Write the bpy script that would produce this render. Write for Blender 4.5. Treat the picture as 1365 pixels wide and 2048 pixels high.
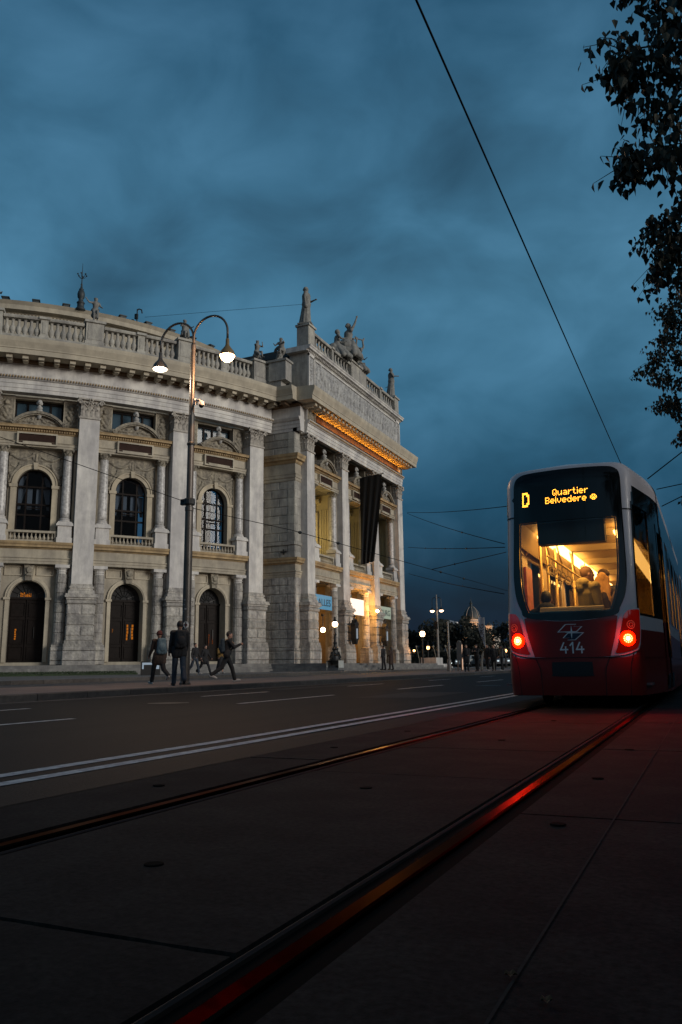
import bpy, bmesh, math, random
import numpy as np
from math import sin, cos, pi, radians, sqrt, atan2
from mathutils import Vector, Matrix, noise
scene = bpy.context.scene
for o in list(bpy.data.objects): bpy.data.objects.remove(o)
COL = scene.collection
# ---------------- camera
H_CAM = 0.61
cam_d = bpy.data.cameras.new('camera'); cam = bpy.data.objects.new('camera', cam_d); COL.objects.link(cam)
scene.camera = cam
pt, yw, rl = radians(11.08), radians(24.32), radians(-0.685)
fw = Vector((-sin(yw)*cos(pt), cos(yw)*cos(pt), sin(pt)))
rt = Vector((cos(yw), sin(yw), 0)); up = rt.cross(fw)
r2 = rt*cos(rl)+up*sin(rl); u2 = -rt*sin(rl)+up*cos(rl)
cam.matrix_world = Matrix(((r2.x, u2.x, -fw.x, 0), (r2.y, u2.y, -fw.y, 0), (r2.z, u2.z, -fw.z, H_CAM), (0, 0, 0, 1)))
cam_d.sensor_fit = 'HORIZONTAL'; cam_d.sensor_width = 36; cam_d.lens = 36*1599/1365
cam_d.clip_start = 0.05; cam_d.clip_end = 4000
# ---------------- view
scene.render.engine = 'CYCLES'
scene.view_settings.view_transform = 'Standard'; scene.view_settings.look = 'None'
scene.view_settings.exposure = 0; scene.view_settings.gamma = 1
cy = scene.cycles; cy.use_denoising = True; cy.max_bounces = 7; cy.transparent_max_bounces = 12
cy.sample_clamp_indirect = 4; cy.caustics_reflective = False; cy.caustics_refractive = False
# ---------------- world: dusk sky, Nishita below, procedural overcast above
SUN_EL, SUN_AZ = radians(12), radians(94)   # the bright part of the overcast, behind the camera (direction +X, -Y)
W = bpy.data.worlds.new('World'); scene.world = W; W.use_nodes = True
N = W.node_tree.nodes; L = W.node_tree.links; N.clear()
def nd(t, **k):
    n = N.new(t)
    for a, v in k.items(): setattr(n, a, v)
    return n
out = nd('ShaderNodeOutputWorld'); bgm = nd('ShaderNodeBackground'); bgn = nd('ShaderNodeBackground'); add = nd('ShaderNodeAddShader')
sky = nd('ShaderNodeTexSky', sky_type='NISHITA'); sky.sun_disc = False; sky.sun_elevation = radians(0.5); sky.sun_rotation = SUN_AZ
sky.air_density = 1.5; sky.ozone_density = 4
L.new(sky.outputs[0], bgn.inputs[0]); bgn.inputs[1].default_value = 0.05
tc = nd('ShaderNodeTexCoord'); sep = nd('ShaderNodeSeparateXYZ'); L.new(tc.outputs['Generated'], sep.inputs[0])
def mth(op, a, b=None, c=None, clamp=False):
    n = nd('ShaderNodeMath', operation=op); n.use_clamp = clamp
    for i, v in enumerate((a, b, c)):
        if v is None: continue
        if isinstance(v, (int, float)): n.inputs[i].default_value = v
        else: L.new(v, n.inputs[i])
    return n.outputs[0]
ramp = nd('ShaderNodeValToRGB'); cr = ramp.color_ramp
def lin(c): return tuple(((v/255)/12.92 if v/255 <= .04045 else (((v/255)+.055)/1.055)**2.4) for v in c)
stops = [(0.0, (16, 34, 50)), (0.035, (12, 42, 62)), (0.10, (15, 50, 72)), (0.20, (30, 76, 102)), (0.31, (53, 102, 129)), (0.44, (68, 118, 146)), (0.60, (60, 107, 135)), (0.74, (31, 73, 99)), (0.88, (22, 57, 80))]
while len(cr.elements) < len(stops): cr.elements.new(.5)
for e, (p, c_) in zip(cr.elements, stops): e.position = p; e.color = lin(c_)+(1,)
L.new(sep.outputs['Z'], ramp.inputs[0])
mp = nd('ShaderNodeMapping'); mp.inputs['Scale'].default_value = (1, 1, 1.7); mp.inputs['Location'].default_value = (.35, .1, .2); L.new(tc.outputs['Generated'], mp.inputs[0])
n1 = nd('ShaderNodeTexNoise'); n1.inputs['Scale'].default_value = 2.1; n1.inputs['Detail'].default_value = 5; n1.inputs['Roughness'].default_value = .5; n1.inputs['Distortion'].default_value = .35
n2 = nd('ShaderNodeTexNoise'); n2.inputs['Scale'].default_value = 6.5; n2.inputs['Detail'].default_value = 8; n2.inputs['Distortion'].default_value = .5
L.new(mp.outputs[0], n1.inputs[0]); L.new(mp.outputs[0], n2.inputs[0])
cl = mth('ADD', mth('MULTIPLY', n1.outputs[0], .62), mth('MULTIPLY', n2.outputs[0], .38))
cl = mth('MULTIPLY', mth('SUBTRACT', cl, .5), 3.0)                       # about -.6 .. .6
gain = mth('MAXIMUM', mth('ADD', mth('MULTIPLY', cl, 1.1), 1.0), .4)
mixg = nd('ShaderNodeVectorMath', operation='SCALE'); L.new(ramp.outputs[0], mixg.inputs[0]); L.new(gain, mixg.inputs['Scale'])
grey = nd('ShaderNodeMixRGB'); grey.blend_type = 'MIX'; grey.inputs[2].default_value = lin((105, 132, 155))+(1,)
L.new(mth('MULTIPLY', mth('MAXIMUM', cl, 0), .3, None, True), grey.inputs[0]); L.new(mixg.outputs[0], grey.inputs[1])
# the brighter sky of the afterglow side, behind the camera
sd = nd('ShaderNodeVectorMath', operation='DOT_PRODUCT'); L.new(tc.outputs['Generated'], sd.inputs[0]); sd.inputs[1].default_value = (.90, -.38, .22)
west = mth('POWER', mth('MAXIMUM', sd.outputs['Value'], 0), 2.0)
wc = nd('ShaderNodeMixRGB'); wc.blend_type = 'ADD'; wc.inputs[2].default_value = (.22, .20, .18, 1); L.new(west, wc.inputs[0]); L.new(grey.outputs[0], wc.inputs[1])
hs = nd('ShaderNodeHueSaturation'); hs.inputs['Saturation'].default_value = 1.0; L.new(wc.outputs[0], hs.inputs['Color']); L.new(hs.outputs[0], bgm.inputs[0]); bgm.inputs[1].default_value = .88
L.new(bgm.outputs[0], add.inputs[0]); L.new(bgn.outputs[0], add.inputs[1]); L.new(add.outputs[0], out.inputs[0])
# ---------------- sun: the diffuse afterglow
sl = bpy.data.lights.new('sun', 'SUN'); sl.energy = 1.95; sl.angle = radians(22); sl.color = (1, .93, .84)
so = bpy.data.objects.new('sun', sl); COL.objects.link(so)
so.rotation_euler = Vector((cos(SUN_EL)*sin(SUN_AZ), cos(SUN_EL)*cos(SUN_AZ), sin(SUN_EL))).to_track_quat('Z', 'Y').to_euler()
# ---------------- materials
MATS = {}
def mat(name, col, rough=.8, metal=0., var=.25, vscale=3., bump=0., bscale=20., emit=None, es=0., spec=.5, stain=0., coat=0., streak=1., isl=0.):
    if name in MATS: return MATS[name]
    m = bpy.data.materials.new(name); m.use_nodes = True; MATS[name] = m
    nt = m.node_tree; n = nt.nodes; l = nt.links; b = n['Principled BSDF']
    b.inputs['Roughness'].default_value = rough; b.inputs['Metallic'].default_value = metal
    b.inputs['Specular IOR Level'].default_value = spec; b.inputs['Coat Weight'].default_value = coat
    b.inputs['Base Color'].default_value = tuple(col)+(1,)
    g = n.new('ShaderNodeNewGeometry')
    if var > 0:
        mpn = n.new('ShaderNodeMapping'); mpn.inputs['Scale'].default_value = (1, 1, 1/streak); l.new(g.outputs['Position'], mpn.inputs[0])
        t = n.new('ShaderNodeTexNoise'); t.inputs['Scale'].default_value = vscale; t.inputs['Detail'].default_value = 6; t.inputs['Roughness'].default_value = .62
        l.new(mpn.outputs[0], t.inputs[0])
        r = n.new('ShaderNodeValToRGB'); r.color_ramp.elements[0].position = .3; r.color_ramp.elements[1].position = .7
        r.color_ramp.elements[0].color = tuple(c*(1-var) for c in col)+(1,); r.color_ramp.elements[1].color = tuple(min(1, c*(1+var)) for c in col)+(1,)
        l.new(t.outputs[0], r.inputs[0]); src = r.outputs[0]
        if stain > 0:
            t2 = n.new('ShaderNodeTexNoise'); t2.inputs['Scale'].default_value = vscale*.35; t2.inputs['Detail'].default_value = 8; t2.inputs['Roughness'].default_value = .7
            mp2 = n.new('ShaderNodeMapping'); mp2.inputs['Scale'].default_value = (1.6, 1.6, .35); l.new(g.outputs['Position'], mp2.inputs[0]); l.new(mp2.outputs[0], t2.inputs[0])
            r2_ = n.new('ShaderNodeValToRGB'); r2_.color_ramp.elements[0].position = .42; r2_.color_ramp.elements[1].position = .62
            r2_.color_ramp.elements[0].color = (1-stain, 1-stain, 1-stain*.9, 1); r2_.color_ramp.elements[1].color = (1, 1, 1, 1)
            l.new(t2.outputs[0], r2_.inputs[0])
            mx = n.new('ShaderNodeMixRGB'); mx.blend_type = 'MULTIPLY'; mx.inputs[0].default_value = 1; l.new(src, mx.inputs[1]); l.new(r2_.outputs[0], mx.inputs[2]); src = mx.outputs[0]
        if isl > 0:   # block to block variation
            mr = n.new('ShaderNodeMapRange'); mr.inputs[3].default_value = 1-isl; mr.inputs[4].default_value = 1+isl*.7; l.new(g.outputs['Random Per Island'], mr.inputs[0])
            vm = n.new('ShaderNodeVectorMath'); vm.operation = 'SCALE'; l.new(src, vm.inputs[0]); l.new(mr.outputs[0], vm.inputs['Scale']); src = vm.outputs[0]
        l.new(src, b.inputs['Base Color'])
    if bump > 0:
        t3 = n.new('ShaderNodeTexNoise'); t3.inputs['Scale'].default_value = bscale; t3.inputs['Detail'].default_value = 4; l.new(g.outputs['Position'], t3.inputs[0])
        bp = n.new('ShaderNodeBump'); bp.inputs['Strength'].default_value = bump; bp.inputs['Distance'].default_value = .5/bscale; l.new(t3.outputs[0], bp.inputs['Height']); l.new(bp.outputs[0], b.inputs['Normal'])
    if emit:
        b.inputs['Emission Color'].default_value = tuple(emit)+(1,); b.inputs['Emission Strength'].default_value = es
    return m
def glass(name, tint=(1, 1, 1), refl=.12, rough=.02, trans=1., fres=.6):
    if name in MATS: return MATS[name]
    m = bpy.data.materials.new(name); m.use_nodes = True; MATS[name] = m
    n = m.node_tree.nodes; l = m.node_tree.links; n.clear()
    o = n.new('ShaderNodeOutputMaterial'); mx = n.new('ShaderNodeMixShader'); tr = n.new('ShaderNodeBsdfTransparent'); gl = n.new('ShaderNodeBsdfGlossy')
    tr.inputs[0].default_value = tuple(c*trans for c in tint)+(1,); gl.inputs['Roughness'].default_value = rough
    lw = n.new('ShaderNodeLayerWeight'); lw.inputs[0].default_value = .35
    ma = n.new('ShaderNodeMath'); ma.operation = 'MULTIPLY_ADD'; ma.inputs[1].default_value = fres; ma.inputs[2].default_value = refl; ma.use_clamp = True
    l.new(lw.outputs['Fresnel'], ma.inputs[0]); l.new(ma.outputs[0], mx.inputs[0]); l.new(tr.outputs[0], mx.inputs[1]); l.new(gl.outputs[0], mx.inputs[2]); l.new(mx.outputs[0], o.inputs[0])
    return m
def emis(name, col, s):
    if name in MATS: return MATS[name]
    m = bpy.data.materials.new(name); m.use_nodes = True; MATS[name] = m
    n = m.node_tree.nodes; l = m.node_tree.links; n.clear()
    o = n.new('ShaderNodeOutputMaterial'); e = n.new('ShaderNodeEmission'); e.inputs[0].default_value = tuple(col)+(1,); e.inputs[1].default_value = s
    l.new(e.outputs[0], o.inputs[0]); return m
# ---------------- objects
ORG = {}
def tag(o, label=None, cat=None, group=None, kind=None):
    if label: o['label'] = label
    if cat: o['category'] = cat
    if group: o['group'] = group
    if kind: o['kind'] = kind
    return o
def thing(name, label, cat, loc=(0, 0, 0), rz=0, group=None, local=False):
    o = bpy.data.objects.new(name, None); COL.objects.link(o); o.location = loc; o.rotation_euler = (0, 0, rz); o.empty_display_size = .2
    ORG[o.name] = Vector((0, 0, 0)) if local else Vector(loc)
    return tag(o, label, cat, group)
class MB:
    def __init__(s): s.v = []; s.f = []; s.m = []
    def add(s, v, f, mi=0):
        k = len(s.v); s.v += [tuple(p) for p in v]; s.f += [tuple(i+k for i in q) for q in f]; s.m += [mi]*len(f)
    def build(s, name, mats, parent=None, smooth=False, recalc=True, merge=False):
        if not isinstance(mats, (list, tuple)): mats = [mats]
        me = bpy.data.meshes.new(name)
        o = bpy.data.objects.new(name, me); COL.objects.link(o)
        org = Vector((0, 0, 0))
        if parent is not None:
            o.parent = parent; org = ORG.get(parent.name, org)
        ORG[o.name] = org
        va = np.array(s.v, dtype=float).reshape(-1, 3)-np.array(org)
        me.from_pydata(va.tolist(), [], s.f)
        for m in mats: me.materials.append(m)
        if len(mats) > 1: me.polygons.foreach_set('material_index', s.m)
        if recalc or merge:
            bm = bmesh.new(); bm.from_mesh(me)
            if merge: bmesh.ops.remove_doubles(bm, verts=bm.verts, dist=1e-5)
            bmesh.ops.recalc_face_normals(bm, faces=bm.faces); bm.to_mesh(me); bm.free()
        if smooth: me.polygons.foreach_set('use_smooth', [True]*len(me.polygons))
        me.update(); return o
ID = lambda s, w, z: (s, w, z)
def box(mb, s0, s1, w0, w1, z0, z1, M=ID, n=1, mi=0):
    v = []
    for i in range(n+1):
        s = s0+(s1-s0)*i/n
        v += [M(s, w0, z0), M(s, w1, z0), M(s, w1, z1), M(s, w0, z1)]
    f = [(0, 3, 2, 1)]
    for i in range(n):
        a = 4*i; b = a+4
        f += [(a, a+1, b+1, b), (a+1, a+2, b+2, b+1), (a+2, a+3, b+3, b+2), (a+3, a, b, b+3)]
    e = 4*n; f.append((e, e+1, e+2, e+3)); mb.add(v, f, mi)
def block(mb, s0, s1, w0, w1, z0, z1, M=ID, c=.035, mi=0, n=1):   # rusticated stone with a chamfered face
    v = []; 
    for (s, z) in ((s0, z0), (s1, z0), (s1, z1), (s0, z1)): v.append(M(s, w0, z))
    for (s, z) in ((s0, z0), (s1, z0), (s1, z1), (s0, z1)): v.append(M(s, w1-c, z))
    for (s, z) in ((s0+c, z0+c), (s1-c, z0+c), (s1-c, z1-c), (s0+c, z1-c)): v.append(M(s, w1, z))
    f = [(8, 9, 10, 11)]
    for i in range(4):
        j = (i+1) % 4; f += [(i, j, 4+j, 4+i), (4+i, 4+j, 8+j, 8+i)]
    mb.add(v, f, mi)
def sweep(mb, prof, s0, s1, M=ID, n=1, mi=0, closed=True, mit=False):   # mit: mitred at the start for an outer corner
    k = len(prof); v = []
    for i in range(n+1):
        s = s0+(s1-s0)*i/n; v += [M(s-(w if mit and i == 0 else 0), w, z) for w, z in prof]
    f = []
    for i in range(n):
        for j in range(k if closed else k-1):
            a = i*k+j; b = i*k+(j+1) % k; f.append((a, b, b+k, a+k))
    if closed: f += [tuple(range(k))[::-1], tuple(range(n*k, n*k+k))]
    mb.add(v, f, mi)
def lathe(mb, prof, cs, cw, M=ID, seg=12, z0=0, mi=0, a0=0, a1=2*pi, sx=1, sy=1):
    full = abs(a1-a0-2*pi) < 1e-6; m = seg if full else seg+1; v = []
    for r, z in prof:
        for i in range(m):
            a = a0+(a1-a0)*i/seg; v.append(M(cs+r*sx*cos(a), cw+r*sy*sin(a), z0+z))
    f = []
    for j in range(len(prof)-1):
        for i in range(seg):
            a = j*m+i; b = j*m+(i+1) % m; f.append((a, b, b+m, a+m))
    if full: f += [tuple(range(m))[::-1], tuple(range((len(prof)-1)*m, len(prof)*m))]
    mb.add(v, f, mi)
def prism(mb, poly, w0, w1, M=ID, mi=0):
    k = len(poly); v = [M(s, w0, z) for s, z in poly]+[M(s, w1, z) for s, z in poly]
    f = [tuple(range(k))[::-1], tuple(range(k, 2*k))]+[(i, (i+1) % k, (i+1) % k+k, i+k) for i in range(k)]
    mb.add(v, f, mi)
def arch_band(mb, a0, a1, zs, w0, w1, M=ID, n=16, mi=0, t0=0, t1=pi, ez=1.):   # half ring
    v = []
    for i in range(n+1):
        t = t0+(t1-t0)*i/n; c_, s_ = cos(t), sin(t)*ez
        v += [M(a0*c_, w0, zs+a0*s_), M(a1*c_, w0, zs+a1*s_), M(a1*c_, w1, zs+a1*s_), M(a0*c_, w1, zs+a0*s_)]
    f = [(0, 1, 2, 3), tuple(4*n+i for i in (3, 2, 1, 0))]
    for i in range(n):
        a = 4*i; f += [(a+j, a+(j+1) % 4, a+4+(j+1) % 4, a+4+j) for j in range(4)]
    mb.add(v, f, mi)
def arch_wall(mb, b, z0, z1, a, zs, zb, wf, wb, M=ID, n=16, mi=0):  # wall field of half width b with an arched hole
    for sg in (-1, 1):
        box(mb, min(sg*a, sg*b), max(sg*a, sg*b), wb, wf, z0, zs, M, 2, mi)
    if zb > z0: box(mb, -a, a, wb, wf, z0, zb, M, 2, mi)
    v = []; f = []
    for i in range(n+1):
        t = pi*i/n; x, z = a*cos(t), zs+a*sin(t)
        X = b*max(-1, min(1, 1-2*i/n)); 
        for w in (wf, wb): v += [M(x, w, z), M(X, w, z1)]
    for i in range(n):
        p = 4*i; q = p+4
        f += [(p, p+1, q+1, q), (p+2, q+2, q+3, p+3), (p, q, q+2, p+2), (p+1, p+3, q+3, q+1)]
    v0 = len(v)
    for sg, i in ((1, 0), (-1, n)):
        k = len(v); v += [M(sg*b, wf, zs), M(sg*b, wb, zs)]; p = 4*i
        f += [(p, p+1, k), (p+2, p+3, k+1), (p+1, p+3, k+1, k)]
    mb.add(v, f, mi)
def tube(mb, pts, rad, seg=8, mi=0, cap=True, M=None):
    P = [Vector(p) for p in pts]; k = len(P)
    if not isinstance(rad, (list, tuple)): rad = [rad]*k
    v = []; prev = None
    for i in range(k):
        d = (P[min(i+1, k-1)]-P[max(i-1, 0)])
        if d.length < 1e-9: d = Vector((0, 0, 1))
        d.normalize()
        if prev is None: x = d.orthogonal().normalized()
        else:
            x = prev-d*prev.dot(d)
            x = x.normalized() if x.length > 1e-6 else d.orthogonal().normalized()
        prev = x; y = d.cross(x)
        for j in range(seg):
            a = 2*pi*j/seg; p = P[i]+(x*cos(a)+y*sin(a))*rad[i]; v.append(M(*p) if M else tuple(p))
    f = []
    for i in range(k-1):
        for j in range(seg):
            a = i*seg+j; b = i*seg+(j+1) % seg; f.append((a, b, b+seg, a+seg))
    if cap: f += [tuple(range(seg))[::-1], tuple(range((k-1)*seg, k*seg))]
    mb.add(v, f, mi)
def ell(mb, c, r, M=None, seg=10, rings=7, mi=0, R=None):
    v = []; f = []
    if isinstance(r, (int, float)): r = (r, r, r)
    for i in range(1, rings):
        t = pi*i/rings
        for j in range(seg):
            a = 2*pi*j/seg; p = Vector((r[0]*sin(t)*cos(a), r[1]*sin(t)*sin(a), r[2]*cos(t)))
            if R is not None: p = R @ p
            v.append(p+Vector(c))
    for zz in (r[2], -r[2]):
        p = Vector((0, 0, zz)); p = R @ p if R is not None else p; v.append(p+Vector(c))
    if M: v = [M(*p) for p in v]
    for i in range(rings-2):
        for j in range(seg):
            a = i*seg+j; b = i*seg+(j+1) % seg; f.append((a, a+seg, b+seg, b))
    k = (rings-1)*seg
    for j in range(seg):
        f.append((k, j, (j+1) % seg)); f.append((k+1, (rings-2)*seg+(j+1) % seg, (rings-2)*seg+j))
    mb.add([tuple(p) for p in v], f, mi)
def relief(mb, s0, s1, z0, z1, w, depth, M, shapes, ds=.05, mi=0, mask=None):
    """raised carving on a field: height of a set of rounded strokes (s,z,s2,z2,r)"""
    ns = max(2, int(round(abs(s1-s0)/ds))); nz = max(2, int(round((z1-z0)/ds)))
    S, Z = np.meshgrid(np.linspace(s0, s1, ns+1), np.linspace(z0, z1, nz+1), indexing='ij'); Hh = np.zeros_like(S)
    for (a, b, c_, d, r) in shapes:
        dx, dz = c_-a, d-b; L2 = dx*dx+dz*dz+1e-9
        t = np.clip(((S-a)*dx+(Z-b)*dz)/L2, 0, 1); D2 = (S-a-t*dx)**2+(Z-b-t*dz)**2
        Hh = np.maximum(Hh, np.sqrt(np.maximum(r*r-D2, 0)))
    Hh = np.minimum(Hh, depth); Hh[0, :] = Hh[-1, :] = 0; Hh[:, 0] = Hh[:, -1] = 0
    w += .006
    v = [M(S[i, j], w+Hh[i, j], Z[i, j]) for i in range(ns+1) for j in range(nz+1)]
    f = [(i*(nz+1)+j, (i+1)*(nz+1)+j, (i+1)*(nz+1)+j+1, i*(nz+1)+j+1) for i in range(ns) for j in range(nz) if mask is None or mask((S[i, j]+S[i+1, j])/2, (Z[i, j]+Z[i, j+1])/2)]
    mb.add(v, f, mi)
def light(name, kind, loc, energy, col, size=.1, rot=None, parent=None, **k):
    d = bpy.data.lights.new(name, kind); d.energy = energy; d.color = col
    if kind == 'AREA': d.shape = k.get('shape', 'SQUARE'); d.size = size; d.size_y = k.get('sy', size)
    elif kind != 'SUN': d.shadow_soft_size = size
    if kind == 'SPOT': d.spot_size = k.get('ang', 1.5); d.spot_blend = .6
    o = bpy.data.objects.new(name, d); COL.objects.link(o)
    if parent: o.parent = parent; loc = Vector(loc)-ORG.get(parent.name, Vector((0, 0, 0)))
    o.location = loc
    if 'eul' in k: o.rotation_euler = k['eul']
    if rot is not None: o.rotation_euler = Vector(rot).to_track_quat('-Z', 'Y').to_euler()
    return o
PALE = mat('stone_pale', (.62, .60, .555), .85, var=.14, vscale=1.6, bump=.2, bscale=30, stain=.34)
GREY = mat('stone_rusticated', (.41, .39, .345), .9, var=.34, vscale=3.2, bump=.9, bscale=9, stain=.42, isl=.22)
WALL = mat('stone_wall', (.43, .385, .295), .88, var=.2, vscale=1.3, bump=.3, bscale=25, stain=.32)
OCHRE = mat('stone_ochre', (.41, .295, .155), .85, var=.22, vscale=1.8, bump=.2, bscale=25, stain=.35)  # sheltered-stone ochre, with warm street-lamp light from below put into the colour
CARV = mat('stone_carved', (.28, .25, .19), .9, var=.45, vscale=6, bump=.3, bscale=30, stain=.4)
MARB = mat('marble_column', (.46, .45, .43), .4, var=.5, vscale=6, stain=.2)
STAT = mat('stone_statue', (.22, .22, .20), .85, var=.3, vscale=4, bump=.2, bscale=20, stain=.3)
BROWN = mat('panel_brown', (.035, .02, .016), .8, var=.2, spec=.1)
ROOF = mat('roof_metal', (.03, .042, .047), .6, var=.2, stain=.2)
WOOD = mat('wood_dark', (.010, .007, .006), .6, var=.3, spec=.12)
DARK = mat('interior_dark', (.012, .012, .013), .8, var=0)
IRON = mat('iron_black', (.012, .013, .013), .45, var=.1)
WGL = glass('window_glass', (.75, .85, .95), .008, .05, .6, .09)
SKYGL = mat('window_sky_tint', (.035, .065, .09), .12, var=0, spec=.25)  # blue of the reflected sky is put into the pane colour
# ---------------- ground
def gz(y): return .0035*max(0., min(y, 160)-8)
ASPH = mat('asphalt', (.0185, .0162, .0142), .78, var=.5, vscale=.7, bump=.6, bscale=60, stain=.4, spec=.13)
for n_ in [q for q in ASPH.node_tree.nodes if q.type == 'MAPPING'][1:]: n_.inputs['Scale'].default_value = (2.2, .06, 1)
ASPH.node_tree.nodes['Principled BSDF'].inputs['Roughness'].default_value = .7
SLABM = mat('concrete_slab', (.031, .0255, .021), .9, spec=.12, var=.55, vscale=5, bump=.25, bscale=120, stain=.5, isl=.18)
PAVE = mat('pavement', (.21, .16, .135), .75, var=.16, vscale=1.2, bump=.3, bscale=30, stain=.3)
PLAZA = mat('plaza_paving', (.17, .165, .155), .8, var=.18, vscale=.9, bump=.3, bscale=30, stain=.3)
KERB = mat('kerb_granite', (.075, .068, .062), .8, var=.3, vscale=6, bump=.3, bscale=40, isl=.25)  # granite darkened: shade on the kerb face is put into the colour
KDARK = mat('gutter', (.022, .021, .02), .7, var=.3, vscale=3)
PAINT = mat('road_paint', (.78, .75, .70), .7, var=.18, vscale=14, bump=.3, bscale=60, stain=.45)
def strip(name, x0, x1, mt, dz, ys=(-30, 8, 40, 160, 900), kind='structure', z_thick=None):
    mb = MB(); v = []; f = []
    for y in ys: v += [(x0, y, gz(y)+dz), (x1, y, gz(y)+dz)]
    f = [(2*i, 2*i+1, 2*i+3, 2*i+2) for i in range(len(ys)-1)]
    mb.add(v, f); o = mb.build(name, mt, recalc=False); tag(o, kind=kind); return o
gm = MB(); gv = []
for y in (-400, 8, 160, 1500): gv += [(-1500, y, gz(y)-.02), (1500, y, gz(y)-.02)]
gm.add(gv, [(0, 1, 3, 2), (2, 3, 5, 4), (4, 5, 7, 6)]); tag(gm.build('ground', mat('ground_dark', (.03, .03, .026), .95, var=.3, vscale=.3), recalc=False), kind='structure')
strip('road', -12.9, -3.05, ASPH, 0)
strip('road_beyond_tracks', 2.2, 12, ASPH, 0)
# tram slab field with joints: separate slabs are one paved sheet with real gaps
random.seed(4)
mb = MB()
RXL, RXR = -2.371, -.888
cols = [(-3.04, RXL-.10, [-4, -1, 2.1, 5.1, 8.1, 11.2]), (RXL+.125, RXR-.115, [-4.4, -1.4, 1.62, 4.55, 6.13, 9.1, 12.1]), (RXR+.10, .75, [-4.2, .35, 3.55, 6.4, 9.35, 12.4]), (.77, 2.19, [-4, .9, 4, 7.2, 10.1, 13])]
for (a2, b2, js) in cols:
    js = js+[js[-1]+3*i for i in range(1, 33)]
    for y0, y1 in zip(js[:-1], js[1:]):
        y0 += .004; y1 -= .004; j = random.uniform(-.0015, .0015); z0, z1 = gz(y0)+j, gz(y1)+j; n_ = 14; V = []
        top = [(a2+(b2-a2)*i/n_, y0+random.uniform(0, .007)) for i in range(n_+1)]; bot = [(a2+(b2-a2)*i/n_, y1-random.uniform(0, .007)) for i in range(n_+1)]
        for (x, yq), (x2, yr) in zip(top, bot): V += [(x, yq, z0-.03), (x, yq+.003, z0), (x2, yr-.003, z1), (x2, yr, z1-.03)]
        mb.add(V, [(4*i+q, 4*i+q+1, 4*i+q+5, 4*i+q+4) for i in range(n_) for q in range(3)]+[(0, 1, 2, 3), (4*n_, 4*n_+1, 4*n_+2, 4*n_+3)])
tag(mb.build('track_bed_slabs', SLABM, recalc=False), kind='structure')
strip('track_bed', -3.05, 2.2, mat('bitumen_joint', (.006, .006, .005), .95, var=.2, spec=.05), -.012)
BITU = MATS['bitumen_joint']
# rails (grooved tram rails): one thing each
RAIL = mat('rail_steel', (.020, .015, .012), .30, metal=1., var=.25, vscale=9, bump=.06, bscale=80)
RAIL.node_tree.nodes['Principled BSDF'].inputs['Specular Tint'].default_value = (.42, .31, .25, 1)   # browned steel, the tint dims the street-lamp glint on the rail
RUST = mat('rail_rust', (.035, .024, .018), .7, metal=.3, var=.3, vscale=9)
for xc, sg, lb in ((RXR, -1, 'polished steel tram rail nearest the camera, glowing red under the tram lights'), (RXL, 1, 'steel tram rail on the road side with a dull amber sheen')):
    r = thing('tram_rail', lb, 'rail', (xc, 0, 0), group='rails of the tram track')
    for nm, w0, w1, mt, dz in (('rail_head', -.028, .028, RAIL, .006), ('rail_lip', .083, .097, RUST, .004), ('rail_groove', .028, .083, BITU, -.02)):
        m = MB(); a, b = sorted((xc+sg*w0, xc+sg*w1)); ys = [-8+i*4 for i in range(32)]
        v = []; cz = .006
        for yy in ys: z = gz(yy)+dz; v += [(a, yy, z-.02), (a, yy, z-cz), (a+cz, yy, z), (b-cz, yy, z), (b, yy, z-cz), (b, yy, z-.02)]
        m.add(v, [(i*6+j, i*6+j+1, i*6+j+7, i*6+j+6) for i in range(len(ys)-1) for j in range(5)]); m.build(nm, mt, r, recalc=False)
# little inspection covers in the slabs
for i, (x, yy) in enumerate(((-1.68, 2.23), (-.60, 3.35), (-1.68, 3.99), (-2.77, 3.7), (-1.66, 6.9), (-2.75, 5.9), (-.62, 4.75), (-.60, 6.4), (-1.66, 9.4), (-2.75, 7.6))):
    m = MB(); lathe(m, [(.032, 0), (.032, .003), (.026, .004)], x, yy, seg=14, z0=gz(yy)+.002); tag(m.build('slab_cover', BITU), 'small dark round cover set in the concrete tram slabs', 'cover', 'round covers in the tram slabs')
strip('slab_edge_line', -.414, -.407, mat('seam_pale', (.04, .034, .03), .9, var=.4, vscale=12, spec=.1), .003)
for mt_, fine, big in ((ASPH, 38, .3), (SLABM, 45, 1.3)):   # fine aggregate over broad stains
    for n_, sc_ in zip([q for q in mt_.node_tree.nodes if q.type == 'TEX_NOISE'], (fine, big)): n_.inputs['Scale'].default_value = sc_
# road markings
def mark(name, x0, x1, y0, y1, lab, grp=None, seg=1):
    m = MB(); v = []; n = max(1, int((y1-y0)/8)*seg)
    for i in range(n+1):
        yy = y0+(y1-y0)*i/n; v += [(x0, yy, gz(yy)+.004), (x1, yy, gz(yy)+.004)]
    m.add(v, [(2*i, 2*i+1, 2*i+3, 2*i+2) for i in range(n)]); o = m.build(name, PAINT, recalc=False); tag(o, kind='structure'); return o
mark('line_marking', -3.99, -3.87, -10, 150, ''); mark('line_marking', -3.70, -3.58, -10, 150, '')
yy = 8.3-12.0
while yy < 100:
    mark('dash_marking', -7.75, -7.63, yy, yy+4.0, ''); mark('dash_marking', -10.55, -10.43, yy+3, yy+6.0, ''); yy += 8.1
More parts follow.
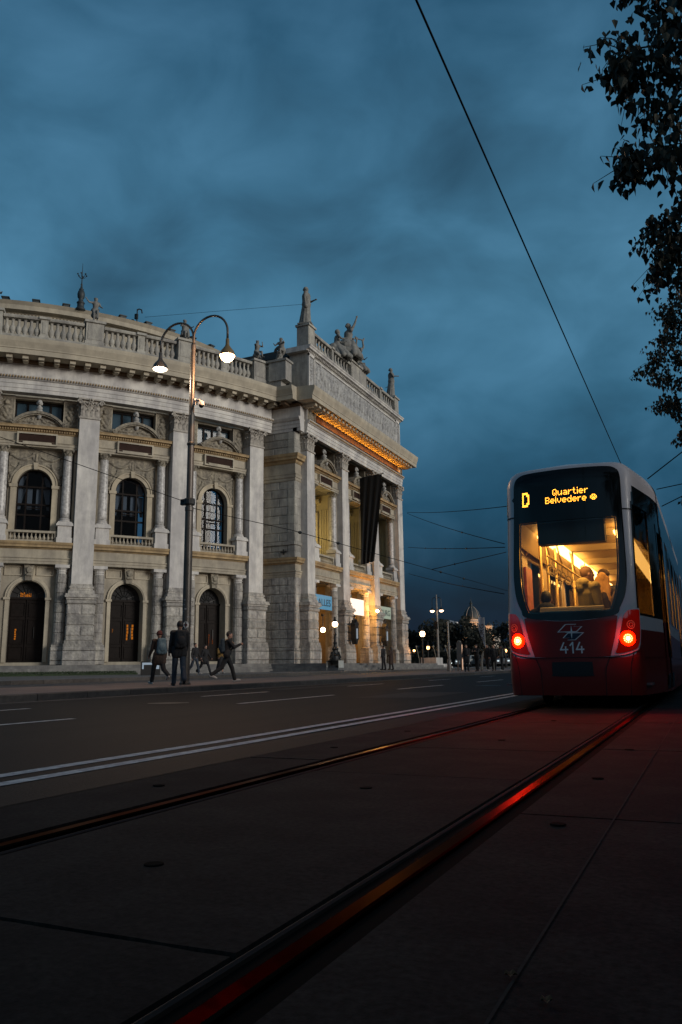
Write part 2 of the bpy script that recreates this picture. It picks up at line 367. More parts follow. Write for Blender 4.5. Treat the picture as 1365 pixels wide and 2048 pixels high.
# crack filler along the gutter
m = MB(); random.seed(2); pts = [(-12.25+random.uniform(-.12, .12), 3+i*.35) for i in range(170)]
v = []
for x, y_ in pts: w_ = random.uniform(.01, .05); v += [(x-w_, y_, gz(y_)+.004), (x+w_, y_, gz(y_)+.004)]
m.add(v, [(2*i, 2*i+1, 2*i+3, 2*i+2) for i in range(len(pts)-1) if i % 9]); tag(m.build('road_crack', KDARK, recalc=False), kind='structure')
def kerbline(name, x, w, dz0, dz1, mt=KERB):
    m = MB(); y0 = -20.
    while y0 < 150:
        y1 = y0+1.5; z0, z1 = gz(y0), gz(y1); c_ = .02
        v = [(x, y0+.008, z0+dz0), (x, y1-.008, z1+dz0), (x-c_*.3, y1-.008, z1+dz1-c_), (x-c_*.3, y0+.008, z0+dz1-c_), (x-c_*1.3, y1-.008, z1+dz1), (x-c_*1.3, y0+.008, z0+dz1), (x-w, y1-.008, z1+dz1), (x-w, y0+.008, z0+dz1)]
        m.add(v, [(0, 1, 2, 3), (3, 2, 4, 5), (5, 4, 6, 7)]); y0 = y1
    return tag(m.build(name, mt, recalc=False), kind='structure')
strip('gutter', -12.9, -12.45, mat('gutter_stone', (.05, .045, .042), .7, var=.3, vscale=3), .003)
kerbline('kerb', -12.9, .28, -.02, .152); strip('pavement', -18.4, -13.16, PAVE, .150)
strip('cycle_lane', -21.6, -18.4, mat('lane_asphalt', (.06, .058, .057), .7, var=.2, vscale=.8, bump=.3, bscale=40), .146)
strip('kerb_shadow_joint', -18.45, -18.35, KDARK, .1505)
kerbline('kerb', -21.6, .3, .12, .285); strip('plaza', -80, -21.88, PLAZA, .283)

# manhole covers and a repair patch in the road
for x, y, r in ((-9.2, 12.5, .32), (-6.1, 24.0, .32), (-10.9, 33.0, .3)):
    m = MB(); lathe(m, [(r+.06, 0), (r+.06, .004), (r, .005), (r, .002), (r-.03, .004)], x, y, seg=22, z0=gz(y)+.001); tag(m.build('manhole_cover', mat('cast_iron', (.03, .028, .025), .5, metal=.4, var=.3, vscale=30, bump=.6, bscale=60)), 'round cast iron manhole cover in the asphalt road', 'manhole cover', 'manhole covers in the road')
for x0, x1, y0, y1 in ((-6.6, -5.2, 15.2, 18.4), (-11.6, -10.9, 20, 27)):
    m = MB(); m.add([(x0, y0, gz(y0)+.003), (x1, y0+.1, gz(y0)+.003), (x1+.05, y1, gz(y1)+.003), (x0, y1-.1, gz(y1)+.003)], [(0, 1, 2, 3)]); tag(m.build('road_patch', mat('asphalt_patch', (.017, .015, .013), .8, var=.3, vscale=3, bump=.5, bscale=60), recalc=False), kind='structure')
# unseen park trees beside the street, added to shade the tram and road
m = MB(); random.seed(77); box(m, 10.5, 12.5, -60, 120, 0, 5.6)
for i in range(15000):
    p = Vector((random.uniform(9.2, 13.5), random.uniform(-60, 120), random.uniform(.2, 6.6)+.5*sin(i*.13))); a = Vector((random.uniform(-1, 1), random.uniform(-1, 1), random.uniform(-1, 1))).normalized()*.45; b = a.orthogonal().normalized()*.3; m.add([p-a, p+b, p+a, p-b], [(0, 1, 2, 3)])
tag(m.build('shade_thicket', mat('leaf_park', (.02, .025, .01), .8, var=.4, vscale=2), recalc=False), 'unseen park tree thicket beside the street, added to shade tram and road', 'thicket', kind='stuff')
# ---------------- the theatre
CX, CY, R0 = -64.0, 63.05, 36.0
WX = -27.45                       # wall plane of the portico (w = 0); pilaster faces at w = .95
def arcM(phi_deg):
    p0 = radians(phi_deg)
    def M(s, w, z):
        a = p0-s/R0; r = R0+w; return (CX+r*cos(a), CY-r*sin(a), z)
    return M
def porM(yc): return lambda s, w, z: (WX+w, yc+s, z)
TH = thing('theatre_building', 'pale stone theatre with curved colonnaded wing and projecting portico across the road', 'building', (-30, 45, .5))
def P(mb, name, mt, smooth=False, parent=TH, **k): return mb.build(name, mt, parent, smooth=smooth, **k)
PH = [49.95, 40.2, 30.4, 20.65]; BAYS = [45.1, 35.35, 25.55]
PY = [53.16, 59.6, 66.3, 72.85]; PB = [56.38, 62.95, 69.58]
A0, A1 = 56.0, 18.45
LEN = radians(A0-A1)*R0
MA = arcM(A0)
# --- entablature + cornice profiles (w, z)
ENT = [(.3, 18.3), (.93, 18.3), (.93, 18.55), (.97, 18.56), (.97, 18.83), (1.01, 18.84), (1.01, 19.1), (1.1, 19.12), (1.2, 19.3), (1.2, 19.37), (.95, 19.4), (.95, 20.2), (.3, 20.2)]
BED = [(.3, 20.2), (1.0, 20.2), (1.08, 20.28), (1.15, 20.28), (1.15, 20.44), (.3, 20.44)]
COR = [(.3, 20.44), (2.12, 20.44), (2.12, 20.42), (2.16, 20.42), (2.16, 20.74), (2.2, 20.76), (2.2, 20.84), (2.26, 21.0), (2.34, 21.2), (2.36, 21.36), (2.36, 21.47), (.3, 21.6)]
def ent_run(M, s0, s1, n, tagn=''):
    m = MB(); sweep(m, ENT, s0, s1, M, n); P(m, 'entablature', PALE)
    m = MB(); sweep(m, BED, s0, s1, M, n)
    k = int((s1-s0)/.88)
    for i in range(k):
        s = s0+(i+.5)*(s1-s0)/k; box(m, s-.17, s+.17, 1.1, 1.95, 20.2, 20.435, M, mi=1); box(m, s-.13, s+.13, 1.1, 1.7, 20.12, 20.2, M, mi=1)
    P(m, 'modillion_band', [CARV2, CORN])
    m = MB(); k = int((s1-s0)/.17)
    for i in range(k):
        s = s0+(i+.5)*(s1-s0)/k; ell(m, M(s, 1.2, 19.24), (.055, .055, .09), seg=5, rings=4)
    P(m, 'egg_moulding', OCHRE, smooth=True, recalc=False)
    m = MB(); sweep(m, COR, s0, s1, M, n); P(m, 'cornice', CORN)
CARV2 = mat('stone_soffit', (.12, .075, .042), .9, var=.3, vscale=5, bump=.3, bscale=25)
CORN = mat('stone_cornice', (.45, .40, .305), .85, var=.15, vscale=1.5, bump=.2, bscale=25, stain=.2)
ent_run(MA, 0, LEN, 60)
def pierM(s, w, z): return (-27.05-s, 51.6-w, z)      # side wall of the portico, s to the back, w toward the camera
# entablature on pier side and return: simple boxes following the same profile (w measured from the pier face - .4)
def ent_side(M, s0, s1, off, ext=True):
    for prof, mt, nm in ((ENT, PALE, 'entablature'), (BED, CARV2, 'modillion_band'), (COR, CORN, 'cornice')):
        m = MB(); sweep(m, [(w+off, z) for w, z in prof], s0, s1, M)
        if nm == 'modillion_band':
            for s in (.5, 1.35, 2.2): box(m, s-.17, s+.17, 1.1+off, 1.95+off, 20.2, 20.435, M)
        P(m, nm, mt)
ent_side(pierM, -.45, 3.2, -.93)
# portico entablature (front), from pier corner to the far corner
MP = porM(0); YA, YB = 51.75, 74.35
m = MB(); sweep(m, ENT, 52.5, 73.6, MP); P(m, 'entablature', PALE)
m = MB(); sweep(m, [(.2, 18.3), (.55, 18.3), (.6, 19.1), (.75, 19.3), (.75, 19.37), (.5, 19.4), (.5, 20.3), (.2, 20.3)], 51.6, 74.4, MP); P(m, 'entablature', PALE)
m = MB(); sweep(m, COR, 51.0, 74.6, MP); P(m, 'cornice', CORN)
m = MB(); sweep(m, BED, 51.9, 73.9, MP)
k = 31
for i in range(k):
    s = 52.1+i*21.5/(k-1); box(m, s-.17, s+.17, 1.1, 1.95, 20.2, 20.435, MP); box(m, s-.13, s+.13, 1.1, 1.7, 20.12, 20.2, MP)
P(m, 'modillion_band', CORN)
m = MB(); k = 120
for i in range(k): ell(m, MP(52.6+i*20.9/k, 1.2, 19.24), (.055, .055, .09), seg=5, rings=4)
P(m, 'egg_moulding', OCHRE, smooth=True, recalc=False)
m = MB(); sweep(m, [(.93, 19.46), (.99, 19.46), (.99, 20.14), (.93, 20.14)], 53.9, 72.2, MP); P(m, 'name_panel', BROWN)
m = MB()
for yc in (53.2, 72.85):
    m = MB()
    for sg in (-1, 1): box(m, yc+sg*.55-.06, yc+sg*.55+.06, .93, 1.03, 19.45, 20.15, MP)
    box(m, yc-.62, yc+.62, .9, .955, 19.42, 20.18, MP); relief(m, yc-.48, yc+.48, 19.45, 20.15, .96, .12, MP, [(yc+random.uniform(-.35, .35), random.uniform(19.55, 20.05), yc+random.uniform(-.35, .35), random.uniform(19.55, 20.05), .08) for _ in range(9)], .05)
    P(m, 'carved_end_panel', CARV)
# raised pale letters in the frieze
def letters(txt, M, s0, s1, z0, z1, w, mt, name, parent):
    cu = bpy.data.curves.new(name, 'FONT'); cu.body = txt; cu.size = 1; cu.align_x = 'LEFT'; cu.extrude = .02
    o = bpy.data.objects.new(name, cu); COL.objects.link(o); bpy.context.view_layer.update()
    me = bpy.data.meshes.new_from_object(o.evaluated_get(bpy.context.evaluated_depsgraph_get())); bpy.data.objects.remove(o)
    co = [v.co.copy() for v in me.vertices]; fs = [tuple(p.vertices) for p in me.polygons]; bpy.data.meshes.remove(me)
    xa, xb = min(c.x for c in co), max(c.x for c in co); ya, yb = min(c.y for c in co), max(c.y for c in co)
    mb = MB(); mb.add([M(s0+(c.x-xa)/(xb-xa)*(s1-s0), w+c.z, z0+(c.y-ya)/(yb-ya)*(z1-z0)) for c in co], fs)
    return mb.build(name, mt, parent)
# text only faintly readable in the photo, drawn as the inscription bars it shows
m = MB(); random.seed(9); s = 55.2; sh = []
while s < 70.5:
    if random.random() < .8: sh.append((s, 19.62, s, 19.98, .032))
    s += random.choice((.22, .28, .34))
relief(m, 55.0, 70.8, 19.55, 20.05, .992, .03, MP, sh, .03)
P(m, 'inscription', mat('inscription_bronze', (.06, .036, .026), .6, var=.2, spec=.2))
# --- cornice light strip on the portico, shining on the soffit
m = MB(); box(m, 53.8, 73.2, 1.05, 1.12, 19.40, 19.44, MP); P(m, 'cornice_light', IRON)
light('cornice_lamp', 'AREA', (WX+1.16, 63.4, 19.62), 170, (1, .36, .03), .06, eul=(0, pi-.12, 0), parent=TH, shape='RECTANGLE', sy=18.6)
# --- main wall shells ------------------------------------------------
def lower_wall(M, b, w=0, door=True):
    m = MB(); arch_wall(m, b, 1.0, 7.4, 1.07, 5.2, 1.2, w, w-.75, M); P(m, 'ground_floor_wall', WALL)
    m = MB(); arch_band(m, 1.07, 1.33, 5.2, w, w+.12, M); arch_band(m, 1.13, 1.2, 5.2, w, w+.16, M)
    for sg in (-1, 1):
        box(m, min(sg*1.07, sg*1.3), max(sg*1.07, sg*1.3), w, w+.1, 1.2, 5.05, M); box(m, min(sg*1.02, sg*1.4), max(sg*1.02, sg*1.4), w, w+.17, 5.05, 5.2, M)
    P(m, 'door_arch', CORN)
    m = MB(); prism(m, [(-.2, 6.25), (.2, 6.25), (.3, 7.25), (-.3, 7.25)], w, w+.34, M)
    relief(m, -.22, .22, 6.5, 7.15, w+.34, .12, M, [(0, 6.85, 0, 6.95, .17), (-.1, 6.6, .1, 6.6, .1), (-.13, 6.97, -.13, 7.0, .08), (.13, 6.97, .13, 7.0, .08)], .04)
    P(m, 'keystone', CARV)
    m = MB()
    for sg in (-1, 1):
        a, c_ = sorted((sg*.42, sg*1.45))
        for (x0, x1, q0, q1) in ((a, c_, 7.1, 7.16), (a, c_, 6.58, 6.64), (a, a+.06, 6.64, 7.1), (c_-.06, c_, 6.64, 7.1)): box(m, x0, x1, w, w+.07, q0, q1, M, 2)
    P(m, 'spandrel_panel', CORN)
    # door leaves
    m = MB(); box(m, -1.07, 1.07, w-.72, w-.66, 1.2, 5.15, M)
    for x in (-.53, .53):
        for q0, q1 in ((1.4, 2.2), (2.35, 3.9), (4.05, 4.95)):
            for (x0, x1, a, b_) in ((x-.42, x+.42, q0, q0+.05), (x-.42, x+.42, q1-.05, q1), (x-.42, x-.37, q0, q1), (x+.37, x+.42, q0, q1)): box(m, x0, x1, w-.66, w-.62, a, b_, M)
    box(m, -1.07, 1.07, w-.72, w-.58, 5.12, 5.25, M); box(m, -.03, .03, w-.66, w-.6, 1.2, 5.15, M)
    d = P(m, 'door', WOOD)
    m = MB(); k = 14; prism(m, [(1.05*cos(pi*i/k), 5.25+1.05*sin(pi*i/k)) for i in range(k+1)], w-.72, w-.69, M); P(m, 'fanlight', DARK, parent=d)
    m = MB()
    for i in range(1, 8): a = pi*i/8; tube(m, [M(.2*cos(a), w-.66, 5.25+.2*sin(a)), M(1.03*cos(a), w-.66, 5.25+1.03*sin(a))], .018, 5)
    for r_ in (.25, .6): tube(m, [M(r_*cos(pi*i/10), w-.66, 5.25+r_*sin(pi*i/10)) for i in range(11)], .018, 5)
    P(m, 'fanlight_bars', IRON, parent=d)
    m = MB(); box(m, .46, .5, w-.62, w-.58, 2.7, 3.4, M); P(m, 'handle', IRON, parent=d)
    return d
AMB = emis('lit_door_glass', (1, .30, .03), .38)
def doric(M, s, w=.35):
    """banded ground floor column with pedestal"""
    m = MB(); z = 2.38
    while z < 6.6:
        z1 = min(z+.62, 6.7); lathe(m, [(.30, 0), (.345, .03), (.35, (z1-z)/2), (.345, z1-z-.03), (.30, z1-z)], s, w, M, 14, z); z = z1
    c = P(m, 'ground_floor_column', GREY, smooth=False)
    m = MB(); lathe(m, [(.29, 0), (.29, .12), (.33, .14), (.33, .17), (.3, .18), (.3, .25), (.38, .34), (.42, .38)], s, w, M, 14, 6.68); box(m, s-.43, s+.43, w-.4, w+.43, 7.06, 7.26, M); P(m, 'capital', PALE, parent=c)
    m = MB(); block(m, s-.46, s+.46, -.02, w+.46, 1.02, 1.27, M); block(m, s-.46, s+.46, -.02, w+.47, 1.29, 1.86, M); block(m, s-.46, s+.46, -.02, w+.46, 1.88, 2.1, M)
    box(m, s-.42, s+.42, -.02, w+.42, 2.1, 2.26, M); lathe(m, [(.42, 0), (.42, .06), (.37, .12), (.35, .14)], s, w, M, 14, 2.26); P(m, 'pedestal', GREY, parent=c)
def marble_col(M, s, w=.35):
    m = MB(); lathe(m, [(.30, 0), (.30, .5), (.295, 1.5), (.265, 4.15), (.28, 4.2)], s, w, M, 16, 10.18); c = P(m, 'marble_column', MARB, smooth=True)
    m = MB(); lathe(m, [(.36, 0), (.4, .04), (.4, .1), (.34, .13), (.33, .16), (.36, .2), (.31, .26)], s, w, M, 16, 10.0); box(m, s-.42, s+.42, w-.4, w+.42, 9.94, 10.02, M)
    box(m, s-.48, s+.48, -.02, w+.48, 9.86, 9.94, M); box(m, s-.52, s+.52, -.02, w+.52, 9.74, 9.86, M); box(m, s-.42, s+.42, -.02, w+.42, 8.98, 9.74, M); box(m, s-.48, s+.48, -.02, w+.48, 8.64, 8.98, M)
    P(m, 'column_pedestal', PALE, parent=c)
    m = MB(); lathe(m, [(.26, 0), (.27, .25), (.34, .42)], s, w, M, 14, 14.35); corinth(m, M, s, w, .30, 14.35, 14.8, rnd=True); P(m, 'column_capital', CARV, parent=c)
def leaf(m, M, s, w, z, h, wd, out, ang):
    """acanthus leaf standing on a face at (s,w), leaning out along ang"""
    ca, sa = cos(ang), sin(ang); v = []
    for i, (t, o_, k) in enumerate(((0, .0, .8), (.35, .12, 1.0), (.7, .35, .9), (.92, .85, .6), (1.0, 1.1, .3), (.86, 1.25, .12))):
        for q in (-1, 0, 1):
            oo = out*o_+(0.03 if q == 0 else 0); x = q*wd/2*k
            v.append(M(s+oo*ca-x*sa, w+oo*sa+x*ca, z+h*t))
    m.add(v, [(i*3+j, i*3+j+1, i*3+j+4, i*3+j+3) for i in range(5) for j in range(2)])
def corinth(m, M, s, w, hw, z0, z1, rnd=False, wf=None, wb=None):
    h = z1-z0
    if rnd:
        for k in range(8): a = 2*pi*k/8; leaf(m, M, s+hw*.85*cos(a), w+hw*.85*sin(a), z0, h*.45, .17, .08, a)
        for k in range(8): a = 2*pi*(k+.5)/8; leaf(m, M, s+hw*.9*cos(a), w+hw*.9*sin(a), z0+h*.3, h*.5, .16, .1, a)
        for k in range(4):
            a = pi/4+k*pi/2; ell(m, M(s+hw*1.35*cos(a), w+hw*1.35*sin(a), z1-.1), (.085, .085, .085), seg=8, rings=5)
        box(m, s-hw*1.15, s+hw*1.15, w-hw*1.15, w+hw*1.15, z1-.05, z1, M)
        return
    # pilaster capital: face at wf, returns to wb
    n = 4
    for row, (zz, hh, ou) in enumerate(((z0+.1, h*.38, .13), (z0+.1+h*.26, h*.36, .17))):
        k = n if row == 0 else n-1
        for i in range(k):
            x = s-hw+2*hw*(i+.5)/k; leaf(m, M, x, wf, zz, hh, 2*hw/k*.95, ou, pi/2)
        for sg in (-1, 1):
            for q in (.3, .75): leaf(m, M, s+sg*hw, wb+(wf-wb)*q, zz, hh, .26, ou, 0 if sg > 0 else pi)
    for sg in (-1, 1):     # volutes
        cx_, cz = s+sg*(hw+.06), z1-h*.22
        pts = [(cx_+.17*(1-t/14)*cos(1.2*sg*0+t*.62)*sg, wf+.16, cz+.17*(1-t/14)*sin(t*.62)) for t in range(13)]
        tube(m, [M(*p) for p in pts], [.055]*13, 6); ell(m, M(cx_, wf+.17, cz), (.07, .07, .07), seg=7, rings=5)
        pts = [(s+sg*.2, wf+.1, z0+h*.55), (s+sg*hw*.75, wf+.14, z0+h*.75), (cx_, wf+.16, cz+.17)]; tube(m, [M(*p) for p in pts], [.03, .04, .05], 6)
        for t in (0, 1): ell(m, M(s+sg*(.12+.16*t), wf+.13, z1-h*(.25-.03*t)), (.075, .075, .08), seg=7, rings=5)
        pts = [(cx_-sg*.02, wb+.05, cz), (cx_, wf+.1, cz)]; tube(m, [M(*p) for p in pts], .1, 8)
    for i in range(5):
        a = 2*pi*i/5; ell(m, M(s+.1*cos(a), wf+.2, z1-.14+.1*sin(a)), (.06, .06, .06), seg=6, rings=4)
    prism(m, [(s-hw-.16, z1-.1), (s+hw+.16, z1-.1), (s+hw+.2, z1), (s-hw-.2, z1)], wb-.05, wf+.2, M)
def pilaster(M, s, hw=.625, wf=.95, wb=-.1):
    m = MB(); sweep(m, [(wb, 6.05), (wf, 6.05), (wf-.02, 16.95), (wb, 16.95)], s-hw, s+hw, M, 2)
    p = P(m, 'giant_pilaster', PALE)
    m = MB(); box(m, s-hw+.03, s+hw-.03, wb, wf-.04, 16.95, 18.3, M, 2); box(m, s-hw-.05, s+hw+.05, wb, wf+.06, 16.93, 17.03, M, 2); box(m, s-hw-.02, s+hw+.02, wb, wf+.03, 17.03, 17.08, M, 2)
    corinth(m, M, s, 0, hw-.02, 17.0, 18.3, wf=wf-.04, wb=.35); P(m, 'pilaster_capital', CARV3, parent=p)
    m = MB()
    for (o_, a, b) in ((.03, 5.9, 6.05), (.1, 5.78, 5.9), (.06, 5.68, 5.78), (.12, 5.6, 5.68), (.16, 5.42, 5.6)): box(m, s-hw-o_, s+hw+o_, wb, wf+o_, a, b, M, 2)
    P(m, 'pilaster_base', GREY, parent=p)
    m = MB(); e = .2
    for (o_, a, b) in ((.32, 5.3, 5.42), (.36, 5.18, 5.3), (.26, 5.06, 5.18)): box(m, s-hw-o_, s+hw+o_, wb, wf+o_, a, b, M, 2)
    block(m, s-hw-e-.06, s+hw+e+.06, wb, wf+e+.06, 4.78, 5.03, M, .06)
    zz = 4.75; k = 0
    for h in (.66, .66, .66):
        z1 = zz; z0 = zz-h
        if k % 2 == 0:
            block(m, s-hw-e, s-.02, wb, wf+e, z0+.03, z1-.03, M, .06); block(m, s+.02, s+hw+e, wb, wf+e, z0+.03, z1-.03, M, .06)
        else: block(m, s-hw-e, s+hw+e, wb, wf+e, z0+.03, z1-.03, M, .06)
        zz = z0; k += 1
    block(m, s-hw-e, s+hw+e, wb, wf+e, 2.5, 2.76, M, .05)
    box(m, s-hw-e+.05, s+hw+e-.05, wb, wf+e-.05, 2.3, 5.1, M, 2)
    box(m, s-hw-.26, s+hw+.26, wb, wf+.27, 2.3, 2.5, M, 2)
    box(m, s-hw-.30, s+hw+.30, wb, wf+.31, 2.1, 2.3, M, 2)
    block(m, s-hw-.34, s+hw+.34, wb, wf+.35, 1.885, 2.1, M); block(m, s-hw-.34, s+hw+.34, wb, wf+.36, 1.285, 1.865, M); block(m, s-hw-.34, s+hw+.34, wb, wf+.35, .98, 1.265, M)
    P(m, 'pilaster_pedestal', GREY, parent=p)
CARV3 = mat('stone_capital', (.40, .37, .32), .85, var=.3, vscale=5, bump=.2, bscale=30, stain=.25)
BALP = [(.07, 0), (.07, .05), (.05, .08), (.1, .22), (.115, .34), (.1, .46), (.055, .62), (.045, .8), (.06, .88), (.05, .92), (.075, .96), (.075, 1.0)]
def belt(M, s0, s1, off=0, nm=True):
    m = MB(); sweep(m, [(-.3, 7.27), (.62+off, 7.27), (.62+off, 7.43), (.66+off, 7.44), (.66+off, 7.6), (.72+off, 7.62), (.72+off, 7.68), (.6+off, 7.7), (.6+off, 8.2), (-.3, 8.2)], s0, s1, M, 4); P(m, 'belt_course', WALL)
    m = MB(); sweep(m, [(-.3, 8.2), (.64+off, 8.2), (.7+off, 8.28), (.86+off, 8.3), (.86+off, 8.42), (.93+off, 8.5), (.96+off, 8.6), (.96+off, 8.64), (-.3, 8.66)], s0, s1, M, 4); P(m, 'belt_cornice', OCHRE)
def bust(m, M, w, z):
    """portrait bust on a plinth, head about .45 m high"""
    prism(m, [(-.22, z), (.22, z), (.16, z+.2), (-.16, z+.2)], w-.3, w+.1, M); box(m, -.2, .2, w-.3, w+.12, z+.2, z+.26, M)
    for c, r in (((0, w-.1, z+.42), (.24, .16, .17)), ((0, w-.1, z+.58), (.09, .1, .12)), ((0, w-.06, z+.80), (.135, .16, .19)), ((0, w+.09, z+.77), (.03, .05, .05)), ((0, w-.12, z+.88), (.16, .16, .14)), ((-.12, w-.1, z+.76), (.06, .09, .13)), ((.12, w-.1, z+.76), (.06, .09, .13)), ((0, w+.05, z+.68), (.07, .06, .05))):
        ell(m, M(*c), r, seg=10, rings=7)
def upper_bay(M, hb, loggia=False):
    """everything of the upper storey between two pilasters; hb = half width between the pilaster flanks"""
    # small entablature
    m = MB(); sweep(m, [(-.3, 14.82), (.58, 14.82), (.58, 14.95), (.62, 14.96), (.62, 15.1), (.68, 15.15), (.5, 15.17), (.5, 15.75), (-.3, 15.75)], -hb, hb, M, 4); P(m, 'window_entablature', WALL)
    m = MB()
    for (x0, x1, q0, q1) in ((-1.2, 1.2, 15.62, 15.72), (-1.2, -1.1, 15.02, 15.62), (1.1, 1.2, 15.02, 15.62), (-1.2, 1.2, 14.92, 15.02)): box(m, x0, x1, .5, .74, q0, q1, M, 3)
    box(m, -.85, .85, .5, .71, 15.02, 15.12, M, 3); fr = P(m, 'panel_frame', WALL)
    m = MB(); box(m, -1.1, 1.1, .45, .66, 15.02, 15.62, M, 3); P(m, 'dark_panel', BROWN, parent=fr)
    m = MB(); sweep(m, [(-.3, 15.75), (.55, 15.75), (.6, 15.82), (.6, 15.98), (.85, 16.0), (.85, 16.1), (.9, 16.18), (-.3, 16.2)], -hb, hb, M, 4)
    k = int(2*hb/.15)
    for i in range(k): x = -hb+(i+.5)*2*hb/k; box(m, x-.04, x+.04, .6, .7, 15.84, 15.96, M)
    P(m, 'dentil_cornice', OCHRE)
    # pediment
    m = MB(); R_ = 1.95; zc = 17.12-R_; n = 18; t0 = math.acos(1.62/R_)
    arch_band(m, R_-.16, R_, zc, .2, .95, M, n, t0=t0, t1=pi-t0); arch_band(m, R_-.24, R_-.16, zc, .2, .85, M, n, t0=t0+.02, t1=pi-t0-.02)
    prism(m, [(-1.55, 16.2)]+[((R_-.2)*cos(pi-t0-(pi-2*t0)*i/n), max(16.2, zc+(R_-.2)*sin(pi-t0-(pi-2*t0)*i/n))) for i in range(n+1)]+[(1.55, 16.2)], .2, .6, M)
    for sg in (-1, 1): tube(m, [M(sg*(1.55-.12*cos(t*.7)*(1-t/10)), .95, 16.32+.12*sin(t*.7)*(1-t/10)) for t in range(9)], .05, 6)
    sh = []; random.seed(int(M(0, 0, 0)[0]*100) % 97)
    for sg in (-1, 1):
        for i in range(9):
            x = .15+.12*i; sh.append((sg*x, 16.42+.34*(1-x/1.4)*random.random(), sg*(x+.13), 16.4+.34*(1-x/1.4)*random.random(), .075))
    relief(m, -1.35, 1.35, 16.24, 16.95, .6, .12, M, [q for q in sh], .045, mask=lambda s, z: (s*s+(z-zc)**2) < (R_-.22)**2)
    pd = P(m, 'pediment', CARV)
    m = MB(); bust(m, M, .62, 17.0); ell(m, M(0, .68, 16.85), (.2, .12, .24), seg=8, rings=6); P(m, 'bust', STATL, smooth=True, parent=pd)
    # garland above the arch
    if not loggia:
        # attic window
        m = MB(); box(m, -hb, hb, -.9, -.85, 16.2, 18.3, M, 2); box(m, -hb, hb, -.8, .0, 18.12, 18.3, M, 3)
        for sg in (-1, 1): box(m, min(sg*1.5, sg*hb), max(sg*1.5, sg*hb), -.85, .12, 16.2, 18.3, M, 2)
        P(m, 'attic_wall', WALL)
        m = MB()
        for x in (-1.45, -.72, 0, .72, 1.45): box(m, x-.06, x+.06, -.5, -.38, 16.6, 18.12, M)
        box(m, -1.5, 1.5, -.5, -.36, 17.95, 18.12, M, 3); box(m, -1.5, 1.5, -.5, -.38, 16.6, 16.75, M, 3); aw = P(m, 'attic_window', WOOD)
        m = MB(); box(m, -1.45, 1.45, -.46, -.44, 16.6, 17.98, M, 1); P(m, 'pane', SKYGL, parent=aw)
        for sg in (-1, 1):
            m = MB(); a, b = sorted((sg*1.55, sg*(hb-.05))); c_ = (a+b)/2; sh = [(c_, 17.75, c_, 17.8, .17), (c_-.1, 17.45, c_+.1, 17.45, .13), (c_, 17.3, c_+.1, 17.0, .14), (c_-.2, 17.1, c_+.1, 16.7, .12), (c_+.25, 17.2, c_+.1, 16.6, .1), (c_-.25, 16.6, c_+.2, 16.5, .1)]
            sh += [(random.uniform(a+.1, b-.1), random.uniform(16.4, 17.4), random.uniform(a+.1, b-.1), random.uniform(16.4, 17.4), .06) for _ in range(7)]
            relief(m, a, b, 16.3, 18.1, .12, .16, M, sh, .045)
            P(m, 'carved_mask_panel', CARV)
        # wall with arched window
        m = MB(); arch_wall(m, 1.6, 8.64, 14.9, 1.07, 12.4, 9.0, 0, -.6, M, 18)
        for sg in (-1, 1): box(m, *sorted((sg*1.6, sg*hb)), -.7, -.55, 8.64, 14.9, M, 2); box(m, *sorted((sg*1.6, sg*hb)), -.55, .0, 8.64, 9.7, M, 2)
        P(m, 'upper_wall', WALL)
        m = MB(); arch_band(m, 1.07, 1.36, 12.4, 0, .14, M, 20); arch_band(m, 1.3, 1.38, 12.4, 0, .2, M, 20)
        for sg in (-1, 1):
            box(m, min(sg*1.07, sg*1.42), max(sg*1.07, sg*1.42), 0, .16, 8.66, 12.22, M); box(m, min(sg*1.02, sg*1.5), max(sg*1.02, sg*1.5), 0, .22, 12.22, 12.42, M)
        prism(m, [(-.1, 13.4), (.1, 13.4), (.15, 13.85), (-.15, 13.85)], 0, .3, M)
        P(m, 'window_arch', OCH2)
        m = MB(); sh = []
        for sg in (-1, 1):   # reclining figures in the spandrels
            sh += [(sg*1.15, 13.35, sg*1.0, 13.62, .11), (sg*.98, 13.78, sg*.98, 13.8, .09), (sg*1.15, 13.35, sg*1.42, 12.95, .12), (sg*1.42, 12.95, sg*1.5, 12.5, .09), (sg*1.3, 13.2, sg*1.55, 13.1, .08), (sg*1.05, 13.55, sg*.7, 13.72, .055), (sg*1.2, 13.5, sg*1.5, 13.65, .05), (sg*1.45, 12.7, sg*1.62, 12.45, .08)]
            for i in range(8): t = i/7; sh.append((sg*(.25+t*1.2), 14.35-.28*sin(pi*t), sg*(.4+t*1.2), 14.35-.28*sin(pi*min(1, t+.12)), .09))
        sh += [(-.16, 14.1, -.2, 14.45, .08), (.16, 14.1, .2, 14.45, .08), (-.2, 14.5, .2, 14.5, .07), (0, 14.0, 0, 14.4, .1), (-.6, 14.05, .6, 14.05, .035)]
        relief(m, -1.62, 1.62, 12.45, 14.75, .02, .2, M, sh, .045, mask=lambda s, z: s*s+(z-12.4)**2 > 1.38**2); P(m, 'spandrel_carving', CARV)
        # window: frame, panes, curtains
        m = MB()
        for x in (-1.02, -.48, .48, 1.02): box(m, x-.05, x+.05, -.42, -.32, 9.0, 12.4 if abs(x) > .9 else 13.3, M)
        for q in (9.05, 10.5, 11.2, 12.35): box(m, -1.07, 1.07, -.42, -.3, q-.05, q+.06, M)
        arch_band(m, .98, 1.07, 12.4, -.42, -.32, M, 16); box(m, -.48, .48, -.4, -.28, 10.95, 11.0, M)
        fr = P(m, 'window', WOOD)
